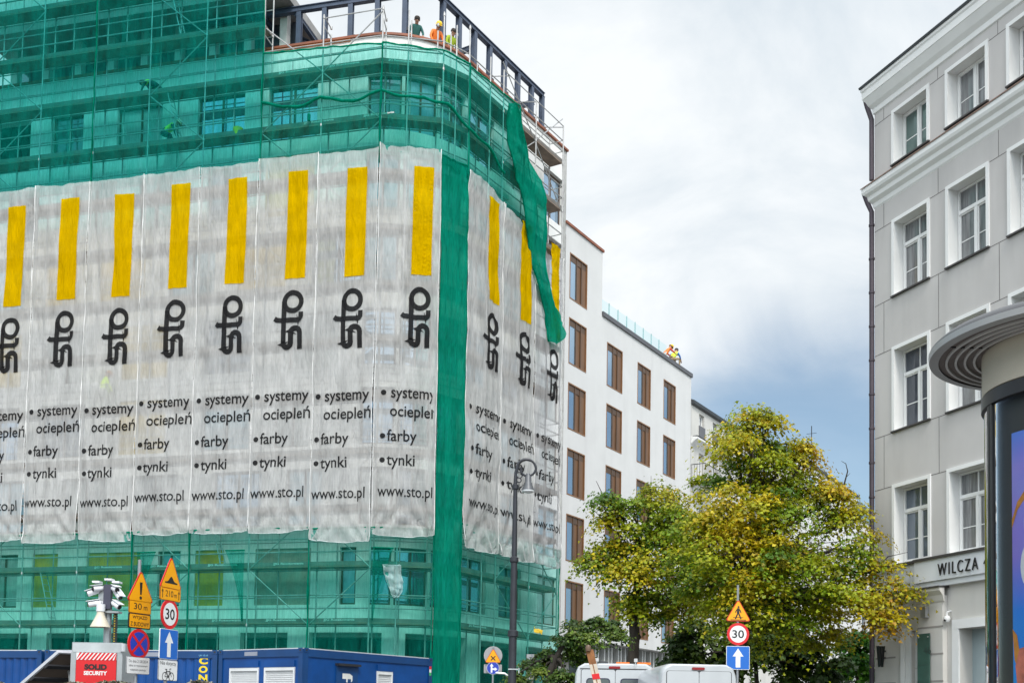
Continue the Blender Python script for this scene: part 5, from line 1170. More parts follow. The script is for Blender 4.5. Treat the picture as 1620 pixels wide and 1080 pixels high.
panel(t, F(zof(211, 1052, Ys)), 0.56, 0.30, SWH, SGR, [('lettering', [ctext('Do dnia 21.08.2024', 0.46, 0.05, 0, 0.075), ctext('zakaz za wyznaczonym', 0.46, 0.045, 0, -0.005), ctext('miejscem postoju', 0.38, 0.045, 0, -0.08)], mat('sign_text_grey', (0.10, 0.10, 0.11), 0.5))], 0.008)
# post 2
x2 = at(264, 1000, Ys).x
t, F = sign_post('grey post with a speed hump triangle over a 30 limit disc and bicycle plate', x2, Ys, 17, zof(267, 890, Ys))
hump = [-0.19 + 0.38 * i / 24 for i in range(25)]
hp = [(x, -0.075 + 0.10 * math.exp(-(x / 0.075) ** 2)) for x in hump]
hs_ = ([(x, -0.10) for x, _ in hp] + [(x, z) for x, z in hp], [[i, i + 1, 26 + i, 25 + i] for i in range(24)])
warn(t, F(zof(268, 914, Ys)), 0.68, [hs_])
panel(t, F(zof(267.5, 939, Ys)), 0.62, 0.25, SYE, mat('plate_rim_brown', (0.35, 0.12, 0.01)), [('lettering', [ctext('210', 0.23, 0.11, -0.04), ctext('m', 0.08, 0.06, 0.145, -0.025), arrow(0.17, 0.018, 0.05, 0.06, -0.245), arrow(0.17, 0.018, 0.05, 0.06, 0.25)], SBK)], 0.012)
limit(t, F(zof(266.5, 971, Ys)), 0.265, '30')
panel(t, F(zof(263.5, 1018.5, Ys)), 0.55, 0.53, SBL, SWH, [('arrow', [arrow(0.45, 0.11, 0.25, 0.20)], SWH)], 0.008, 'sign_plate')
bk = [ring2(-0.10, -0.05, 0.066, 0.078, 22), ring2(0.10, -0.05, 0.066, 0.078, 22)] + [stroke2(p, 0.012) for p in ([(-0.10, -0.05), (-0.055, 0.045), (0.055, 0.04), (0.0, -0.055), (-0.055, 0.045)], [(0.10, -0.05), (0.055, 0.04), (0.04, 0.085), (0.085, 0.09)], [(-0.10, -0.05), (0.0, -0.055)], [(-0.055, 0.045), (-0.065, 0.075)], [(-0.095, 0.077), (-0.035, 0.077)])] + [disc2(0.0, -0.055, 0.02, 12)]
panel(t, F(zof(261, 1059.5, Ys)), 0.57, 0.36, SWH, SGR, [('lettering', [ctext('Nie dotyczy', 0.48, 0.085, 0, 0.115)], SBK), ('symbol', [offs(s_, 0, -0.06) for s_ in bk], SBK)], 0.008)
# post under the big tree
Yc = 29.0
x3 = at(1167, 1010, Yc).x
t, F = sign_post('grey post with pedestrian triangle, 30 limit disc and one way arrow under the big tree', x3, Yc, 88, zof(1167, 925, Yc))
walk = [disc2(0.005, 0.145, 0.026, 14)] + [stroke2(p, w_) for p, w_ in (([(0.0, 0.115), (-0.005, -0.01)], 0.065), ([(0.0, 0.0), (0.035, -0.075), (0.065, -0.16)], 0.035), ([(-0.005, 0.0), (-0.04, -0.08), (-0.075, -0.16)], 0.035), ([(0.01, 0.10), (0.055, 0.045), (0.07, -0.01)], 0.024), ([(-0.015, 0.10), (-0.055, 0.05), (-0.075, 0.0)], 0.024))]
walk = [offs(s_, 0, 0.03) for s_ in walk] + [stroke2([(-0.13, -0.095), (0.13, -0.095)], 0.012), stroke2([(-0.20, -0.155), (0.20, -0.155)], 0.014)]
warn(t, F(zof(1167, 970.5, Yc)), 0.66, walk)
limit(t, F(zof(1166, 1002.5, Yc)), 0.285, '30')
panel(t, F(zof(1167, 1040, Yc)), 0.60, 0.60, SBL, SWH, [('arrow', [arrow(0.49, 0.12, 0.28, 0.21)], SWH)], 0.012, 'sign_plate')
# small post near the scaffolding
Yk = 38.0; x4 = at(780, 1045, Yk).x
t, F = sign_post('thin post with black X triangle over a blue turn arrow disc by the scaffolding', x4, Yk, 88, zof(780, 1023, Yk))
warn(t, F(zof(780.5, 1040, Yk)), 0.56, [stroke2([(-0.075, -0.085), (0.075, 0.06)], 0.035), stroke2([(-0.075, 0.06), (0.075, -0.085)], 0.035)])
plate(t, F(zof(780.5, 1056, Yk)), disc2(0, 0, 0.21, 32)[0], SWH, [('face', [disc2(0, 0, 0.2, 32)], SBD), ('arrow', [arrow(0.31, 0.055, 0.13, 0.10, -0.045), stroke2([(-0.045, -0.035), (0.07, -0.035)], 0.055), ([(0.06, 0.03), (0.06, -0.10), (0.15, -0.035)], [[0, 1, 2]])], SWH)])
for px_, py_, kind_ in ((780, 1036, 'disc'), (779.5, 1057, 'rect')):
    Fb = F(zof(px_, py_, Yk)); mb = MB(); mb.prism(disc2(0, 0, 0.31, 32)[0] if kind_ == 'disc' else rrect(0.60, 0.30), Fb, 0.10, 0.115); mb.build('rear_facing_plate', SGR, t)
mb = MB(); hx_ = x4 + 0.12; mb.path([(hx_ - 0.02, Yk - 0.2, 3.24), (hx_ + 0.28, Yk - 0.2, 3.22), (hx_ + 0.42, Yk - 0.2, 3.12), (hx_ + 0.46, Yk - 0.2, 2.95), (hx_ + 0.46, Yk - 0.2, 0)], 0.035, 8); tag(mb.build('barrier_rail', mat('pale_tube', (0.6, 0.62, 0.62), 0.4, 0.3), smooth=True), 'pale bent tube rail beside the small blue arrow sign', 'rail')
# sign seen from behind
t = thing('sign_post', 'grey back of a narrow sign plate on its post among the dark shrub', 'road sign', V((at(841, 1050, 34).x, 34, 0)), 'road sign posts')
xb = at(842, 1050, 34).x; za, zb_ = zof(842, 1034, 34), zof(842, 1074, 34)
mb = MB(); mb.tube((xb, 34, 0), (xb, 34, za), 0.035, 10); mb.build('pole', POLE, t, smooth=True)
mb = MB(); mb.pbox((xb - 0.17, 34.06, zb_), (0.22, -0.10, 0), (0.01, 0.02, 0), (0, 0, za - zb_)); pb = mb.build('sign_plate', SGR, t)
for k in (0.25, 0.8):
    mb = MB(); mb.pbox((xb - 0.15, 34.03, zb_ + (za - zb_) * k), (0.2, -0.09, 0), (0, -0.03, 0), (0, 0, 0.04)); mb.build('clamp', STEEL, pb)
# ================================================================ street lamp
CAST = mat('lamp_cast_iron', (0.035, 0.037, 0.045), 0.45, 0.4, var=0.2)
Yl = 30.0; base = at(809, 1070, Yl); top = at(817, 752, Yl); lx = (base.x + top.x) / 2
LP = thing('street_lamp', 'tall black cast iron street lamp with scrolled arm and bell shade', 'street lamp', V((lx, Yl, 0)))
mb = MB(); zc = [zof(812, y, Yl) for y in (1078, 1000, 998, 884, 882, 770, 752)]
mb.lathe([(0.0, 0), (0.2, 0), (0.2, 0.3), (0.13, 0.5), (0.11, 0.9), (0.105, zc[1] - 0.12), (0.14, zc[1] - 0.1), (0.14, zc[1] + 0.04), (0.095, zc[1] + 0.07), (0.085, zc[3] - 0.1), (0.115, zc[3] - 0.07), (0.115, zc[3] + 0.04), (0.075, zc[3] + 0.07), (0.055, zc[5] - 0.08), (0.085, zc[5] - 0.05), (0.085, zc[5] + 0.05), (0.05, zc[5] + 0.07), (0.045, zc[6])], Frame((lx, Yl, 0), (1, 0, 0), (0, 1, 0)), 16); mb.build('post', CAST, LP, smooth=True)
mb = MB(); c = V((at(833, 741, Yl).x, Yl, zof(833, 741, Yl))); R_ = 0.25
pts = [V((lx, Yl, zc[6] - 0.05)), V((lx, Yl, c.z - 0.12))] + [V((c.x - R_ * math.cos(math.radians(a)), Yl, c.z + R_ * math.sin(math.radians(a)))) for a in range(0, 181, 15)]
for i in range(14): a = 180 + i * 15; rr_ = R_ * (1 - 0.035 * i); pts.append(V((c.x - rr_ * math.cos(math.radians(a)), Yl, c.z + rr_ * math.sin(math.radians(a)))))
mb.path(pts, [0.042] * 10 + [0.032] * (len(pts) - 10), 8)
mb.build('scroll_arm', CAST, LP, smooth=True)
for cz, rr_, dx in ((c.z - 0.19, 0.10, 0.10), (c.z - 0.05, 0.075, 0.10), (c.z - 0.32, 0.08, 0.09)):
    mb = MB(); mb.path([V((lx + dx - rr_ * (1 - i * 0.03) * math.cos(math.radians(i * 22)), Yl, cz + rr_ * (1 - i * 0.03) * math.sin(math.radians(i * 22)))) for i in range(16)], 0.016, 6); mb.build('scroll', CAST, LP, smooth=True)
hc = V((at(835.5, 765, Yl).x, Yl, 0)); z_ = lambda y: zof(835, y, Yl)
mb = MB(); mb.lathe([(0.0, z_(748)), (0.05, z_(749)), (0.06, z_(752)), (0.085, z_(754)), (0.085, z_(762)), (0.11, z_(764)), (0.115, z_(767)), (0.165, z_(773)), (0.172, z_(775)), (0.15, z_(774.5))], Frame(hc, (1, 0, 0), (0, 1, 0)), 20); sh_ = mb.build('lamp_shade', mat('lamp_shade_grey', (0.10, 0.105, 0.115), 0.45, 0.3), LP, smooth=True)
mb = MB(); mb.lathe([(0.165, z_(775)), (0.16, z_(777.5)), (0.10, z_(779)), (0, z_(779.6))], Frame(hc, (1, 0, 0), (0, 1, 0)), 20); mb.build('diffuser', mat('opal_glass', (0.7, 0.72, 0.74), 0.25), sh_, smooth=True)
mb = MB(); mb.pbox((lx - 0.11, Yl - 0.12, zof(812, 1059, Yl)), (0.28, 0, 0), (0, 0.03, 0), (0, 0, 0.03)); mb.pbox((lx + 0.16, Yl - 0.12, zof(812, 1064, Yl)), (0.025, 0, 0), (0, 0.1, 0), (0, 0, 0.14)); mb.build('band_clamp', STEEL, LP)

# ================================================================ vans
VW = mat('van_white_paint', (0.49, 0.51, 0.53), 0.28, var=0.03, scale=1.0, coat=0.3, stain=0.2)
VGAP = mat('panel_gap', (0.06, 0.06, 0.065), 0.7); RUB = mat('tyre_rubber', (0.02, 0.02, 0.02)); VGL = glass('van_glass', (0.10, 0.12, 0.13), 0.3, 0.05)
LRED = mat('tail_lamp_red', (0.25, 0.01, 0.015), 0.25)
def van(label, x, y, head, Ht, tw, Lv=5.6, windows=False, beacon=False):
    t = thing('parked_van', label, 'van', V((x, y, 0)), 'white vans parked in the side street')
    d = az(head); s_ = V((d.y, -d.x, 0)); F = Frame((x, y, 0), s_, d)          # x across, y forward from the rear face
    bw = tw * 1.13
    prof = lambda k, H2: [(-bw / 2 * k, 0.35), (-bw / 2 * k, 1.25), (-bw / 2 * k * 0.985, 1.5), (-tw / 2 * k, H2 - 0.22), (-tw / 2 * k + 0.06, H2 - 0.08), (-tw / 2 * k + 0.2, H2), (tw / 2 * k - 0.2, H2), (tw / 2 * k - 0.06, H2 - 0.08), (tw / 2 * k, H2 - 0.22), (bw / 2 * k * 0.985, 1.5), (bw / 2 * k, 1.25), (bw / 2 * k, 0.35)]
    st = [(0.0, 0.965, Ht - 0.045), (0.05, 0.99, Ht - 0.01), (0.35, 1.0, Ht), (Lv * 0.66, 1.0, Ht), (Lv * 0.76, 0.98, Ht - 0.12), (Lv * 0.90, 0.93, 1.35), (Lv, 0.85, 1.0)]
    mb = MB(); vs = [F(a, yy, z) for yy, k, H2 in st for a, z in prof(k, max(H2, 1.9) if yy < Lv * 0.8 else 1.9)]
    # bonnet rings are squashed in height
    vs = []
    for yy, k, H2 in st:
        for a, z in prof(k, Ht):
            f = (H2 - 0.35) / (Ht - 0.35); vs.append(F(a, yy, 0.35 + (z - 0.35) * f))
    n = 12; fs = [[i * n + k, i * n + (k + 1) % n, (i + 1) * n + (k + 1) % n, (i + 1) * n + k] for i in range(len(st) - 1) for k in range(n)] + [list(range(n))[::-1], [(len(st) - 1) * n + k for k in range(n)]]
    mb.add(vs, fs); mb.build('body', VW, t, smooth=True)
    e = -0.006
    dw = tw * 0.86
    for sx in (-1, 1):
        mb = MB(); o = rrect(dw / 2 - 0.012, Ht - 1.0, 0.05); Fd = Frame(F(sx * dw / 4, e, (Ht - 0.17 + 0.85) / 2 ), s_, d)
        mb.prism([(a, b) for a, b in o], Fd, -0.004, 0.0); dd = mb.build('rear_door', VW, t)
        mb = MB(); mb.pbox(Fd(-dw / 4 + 0.03, -0.007, 0.35), s_ * (dw / 2 - 0.07), d * 0.003, Z3 * 0.012); mb.build('crease', VGAP, dd)
        mb = MB()
        for zz in (-0.4, 0.45): mb.pbox(Fd(sx * (dw / 4 - 0.01) - 0.03, -0.02, zz), s_ * 0.06, d * 0.016, Z3 * 0.10)
        mb.build('hinge', VW, dd)
        if windows:
            mb = MB(); mb.prism(rrect(dw / 2 - 0.24, 0.62, 0.08), Frame(Fd(0, -0.008, 0.52), s_, d), -0.004, 0.001); wf_ = mb.build('window_seal', mat('dark_blue_seal', (0.02, 0.02, 0.05), 0.5), dd)
            mb = MB(); mb.prism(rrect(dw / 2 - 0.29, 0.57, 0.06), Frame(Fd(0, -0.013, 0.52), s_, d), -0.003, 0.0); mb.build('pane', VGL, wf_)
        mb = MB(); mb.pbox(F(sx * bw * 0.46 - 0.05, e - 0.02, 1.0), s_ * 0.10, d * 0.03, Z3 * 0.45); mb.build('tail_lamp', LRED, t)
    mb = MB(); o = rrect(dw + 0.02, Ht - 0.985, 0.06); mb.prism(o, Frame(F(0, e + 0.005, (Ht - 0.17 + 0.85) / 2), s_, d), -0.003, 0.0); mb.build('door_gap', VGAP, t)
    mb = MB(); mb.prism(rrect(0.27, 0.055, 0.02), Frame(F(-0.02, -0.01, Ht - 0.105), s_, d), -0.02, 0.01); mb.build('brake_lamp', LRED, t)
    for sx in (-1, 1):
        for yy in (1.0, Lv - 1.0):
            mb = MB(); mb.lathe([(0, -0.1), (0.2, -0.1), (0.22, -0.06), (0.33, -0.1), (0.35, 0), (0.33, 0.1), (0.2, 0.1), (0, 0.1)], Frame(F(sx * (bw / 2 - 0.06), yy, 0.35), d, Z3, s_), 20); mb.build('wheel', RUB, t, smooth=True)
    mb = MB(); mb.pbox(F(-bw / 2, -0.08, 0.38), s_ * bw, d * 0.1, Z3 * 0.24); mb.build('bumper', mat('bumper_grey', (0.06, 0.06, 0.065), 0.6), t)
    mb = MB(); mb.pbox(F(-tw / 2 - 0.005, Lv * 0.78, 1.6), s_ * (tw + 0.01), d * 0.45, Z3 * 0.5); mb.build('side_window', VGL, t)
    if beacon:
        AMB = mat('amber_beacon', (0.75, 0.16, 0.01), 0.3)
        for a in (0.04, 0.55):
            mb = MB(); mb.pbox(F(a, 0.5, Ht), s_ * 0.32, d * 0.2, Z3 * 0.05); mb.build('light_bar', AMB, t)
        for a in (-0.44, 0.48):
            mb = MB(); mb.tube(F(a - 0.03, -0.02, Ht - 0.12), F(a, -0.02, Ht + 0.03), 0.012, 5); mb.pbox(F(a - 0.04, -0.04, Ht + 0.03), s_ * 0.08, d * 0.08, Z3 * 0.08); mb.build('work_lamp', mat('work_lamp', (0.5, 0.5, 0.5), 0.3), t)
        mb = MB(); mb.pbox(F(-tw / 2 + .1, -0.012, Ht - 0.15), s_ * (tw - .2), d * 0.01, Z3 * 0.02); mb.build('gutter', VGAP, t)
    return t
Yv = 24.0; a, b = at(1046, 1060, Yv), at(1166, 1060, Yv)
van('plain white van with solid rear doors and a red high brake lamp', (a.x + b.x) / 2, Yv, -3, at(1100, 1049, Yv).z, b.x - a.x)
Yv2 = 27.0; a, b = at(911, 1060, Yv2), at(1036, 1060, Yv2)
van('white van with rear window, orange light bars and work lamps on its roof', (a.x + b.x) / 2, Yv2, 3, at(970, 1048, Yv2).z, b.x - a.x, windows=True, beacon=True)
# leaning striped barrier board
t = thing('barrier_board', 'weathered red and white striped barrier board leaning in front of the vans', 'barrier', V((at(938, 1075, 21).x, 21, 0)))
p0, p1 = at(944, 1100, 21), at(926, 1024, 21); ux = V((0.135, 0, 0.02)); bd = p1 - p0; WOODB = mat('rusty_board', (0.25, 0.10, 0.03), 0.7, var=0.35, scale=6)
mb = MB(); mb.pbox(p0 - bd * 0.3, bd * 0.95, ux, V((0, 0.03, 0))); mb.build('lower_board', mat('faded_white_board', (0.6, 0.52, 0.42), 0.6, var=0.2), t)
mb = MB(); mb.pbox(p0 + bd * 0.65, bd * 0.30, ux, V((0, 0.03, 0))); mb.build('upper_board', WOODB, t)
mb = MB(); mb.pbox(p0 + bd * 0.02 + ux * 0.42 - V((0, 0.006, 0)), bd * 0.9, ux * 0.12, V((0, 0.006, 0))); mb.build('middle_rib', WOODB, t)
for k in (-0.14, 0.1, 0.34):
    mb = MB(); mb.pbox(p0 + bd * k - V((0, 0.009, 0)), bd * 0.11, ux, V((0, 0.008, 0))); mb.build('red_stripe', RED, t)
mb = MB(); q_ = p1 + ux * 0.4; mb.lathe([(0.0, -0.08), (0.05, -0.07), (0.055, 0.0), (0.04, 0.04), (0, 0.05)], Frame(q_, (1, 0, 0), (0, 1, 0)), 12); mb.build('warning_lamp', mat('dirty_lamp', (0.12, 0.07, 0.04), 0.4), t, smooth=True)
mb = MB(); mb.tube(p0 + bd * 0.4 + V((0.08, 0.03, 0)), V((p0.x + 0.3, 21.9, 0)), 0.025, 6); mb.build('prop', WOODB, t)

# ================================================================ advertising column
CC = V((3.453, 6.79, 0)); AR = 0.575; K0 = math.atan2(-CC.y, -CC.x)
AC = thing('advertising_column', 'round dark framed advertising column with a wide ringed canopy', 'advertising column', CC)
Fc = Frame(CC, (math.cos(K0), math.sin(K0), 0), (-math.sin(K0), math.cos(K0), 0))      # x towards the viewer, y to the viewer's right ... mirrored below
zt, zcb, zgl = 3.95, 3.93, 3.66
CAN = mat('canopy_brown_slat', (0.14, 0.115, 0.105), 0.6, var=0.2, scale=4); CANR = mat('canopy_pale_ring', (0.50, 0.49, 0.48), 0.4, 0.2); CREAM = mat('drum_stone_cream', (0.47, 0.43, 0.35), 0.6, var=0.07, scale=3, stain=0.1)
CF = mat('column_black_frame', (0.018, 0.018, 0.020), 0.35, 0.2, var=0.1)
mb = MB(); mb.lathe([(0.0, 4.22), (0.30, 4.21), (0.86, 4.03), (0.895, 4.0), (0.9, 3.985)], Fc, 96); mb.build('canopy', mat('canopy_dark_rim', (0.09, 0.09, 0.095), 0.4, 0.3), AC, smooth=True)
mb = MB(); mb.lathe([(0.9, 3.985), (0.895, 3.95), (0.84, 3.945)], Fc, 96); mb.build('canopy_rim', mat('canopy_rim_grey', (0.36, 0.36, 0.36), 0.35, 0.3), AC, smooth=True)
mb = MB(); mb.lathe([(0.842, 3.955), (0.5, 3.955)], Fc, 96); mb.build('soffit', CAN, AC, smooth=True)
for r_ in (0.792, 0.738, 0.684, 0.630):
    mb = MB(); mb.lathe([(r_ + 0.007, 3.954), (r_ + 0.007, 3.940), (r_ - 0.007, 3.940), (r_ - 0.007, 3.954)], Fc, 96); mb.build('soffit_ring', CANR, AC, smooth=True)
mb = MB()
for a in (62, 182, 302): c_, s2 = math.cos(math.radians(-a)), math.sin(math.radians(-a)); mb.pbox(CC + (Fc.x * c_ + Fc.y * s2) * 0.6 + Z3 * 3.947, (Fc.x * c_ + Fc.y * s2) * 0.235, (Fc.y * c_ - Fc.x * s2) * 0.008, Z3 * 0.007)
mb.build('soffit_seam', CF, AC)
mb = MB(); mb.lathe([(AR + 0.012, 3.954), (AR + 0.012, 3.70), (AR - 0.02, 3.69)], Fc, 96); mb.build('drum', CREAM, AC, smooth=True)
mb = MB(); mb.lathe([(AR - 0.01, 3.695), (AR + 0.016, 3.69), (AR + 0.016, 3.61), (AR - 0.03, 3.60)], Fc, 96); mb.lathe([(AR - 0.03, 0.5), (AR + 0.02, 0.5), (AR + 0.03, 0.02), (0, 0.0)], Fc, 64); mb.build('frame_ring', CF, AC, smooth=True)
def sector(name, m_, r0, r1, a0, a1, z0, z1, parent=AC):
    """Curved panel; angles in degrees measured from the viewer-facing line, positive to the viewer's left."""
    mb = MB(); mb.sweep([(r1, z0), (r1, z1), (r0, z1), (r0, z0)], [(CC, V((math.cos(K0 - math.radians(a)), math.sin(K0 - math.radians(a)), 0))) for a in np.linspace(a0, a1, max(3, int(abs(a1 - a0) / 3) + 1))])
    return mb.build(name, m_, parent, smooth=True)
mb = MB(); mb.lathe([(AR - 0.06, 0.45), (AR - 0.06, 3.62)], Fc, 64); mb.build('inner_drum', mat('case_backing', (0.035, 0.033, 0.032), 0.6), AC, smooth=True)
for a in (64, 184, 304):
    dr_ = sector('case_door', CF, AR - 0.02, AR + 0.012, a - 3.2, a - 0.4, 0.5, 3.61); sector('door_edge', CF, AR - 0.02, AR + 0.012, a + 0.4, a + 3.2, 0.5, 3.61, dr_)
    sector('hinge_gap', mat('panel_gap', (0.06, 0.06, 0.065)), AR - 0.03, AR + 0.002, a - 0.4, a + 0.4, 0.5, 3.61, dr_)
CGL = bpy.data.materials.new('case_glass'); CGL.use_nodes = True; _n = CGL.node_tree.nodes; _n.clear(); _l = CGL.node_tree.links.new
_o = _n.new('ShaderNodeOutputMaterial'); _x = _n.new('ShaderNodeMixShader'); _t = _n.new('ShaderNodeBsdfTransparent'); _t.inputs[0].default_value = (0.93, 0.95, 0.95, 1)
_g = _n.new('ShaderNodeBsdfGlossy'); _g.inputs['Roughness'].default_value = 0.02; _fr = _n.new('ShaderNodeFresnel'); _fr.inputs['IOR'].default_value = 1.14
_l(_fr.outputs[0], _x.inputs[0]); _l(_t.outputs[0], _x.inputs[1]); _l(_g.outputs[0], _x.inputs[2]); _l(_x.outputs[0], _o.inputs[0])
# posters: printed cards, purple above and blue below, with abstract peach and orange shapes
def poster_mat():
    m_ = bpy.data.materials.new('poster_print'); m_.use_nodes = True; t = m_.node_tree; n = t.nodes; l = t.links.new; b = n['Principled BSDF']; b.inputs['Roughness'].default_value = 0.5
    tc_ = n.new('ShaderNodeTexCoord'); sp = n.new('ShaderNodeSeparateXYZ'); l(tc_.outputs['Object'], sp.inputs[0])
    mr = n.new('ShaderNodeMapRange'); l(sp.outputs['Z'], mr.inputs[0]); mr.inputs[1].default_value = 1.4; mr.inputs[2].default_value = 3.5
    r = n.new('ShaderNodeValToRGB'); l(mr.outputs[0], r.inputs[0]); e = r.color_ramp.elements
    e[0].position = 0.15; e[0].color = (0.0, 0.27, 0.72, 1); e[1].position = 0.98; e[1].color = (0.05, 0.22, 0.78, 1)
    for p_, c in ((0.45, (0.015, 0.2, 0.75, 1)), (0.60, (0.24, 0.18, 0.66, 1)), (0.86, (0.28, 0.24, 0.75, 1))): x = e.new(p_); x.color = c
    no = n.new('ShaderNodeTexNoise'); no.inputs['Scale'].default_value = 4; l(tc_.outputs['Object'], no.inputs[0])
    mm = n.new('ShaderNodeMix'); mm.data_type = 'RGBA'; mm.blend_type = 'OVERLAY'; mm.inputs[0].default_value = 0.25; l(r.outputs[0], mm.inputs[6]); l(no.outputs['Color'], mm.inputs[7]); l(mm.outputs[2], b.inputs['Base Color']); return m_
POS = poster_mat()
sector('case_glass', CGL, AR - 0.004, AR, -52, 60, 0.52, 3.60); sector('case_glass', CGL, AR - 0.004, AR, 68, 180, 0.52, 3.60)
for a0, a1, tp in ((-40, 49, 3.40), (78, 170, 3.40)):
    ps = sector('poster', POS, AR - 0.05, AR - 0.046, a0, a1, 0.7, tp)
    ps_fn = lambda x, z, k=0: CC + V((math.cos(K0 - math.radians(a1 - x)), math.sin(K0 - math.radians(a1 - x)), 0)) * (AR - 0.0445 + 0.0006 * k) + Z3 * z
    OR_ = mat('print_orange', (0.55, 0.20, 0.02), 0.5, var=0.3, scale=8); PE = mat('print_peach', (0.62, 0.16, 0.10), 0.5, var=0.35, scale=9); WHP = mat('print_white', (0.7, 0.68, 0.72), 0.5)
    for k, (shape, m_) in enumerate((
        (stroke2([(0, 2.86), (5, 2.96), (12, 3.03), (20, 3.06)], 0.05), OR_), (pl([(0, 2.24), (4, 2.2), (6.5, 2.08), (4.5, 2.0), (1.5, 2.06)]), OR_), (pl([(2.5, 2.02), (6, 2.12), (14, 2.14), (16, 1.98), (9, 1.88), (4.5, 1.86)]), PE), (pl([(3.5, 1.9), (8, 1.86), (15, 1.78), (12, 1.72), (7, 1.76)]), WHP),
        (ring2(14, 2.62, 0.0, 0.12, 20), WHP), (stroke2([(11, 2.82), (11, 2.88)], 0.8), WHP), (stroke2([(0.5, 1.60), (14, 1.60)], 0.006), WHP), (pl([(2, 1.5), (5, 1.535), (9, 1.51), (11, 1.44), (7, 1.38), (3, 1.42)]), mat('print_raspberry', (0.5, 0.06, 0.12), 0.5, var=0.3, scale=10)))):
        mb = MB(); flat(mb, shape if k != 4 else ([(14 + 6.5 * math.cos(q), 2.60 + 0.13 * math.sin(q)) for q in np.linspace(0, 2 * PI, 24, endpoint=False)] + [(14 + 3.5 * math.cos(q), 2.60 + 0.08 * math.sin(q)) for q in np.linspace(0, 2 * PI, 24, endpoint=False)], [[i, (i + 1) % 24, 24 + (i + 1) % 24, 24 + i] for i in range(24)]), lambda x, y: ps_fn(x, y, k + 1), None if k != 0 else None); mb.build('printed_shape', m_, ps)
# ================================================================ trees
BARK = mat('dark_bark', (0.035, 0.028, 0.022), 0.9, var=0.35, scale=6, stretch=(1, 1, .25), bump=0.6, bscale=25)
LEAF = leafmat('autumn_leaf', 0.38)
def leaves(name, parent, cen, nrm_, size, cols):
    """Small folded leaves with three lobes, one colour each."""
    n = len(cen); r = RNG
    nn = nrm_ + r.normal(0, 0.45, (n, 3)); nn /= np.linalg.norm(nn, axis=1)[:, None]
    a = r.normal(0, 1, (n, 3)); a -= nn * (a * nn).sum(1)[:, None]; a /= np.linalg.norm(a, axis=1)[:, None]; b = np.cross(nn, a)
    s = size * r.uniform(0.6, 1.25, n)[:, None]
    fold = r.uniform(0.05, 0.35, n)[:, None]
    pts = np.stack([cen - a * s * 0.5, cen - a * s * 0.1 + b * s * 0.52 + nn * s * fold, cen + a * s * 0.15 + b * s * 0.22 + nn * s * fold * .4, cen + a * s * 0.62, cen + a * s * 0.15 - b * s * 0.22 + nn * s * fold * .4, cen - a * s * 0.1 - b * s * 0.52 + nn * s * fold], 1)
    V_ = pts.reshape(-1, 3); me = bpy.data.meshes.new(name); me.vertices.add(len(V_)); me.vertices.foreach_set('co', V_.ravel())
    idx = (np.arange(n)[:, None, None] * 6 + np.array([[0, 3, 2, 1], [0, 5, 4, 3]])[None]).reshape(-1)
    me.loops.add(len(idx)); me.loops.foreach_set('vertex_index', idx.astype(np.int32)); me.polygons.add(2 * n)
    me.polygons.foreach_set('loop_start', np.arange(0, len(idx), 4, dtype=np.int32)); me.polygons.foreach_set('loop_total', np.full(2 * n, 4, dtype=np.int32))
    me.update(); me.validate()
    at_ = me.color_attributes.new('leaf_colour', 'FLOAT_COLOR', 'POINT'); c = np.repeat(np.concatenate([cols, np.ones((n, 1))], 1), 6, 0); at_.data.foreach_set('color', c.astype(np.float32).ravel())
    me.materials.append(LEAF); return link(name, me, parent)
GREENS = np.array([[0.075, 0.155, 0.008], [0.16, 0.25, 0.008], [0.30, 0.34, 0.008], [0.46, 0.40, 0.008]]); GOLD = np.array([[0.66, 0.46, 0.01], [0.64, 0.32, 0.012], [0.44, 0.20, 0.02]])
def crown(parent, blobs, turn, dens, lsz=0.108, csz=0.54, pal=None, seed=1, flatness=0.34, limb_from=None, limb_r=0.09, per=175, twig=True):
    """blobs: (centre, radius). Leaf clumps spread through each blob, thicker towards its skin; limbs run out to the clumps."""
    r = np.random.default_rng(seed); C, Nn, Cl = [], [], []; tips = []
    for bi, (c, rad) in enumerate(blobs):
        c = np.array(c); k = max(5, int(dens * rad ** 2.2))
        for _ in range(k):
            d = r.normal(0, 1, 3); d /= np.linalg.norm(d); d[2] *= 0.85
            p = c + d * rad * r.uniform(0.25, 1.0) ** 0.55 * r.uniform(0.9, 1.12); tips.append((bi, p))
            m_ = int(per * r.uniform(0.5, 1.4)); q = r.normal(0, 1, (m_, 3)) * np.array([1, 1, flatness]) * csz * r.uniform(0.6, 1.25) * 0.6
            out = q.copy(); q[:, 2] -= 0.35 * (q[:, 0] ** 2 + q[:, 1] ** 2) / csz          # drooping edges
            C.append(p + q); nv = np.array([0, -0.25, 1.0]) + 0.9 * out / csz; Nn.append(nv)
            base = r.uniform(0, 1); t_ = turn(p, r)
            if pal is None:
                g = GREENS[min(3, int(base * 2.4 + t_ * 2.0))]; col = g * (1 - min(1, max(0, t_ - 0.35) * 1.3)) + GOLD[r.integers(0, 3) if r.random() < .35 else 0] * min(1, max(0, t_ - 0.35) * 1.3)
            else: col = pal[r.integers(0, len(pal))]
            Cl.append(col[None] * r.uniform(0.6, 1.35, (m_, 1)) * (1 + r.normal(0, 0.06, (m_, 3))))
    o = leaves('crown', parent, np.concatenate(C), np.concatenate(Nn), lsz, np.clip(np.concatenate(Cl), 0.002, 0.9))
    return o, tips
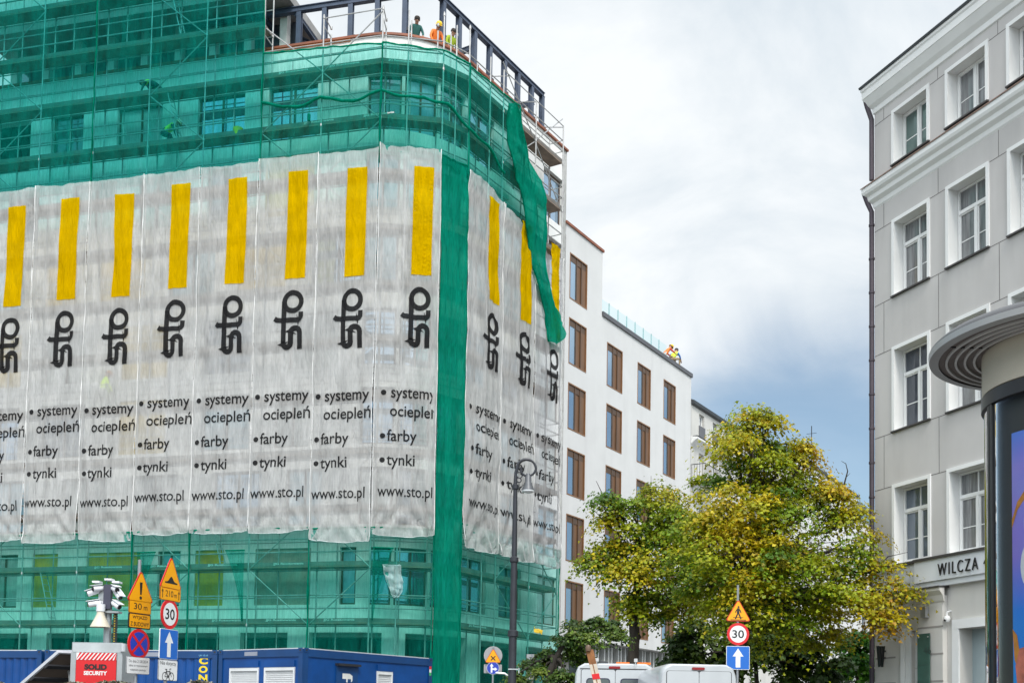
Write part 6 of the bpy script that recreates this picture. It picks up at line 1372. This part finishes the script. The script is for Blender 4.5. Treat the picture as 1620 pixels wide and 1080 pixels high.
def limbs(parent, trunk_pts, trunk_r, blobs, tips, forks, twig_p=0.55, seed=3):
    rs = random.Random(seed); mb = MB(); n = len(trunk_pts)
    mb.path(trunk_pts, [trunk_r * (1 - 0.5 * i / (n - 1)) for i in range(n)], 10); mb.build('trunk', BARK, parent, smooth='all')
    for bi, (c, rad) in enumerate(blobs):
        mb = MB(); c = V(c); f = V(forks[bi % len(forks)]) if not callable(forks) else forks(c)
        k = 7; pts = []
        for i in range(k + 1):
            t_ = i / k; p = f.lerp(c, t_); p = p + V((0, 0, 1)) * 0.12 * (c - f).length * math.sin(PI * t_) * (0.4 if c.z > f.z else 1) + V((rs.gauss(0, 1), rs.gauss(0, 1), rs.gauss(0, 1))) * 0.06 * (c - f).length * t_ * (1 - t_) * 2
            pts.append(p)
        r0 = 0.05 + 0.045 * rad
        mb.path(pts, [r0 * (1 - 0.72 * i / k) for i in range(k + 1)], 7)
        for b2, p in tips:
            if b2 != bi or rs.random() > twig_p: continue
            p = V(p); s = pts[rs.randint(3, k)]; m_ = s.lerp(p, 0.5) + V((0, 0, 0.1 * (p - s).length)); mb.path([s, m_, p], [0.026, 0.016, 0.006], 4, cap=False)
        mb.build('branch', BARK, parent, smooth='all')
def B(px, py, rp, dy=0.0, Yt=33.0):
    p = at(px, py, Yt + dy); return (tuple(p), rp * (Yt + dy) / FPX)
# the big turning tree in the middle of the street
YB = 33.0
bl = [(1186, 662, 30, 0), (1160, 690, 28, .6), (1212, 672, 28, -.4), (1245, 702, 34, .3), (1276, 716, 26, 0), (1190, 712, 48, -.7), (1150, 745, 44, .8), (1222, 755, 60, .2), (1272, 765, 44, 1.0), (1128, 800, 52, -.9), (1180, 805, 60, -1.6), (1245, 825, 60, -1.4), (1305, 800, 40, .3), (1330, 775, 26, 0), (1352, 815, 36, -.4), (1110, 860, 58, -.3), (1168, 880, 66, -2.0), (1240, 895, 66, -1.8), (1306, 872, 56, -.8), (1366, 868, 38, -.9), (1388, 905, 40, -1.2), (1416, 940, 24, -1.4), (1120, 925, 52, .2), (1185, 950, 56, -1.2), (1255, 965, 54, -.6), (1318, 945, 54, -1.2), (1365, 960, 40, -1.5), (1402, 978, 22, -1.5), (1220, 900, 70, 1.6), (1280, 930, 60, 1.8), (1140, 900, 60, 1.8), (1200, 1000, 38, .8), (1260, 1010, 36, 1.2), (1300, 1005, 30, 1.0), (1140, 980, 36, 1.4)]
blobs = [B(a, b, c, d, YB) for a, b, c, d in bl]
pz = lambda px, py, d=0.0: at(px, py, YB + d)
def turn_big(p, r):
    hz = (p[2] - 4.0) / 7.0; x = p[0] - 6.9
    patch = 0.5 + 0.9 * noise.noise((p[0] * 0.55, p[1] * 0.55, p[2] * 0.6))
    return float(np.clip(0.30 + 0.42 * hz * 0.5 + 0.08 * max(0, x - 0.5) + 0.62 * (patch - 0.5) + r.normal(0, 0.07), 0, 1))
T1 = thing('tree', 'big street tree turning yellow and green, its crown reaching across the grey corner house', 'tree', V((pz(1178, 1100).x, YB, 0)))
cr_, tips = crown(T1, blobs, turn_big, 13, seed=5)
tb = V((pz(1150, 1100).x, YB, 0))
tp = [tb, tb + V((0.05, 0, 1.5)), pz(1160, 1050), pz(1182, 985), pz(1192, 925), pz(1196, 870)]
FK = [pz(1196, 870), pz(1192, 915), pz(1185, 960)]
limbs(T1, tp, 0.26, blobs, tips, lambda c: FK[0] if c.z > FK[0].z + 1 else (FK[1] if c.z > FK[1].z else FK[2]), 0.4)
mb = MB(); mb.path([pz(1320, 815), pz(1333, 775), pz(1341, 745), pz(1338, 733), pz(1331, 729)], [0.05, 0.03, 0.018, 0.012, 0.006], 5); mb.path([pz(1338, 755), pz(1345, 748)], [0.014, 0.006], 4); mb.path([pz(1255, 720), pz(1285, 708), pz(1270, 690)], [0.03, 0.015, 0.006], 5); mb.path([pz(1385, 900, -1.2), pz(1405, 880, -1.2), pz(1436, 873, -1.2)], [0.03, 0.016, 0.006], 5); mb.build('bare_twig', BARK, T1, smooth='all')
# the slimmer tree in front of the white house
YA = 38.0
bl = [(1030, 778, 26, 0), (1062, 790, 26, .5), (1000, 800, 20, -.3), (958, 790, 16, 0), (975, 818, 20, .2), (1035, 815, 36, -.5), (1080, 830, 34, .6), (998, 845, 34, -.2), (960, 862, 26, .4), (942, 883, 16, .3), (1050, 860, 44, -.8), (1008, 890, 40, -.6), (972, 905, 26, 0), (1060, 905, 44, 0), (1020, 930, 34, .2), (990, 945, 20, -.2), (1075, 945, 36, .6), (1010, 965, 18, 0), (1050, 965, 24, .3), (1085, 870, 36, -.4), (1100, 910, 34, .2), (1070, 810, 24, 0), (1030, 900, 40, -1.0), (1095, 960, 30, 0), (985, 870, 24, .4)]
blobs = [B(a, b, c, d, YA) for a, b, c, d in [(q[0], q[1], q[2] * 0.86, q[3]) for q in bl]]; pz = lambda px, py, d=0.0: at(px, py, YA + d)
def turn_a(p, r):
    return float(np.clip(0.33 + 0.40 * noise.noise((p[0] * 0.5, p[1] * 0.5, p[2] * 0.5 + 7)) + r.normal(0, 0.09), 0, 1))
T2 = thing('tree', 'slimmer yellow green street tree standing before the white house windows', 'tree', V((pz(1000, 1100).x, YA, 0)))
cr_, tips = crown(T2, blobs, turn_a, 13, seed=9, lsz=0.118)
tb = V((pz(999, 1100).x, YA, 0)); tp = [tb, tb + V((0.02, 0, 1.6)), pz(1001, 1045), pz(1004, 1005), pz(1001, 960), pz(1012, 915), pz(1022, 870)]
limbs(T2, tp, 0.24, blobs, tips, lambda c: V(tp[6]) if c.z > tp[6].z else V(tp[5] if c.z > tp[4].z else tp[4]), 0.4, 4)
mb = MB(); mb.path([pz(1004, 1012), pz(1011, 1006), pz(1007, 998)], [0.13, 0.09, 0.03], 8); mb.build('burl', BARK, T2, smooth='all')
mb = MB(); mb.path([pz(995, 850), pz(970, 820), pz(955, 785), pz(943, 760)], [0.05, 0.03, 0.02, 0.007], 5); mb.path([pz(985, 850), pz(962, 830), pz(938, 805)], [0.04, 0.022, 0.007], 5); mb.path([pz(1028, 790), pz(1030, 770), pz(1030, 752)], [0.02, 0.012, 0.006], 4); mb.build('bare_twig', BARK, T2, smooth='all')
# low dark trees by the vans
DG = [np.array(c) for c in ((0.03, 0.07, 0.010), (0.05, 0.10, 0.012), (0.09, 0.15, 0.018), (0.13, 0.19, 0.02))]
YD = 31.0; bl = [(905, 990, 24, 0), (940, 982, 20, .3), (965, 990, 14, .2), (975, 1003, 10, 0), (930, 1005, 24, -.3), (890, 1015, 26, 0), (910, 1035, 28, .4), (872, 1040, 24, .5), (858, 1062, 18, .2), (895, 1060, 26, -.3), (930, 1045, 14, .6), (820, 1068, 18, 1.2), (835, 1050, 14, 1.6), (880, 1085, 24, 0)]
blobs = [B(a, b, c * 0.72, d, YD) for a, b, c, d in bl]; pz = lambda px, py, d=0.0: at(px, py, YD + d)
T3 = thing('tree', 'low dark green tree with spreading boughs beside the scaffolding and barrier board', 'tree', V((pz(866, 1100).x, YD, 0)))
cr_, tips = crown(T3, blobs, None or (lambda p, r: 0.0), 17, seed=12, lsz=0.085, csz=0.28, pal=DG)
tb = V((pz(864, 1100).x, YD, 0)); tp = [tb, tb + V((0, 0, 1.8)), pz(868, 1065), pz(880, 1040), pz(892, 1015)]
limbs(T3, tp, 0.13, blobs, tips, lambda c: V(tp[4]) if c.z > tp[4].z else V(tp[3]), 0.4, 6)
YE = 44.0; bl = [(1355, 1018, 22, 0), (1372, 1035, 20, .4), (1340, 1045, 24, 0), (1365, 1055, 22, .3), (1320, 1060, 22, 0), (1375, 1010, 12, 0)]
blobs = [B(a, b, c, d, YE) for a, b, c, d in bl]; pz = lambda px, py, d=0.0: at(px, py, YE + d)
LG = [np.array(c) for c in ((0.06, 0.20, 0.012), (0.09, 0.26, 0.015), (0.04, 0.15, 0.012))]
T4 = thing('tree', 'small bright green tree in the gap between the big tree and the downpipe', 'tree', V((pz(1358, 1100).x, YE, 0)))
cr_, tips = crown(T4, blobs, lambda p, r: 0.0, 22, seed=15, lsz=0.16, csz=0.42, pal=LG)
tp = [V((pz(1358, 1100).x, YE, 0)), V((pz(1358, 1080).x, YE, 2.2)), pz(1356, 1050)]; limbs(T4, tp, 0.1, blobs, tips, lambda c: V(tp[2]), 0.3, 7)
YF = 41.0; bl = [(1215, 1010, 40, 0), (1270, 1025, 36, .6), (1300, 1040, 30, 0), (1240, 1055, 34, 1), (1100, 1005, 36, 0), (1130, 1035, 36, .5), (1080, 1035, 30, 0), (1175, 1045, 34, .8), (1290, 1068, 26, 0.3)]
blobs = [B(a, b, c, d, YF) for a, b, c, d in bl]; pz = lambda px, py, d=0.0: at(px, py, YF + d)
T5 = thing('tree', 'shadowy dark green tree standing behind the big tree trunk', 'tree', V((pz(1200, 1100).x, YF, 0)))
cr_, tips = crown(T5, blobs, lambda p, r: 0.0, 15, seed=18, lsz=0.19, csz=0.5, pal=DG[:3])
tp = [V((pz(1200, 1100).x, YF, 0)), V((pz(1200, 1090).x, YF, 2)), pz(1195, 1040)]; limbs(T5, tp, 0.14, blobs, tips, lambda c: V(tp[2]), 0.3, 8)
# variegated hedge along the foot of the picture
HG = [np.array(c) for c in ((0.02, 0.03, 0.012), (0.03, 0.045, 0.015), (0.30, 0.30, 0.22), (0.40, 0.38, 0.30), (0.06, 0.06, 0.03), (0.015, 0.015, 0.012), (0.14, 0.10, 0.06))]
HD = thing('hedge', 'clipped pale speckled hedge in front of the containers and security cabinet', 'hedge', V((-6.9, 21, 0)))
r_ = np.random.default_rng(4); n_h = 15000; xh = -10.4 + 5.3 * r_.uniform(0, 1, n_h) ** 0.9; yh = r_.uniform(20.55, 21.4, n_h); zt_h = 2.18 - 0.5 * np.clip(xh + 5.7, 0, 1) + 0.05 * np.sin(xh * 3.1) + 0.04 * np.sin(xh * 7.7 + 1) + 0.06 * (xh + 6.9) / 3
zh = np.where(r_.uniform(0, 1, n_h) < 0.5, zt_h - np.abs(r_.normal(0, 0.10, n_h)), r_.uniform(0.1, 1, n_h) * zt_h); yh = np.where(zh < zt_h - 0.2, np.where(r_.uniform(0, 1, n_h) < .7, 20.55 + np.abs(r_.normal(0, .06, n_h)), yh), yh)
leaves('foliage', HD, np.stack([xh, yh, zh], 1), np.tile([[0, -0.7, 0.8]], (n_h, 1)), 0.085, np.array(HG)[r_.integers(0, len(HG), n_h)])
mb = MB()
for i in range(16): mb.tube((-10 + i * 0.43, 21, 0), (-10 + i * 0.43 + 0.1, 21, 2.1), 0.03, 5)
mb.build('stem', BARK, HD)
# ================================================================ people
SKIN = mat('skin', (0.42, 0.24, 0.17), 0.55, var=0.08); HAIR = mat('dark_hair', (0.02, 0.014, 0.01), 0.7); BOOT = mat('dark_boots', (0.02, 0.018, 0.016), 0.7)
HIV = mat('hi_vis_yellow', (0.62, 0.90, 0.03), 0.6, var=0.06); ORV = mat('hi_vis_orange', (0.85, 0.20, 0.02), 0.6, var=0.06); DGRN = mat('dark_green_shirt', (0.015, 0.10, 0.09), 0.8); BLS = mat('blue_shirt', (0.03, 0.16, 0.5), 0.8); REDS = mat('red_shirt', (0.5, 0.05, 0.02), 0.8)
NAVY = mat('navy_trousers', (0.025, 0.03, 0.05), 0.85); TAN = mat('tan_trousers', (0.36, 0.27, 0.16), 0.85); HELY = mat('yellow_helmet', (0.80, 0.52, 0.01), 0.35); HELW = mat('cream_helmet', (0.66, 0.55, 0.36), 0.4); HELO = mat('orange_helmet', (0.8, 0.3, 0.02), 0.35)
def person(label, loc, face, J, shirt, trousers, head='hair', sleeve=True, vest=None, group=None):
    """J: joints (x right, y forward, z up): pelvis chest neck head, shoulder/elbow/wrist l r, hip/knee/ankle/toe l r."""
    t = thing('person', label, 'person', loc, group)
    fd = V((math.sin(math.radians(face)), math.cos(math.radians(face)), 0)); rt = V((fd.y, -fd.x, 0)); F = Frame(loc, rt, fd)
    vs, es, rad, reg = [], [], [], []
    def add(p, r, parent=None, m_=0):
        vs.append(F(*p)); rad.append(r); reg.append(m_)
        if parent is not None: es.append((parent, len(vs) - 1))
        return len(vs) - 1
    v3 = lambda k: V(J[k])
    pel = add(J['pelvis'], 0.155, None, 2); wa = add(v3('pelvis').lerp(v3('chest'), 0.5), 0.14, pel, 1); chst = add(J['chest'], 0.165, wa, 1)
    nk = add(v3('neck'), 0.062, chst, 0); hd0 = add(v3('neck').lerp(v3('head'), 0.55), 0.075, nk, 0); hd = add(J['head'], 0.102, hd0, 0); add(v3('head') + (v3('head') - v3('neck')).normalized() * 0.07, 0.085, hd, 0)
    for s_ in 'lr':
        sh = add(J['sh' + s_], 0.072, chst, 1); e = add(v3('sh' + s_).lerp(v3('el' + s_), .9), 0.05, sh, 1 if sleeve else 0); w = add(J['wr' + s_], 0.034, e, 1 if sleeve is True else 0)
        d = (v3('wr' + s_) - v3('el' + s_)).normalized(); sd = d.cross(V((0, 1, 0.3))).normalized(); pm = v3('wr' + s_) + d * 0.06
        a = add(pm, 0.034, w, 0)
        for k, (o, l_) in enumerate(((-0.028, 0.062), (-0.009, 0.075), (0.010, 0.07), (0.028, 0.055))):
            f1 = add(pm + sd * o + d * l_ * 0.6, 0.0095, a, 0); add(pm + sd * o + d * l_ - V((0, 0, 0.02)), 0.008, f1, 0)
        t1 = add(pm + sd * (0.045 if s_ == 'l' else -0.045) - d * 0.01, 0.011, a, 0); add(pm + sd * (0.06 if s_ == 'l' else -0.06) + d * 0.035, 0.009, t1, 0)
        hp = add(J['hi' + s_], 0.10, pel, 2); kn = add(J['kn' + s_], 0.062, hp, 2); an = add(J['an' + s_], 0.045, kn, 2); add(J['to' + s_], 0.045, an, 3)
    me = bpy.data.meshes.new('body'); me.from_pydata(vs, es, []); o = bpy.data.objects.new('body', me); COL.objects.link(o)
    o.modifiers.new('skin', 'SKIN'); ss = o.modifiers.new('sub', 'SUBSURF'); ss.levels = 1; ss.render_levels = 1
    for i, sv in enumerate(me.skin_vertices[0].data): sv.radius = (rad[i] * (1.22 if reg[i] in (1, 2) and i < 3 else 1), rad[i]); sv.use_root = i == 0
    dg = bpy.context.evaluated_depsgraph_get(); m2 = bpy.data.meshes.new_from_object(o.evaluated_get(dg)); bpy.data.objects.remove(o); m2.name = 'body'
    m2.materials.clear(); [m2.materials.append(x) for x in (SKIN, vest or shirt, trousers, BOOT, shirt)]
    P_ = np.array([tuple(p) for p in vs]); isarm = {}
    segs = [(a, b) for a, b in es]
    for p in m2.polygons:
        c = np.array(p.center); best, bm_ = 1e9, 0
        for a, b in segs:
            A, Bv = P_[a], P_[b]; ab = Bv - A; q = np.clip(((c - A) @ ab) / max(1e-9, ab @ ab), 0, 1); dd = np.linalg.norm(c - A - ab * q) - (rad[a] * (1 - q) + rad[b] * q)
            if dd < best: best = dd; bm_ = reg[b] if q > 0.5 or reg[a] == reg[b] else reg[a]; sa = (a, b)
        if bm_ == 1 and vest is not None and sa[0] not in (pel, wa, chst): bm_ = 4
        p.material_index = bm_; p.use_smooth = True
    link('body', m2, t)
    up = (F(*J['head']) - F(*J['neck'])).normalized(); hp_ = F(*J['head']); fw = (F(*(v3('head') + V(J.get('look', (0, 1, 0))))) - hp_).normalized(); fw = (fw - up * fw.dot(up)).normalized(); sd = fw.cross(up)
    Fh = Frame(hp_, sd, fw, up)
    mb = MB()
    for k in (-1, 1): mb.lathe([(0, -0.012), (0.012, 0), (0, 0.012)], Frame(Fh(k * 0.035, 0.088, 0.005), sd, fw, up), 8)
    mb.path([Fh(-0.028, 0.09, -0.062), Fh(0.028, 0.09, -0.062)], 0.006, 5); mb.build('eyes_and_mouth', mat('dark_features', (0.05, 0.02, 0.018), 0.5), t)
    mb = MB(); mb.path([Fh(0, 0.09, 0.012), Fh(0, 0.118, -0.03), Fh(0, 0.092, -0.036)], [0.008, 0.015, 0.01], 6); [mb.lathe([(0, -0.03), (0.02, -0.01), (0.02, 0.015), (0, 0.03)], Frame(Fh(k * 0.10, -0.005, -0.01), fw, sd, up), 8) for k in (-1, 1)]; mb.build('nose_and_ears', SKIN, t, smooth=True)
    if head == 'hair':
        mb = MB(); mb.lathe([(0.112, 0.0), (0.116, 0.04), (0.10, 0.10), (0.06, 0.135), (0, 0.145)], Frame(Fh(0, -0.018, 0.012), sd, fw, up), 16); mb.build('hair', HAIR, t, smooth=True)
    elif head is not None:
        mb = MB(); mb.lathe([(0.155, 0.03), (0.15, 0.038), (0.125, 0.045), (0.122, 0.09), (0.095, 0.15), (0.05, 0.175), (0, 0.18)], Frame(Fh(0, 0.012, 0.0), sd, fw, up), 18); mb.build('helmet', head, t, smooth=True)
    return t, F
def legs(z=0.0, **k): return k
def pose(lean=0.0, arms=None, crouch=0.0, turn=0.0, head_drop=0.0, spread=0.10):
    """Standing figure 1.76 m tall, bent forward at the hips by lean degrees, knees bent by crouch (0..1)."""
    a = math.radians(lean); hz = 0.93 - 0.42 * crouch; py = -0.12 * crouch
    T = lambda x, y, z: (x, py + y * math.cos(a) + z * math.sin(a), hz + z * math.cos(a) - y * math.sin(a))
    J = dict(pelvis=(0, py, hz), chest=T(0, 0, 0.40), neck=T(0, 0.02, 0.545)); n_ = V(J['neck']); b = math.radians(lean * 0.55 + head_drop)
    J['head'] = tuple(n_ + V((0, 0.15 * math.sin(b) + 0.02, 0.15 * math.cos(b)))); J['look'] = (math.sin(math.radians(turn)), math.cos(math.radians(turn)), -math.tan(b) * 0.4)
    for s_, k in (('l', -1), ('r', 1)):
        J['sh' + s_] = T(k * 0.19, 0, 0.47); sx = V(J['sh' + s_])
        e, w = (arms or {}).get(s_, ((k * 0.07, 0.02, -0.28), (k * 0.05, 0.12, -0.52))); J['el' + s_] = tuple(sx + V(e)); J['wr' + s_] = tuple(sx + V(w))
        J['hi' + s_] = (k * 0.10, py, hz - 0.06); J['kn' + s_] = (k * spread, 0.06 + 0.30 * crouch, 0.50 - 0.06 * crouch); J['an' + s_] = (k * spread, -0.02, 0.09); J['to' + s_] = (k * (spread + 0.02), 0.15, 0.04)
    return J
lean_arms = {'l': ((-0.10, 0.02, -0.27), (-0.05, 0.14, -0.50)), 'r': ((0.10, 0.02, -0.27), (0.05, 0.14, -0.50))}
GR = 'roof workers looking over the rounded parapet'
def onroof(px, back, ln=30):
    """Feet position on the roof just behind the parapet, below a given photo column."""
    p = at(px, 40, 42.6)
    for _ in range(25):
        best = min((((wall_at(s_)[0] - nothing).length, s_) for s_ in np.linspace(-3, ARC + 3, 400) for nothing in [flatxy(p)]), key=lambda x: x[0]); q_, n_ = wall_at(best[1], -back); p = at(px, 40, q_.y)
    return V((q_.x, q_.y, 27.15)), math.degrees(math.atan2(n_.x, n_.y))
p, f = onroof(657, 0.42); person('worker in dark green T-shirt with lime braces leaning on the rounded parapet', p + Z3 * 0.30, f, pose(24, lean_arms, 0.0, 10, 10), DGRN, NAVY, 'hair', sleeve=1, group=GR)
p, f = onroof(687, 0.42); person('worker in orange shirt and yellow helmet bending over the rounded parapet', p + Z3 * 0.34, f, pose(30, lean_arms, 0.05, -10, 12), ORV, NAVY, HELY, group=GR)
p, f = onroof(710, 0.40); person('bareheaded worker in lime T-shirt at the parapet beside the steel frame', p + Z3 * 0.36, f, pose(26, lean_arms, 0.06, -25, 5), mat('lime_shirt', (0.32, 0.42, 0.02), 0.8), NAVY, 'hair', sleeve=1, group=GR)
p, f = onroof(670, 0.55); t = thing('yellow_bucket', 'yellow bucket on the parapet between two roof workers', 'bucket', p); q_, n_ = wall_at(0.0); pp = at(670, 47, p.y); mb = MB(); mb.lathe([(0.0, 0), (0.11, 0), (0.14, 0.24), (0.125, 0.24), (0.1, 0.03)], Frame(V((pp.x, p.y + 0.12, PAR + 0.125)), (1, 0, 0), (0, 1, 0)), 16); mb.build('pail', HELY, t, smooth=True); mb = MB(); mb.path([V((pp.x + 0.14 * math.cos(a), p.y + 0.12, PAR + 0.36 + 0.10 * math.sin(a))) for a in np.linspace(0, PI, 9)], 0.006, 4); mb.build('handle', STEEL, t)
# on the scaffold behind the nets
def ondeck(i, f, k, back=0.34): return OUT[i].lerp(OUT[i + 1], f) - NRM[i] * back + Z3 * LV[k]
bend_arms = {'l': ((-0.05, 0.10, -0.26), (0.0, 0.20, -0.45)), 'r': ((0.05, 0.10, -0.26), (0.0, 0.22, -0.45))}
GV = 'workers in lime vests on the scaffold behind nets'
SH_ = 104.5
t, _ = person('worker in lime vest and pale helmet crouching on a scaffold deck behind the green net', ondeck(4, 0.22, 9), 104.5 - 20, pose(58, bend_arms, 0.75, 0, 5), DGRN, NAVY, HELW, vest=HIV, group=GV)
t, _ = person('worker in lime vest bent double behind a toe board, only the back showing', ondeck(4, 0.02, 10), -75.5, pose(84, bend_arms, 0.95, 0, 20), DGRN, NAVY, 'hair', vest=HIV, group=GV)
t, _ = person('worker in lime vest and orange helmet showing faintly through a white banner', ondeck(3, 0.22, 4), 60, pose(18, bend_arms, 0.0, 0, 10), HIV, mat('pale_trousers', (0.5, 0.5, 0.48), 0.8), HELO, vest=HIV, group=GV)
for i, f, k, lab in ((5, 0.55, 9, 'yellow bucket on the upper deck near the joint of the nets'), ):
    t = thing('yellow_bucket', lab, 'bucket', ondeck(i, f, k, 0.2)); p = ondeck(i, f, k, 0.2); mb = MB(); mb.lathe([(0, 0.02), (0.16, 0.02), (0.20, 0.30), (0.185, 0.30), (0.15, 0.05)], Frame(p, (1, 0, 0), (0, 1, 0)), 16); mb.build('pail', HELY, t, smooth=True); mb = MB(); mb.path([p + V((0.2 * math.cos(a), 0, 0.3 + 0.12 * math.sin(a))) for a in np.linspace(0, PI, 9)], 0.007, 4); mb.build('handle', STEEL, t)
# two on the roof edge of the white house
Pw = lambda t, z, o=0.0: W0 + dS * t + nS * o + Z3 * z
def troof(px, py, o):
    return online(px, py, W0 + nS * o, dS)[0]
reach = {'l': ((-0.10, 0.16, -0.18), (0.0, 0.36, -0.30)), 'r': ((0.10, 0.16, -0.18), (0.06, 0.38, -0.28))}
ta = troof(1051, 560, -0.6); tb_ = troof(1066, 570, -0.35)
person('worker in red shirt and yellow helmet bending over the roof edge behind glass balustrade', Pw(ta, TOP2 - 0.10, -0.6), 31.3 + 35, pose(38, reach, 0.35, 0, 15), REDS, mat('pale_trousers', (0.5, 0.5, 0.48)), HELY, sleeve=1, vest=ORV)
J = pose(40, {'l': ((-0.22, 0.12, 0.02), (-0.40, 0.22, -0.05)), 'r': ((0.08, 0.14, -0.22), (0.0, 0.32, -0.40))}, 0.9, 0, 0)
for s_, k in (('l', -1), ('r', 1)): J['kn' + s_] = (k * 0.16, 0.42, 0.62); J['an' + s_] = (k * 0.14, 0.45, 0.16); J['to' + s_] = (k * 0.15, 0.62, 0.08)
person('worker in lime vest over blue shirt sitting on the roof edge of the white house', Pw(tb_, TOP2 + 0.12, -0.42), 31.3 + 15, J, BLS, TAN, 'hair', sleeve=1, vest=HIV)
# ================================================================ odds and ends
t = thing('plastic_sheet', 'crumpled pale plastic sheet hanging on the low net near the corner', 'plastic sheet', OUT[i_A])
f, W = plan([OUT[i_A], B_]); PLS = cloth('pale_plastic', (0.55, 0.74, 0.74), (0.8, 0.95, 0.95), 0.72, 0.12, (3, 3, 1.5))
mb = MB(); vs = []; nx, nz = 18, 22
outl = [(603, 895, 632, 894), (604, 903, 633, 905), (607, 915, 636, 920), (612, 928, 636, 930), (616, 938, 634, 936), (622, 945, 627, 945)]
ab = (B_ - OUT[i_A]).normalized()
for j in range(nz + 1):
    v = j / nz * (len(outl) - 1); i = min(int(v), len(outl) - 2); g = v - i
    a = [outl[i][k] + (outl[i + 1][k] - outl[i][k]) * g for k in range(4)]
    l_, r2 = online(a[0], a[1], OUT[i_A], ab), online(a[2], a[3], OUT[i_A], ab)
    for k in range(nx + 1):
        u = k / nx; tt = l_[0] + (r2[0] - l_[0]) * u; z = l_[1] + (r2[1] - l_[1]) * u
        vs.append(OUT[i_A] + ab * tt + NRM[i_A + 1] * (0.16 + 0.10 * fbm(u * 3, v * 1.2, 5) + 0.05 * math.sin(u * 15 + v)) + Z3 * (z + 0.05 * fbm(u * 4, v, 9)))
mb.add(vs, [[j * (nx + 1) + k, j * (nx + 1) + k + 1, (j + 1) * (nx + 1) + k + 1, (j + 1) * (nx + 1) + k] for j in range(nz) for k in range(nx)]); mb.build('sheet', PLS, t, smooth='all')
mb = MB(); mb.tube(vs[0], vs[nx], 0.015, 5); mb.build('tie', PLS, t)
t = thing('yellow_rag', 'small yellow rag tied on the street face scaffold rail above the low tree', 'rag', F_); tt, zz = online(847, 998, D_, dS)
mb = MB(); vs = []
for j in range(7):
    for k in range(11): vs.append(D_ + dS * (tt - 0.35 + 0.07 * k) + nS * (0.14 + 0.04 * fbm(k * .5, j * .5, 3)) + Z3 * (zz + 0.10 - 0.03 * j + 0.05 * fbm(k * .6, j * .2, 6)))
mb.add(vs, [[j * 11 + k, j * 11 + k + 1, (j + 1) * 11 + k + 1, (j + 1) * 11 + k] for j in range(6) for k in range(10)]); mb.build('cloth', HELY, t, smooth='all'); mb = MB(); mb.tube(vs[0], vs[0] + V((0, 0.1, 0.1)), 0.01, 4); mb.build('knot', HELY, t)
mb = MB(); ring(mb, -1.8, ARC + 1.2, 27.17, 27.5, -0.36, 0.7); mb.build('roof_kerb', mat('concrete', (0.3, 0.29, 0.28)), RB)
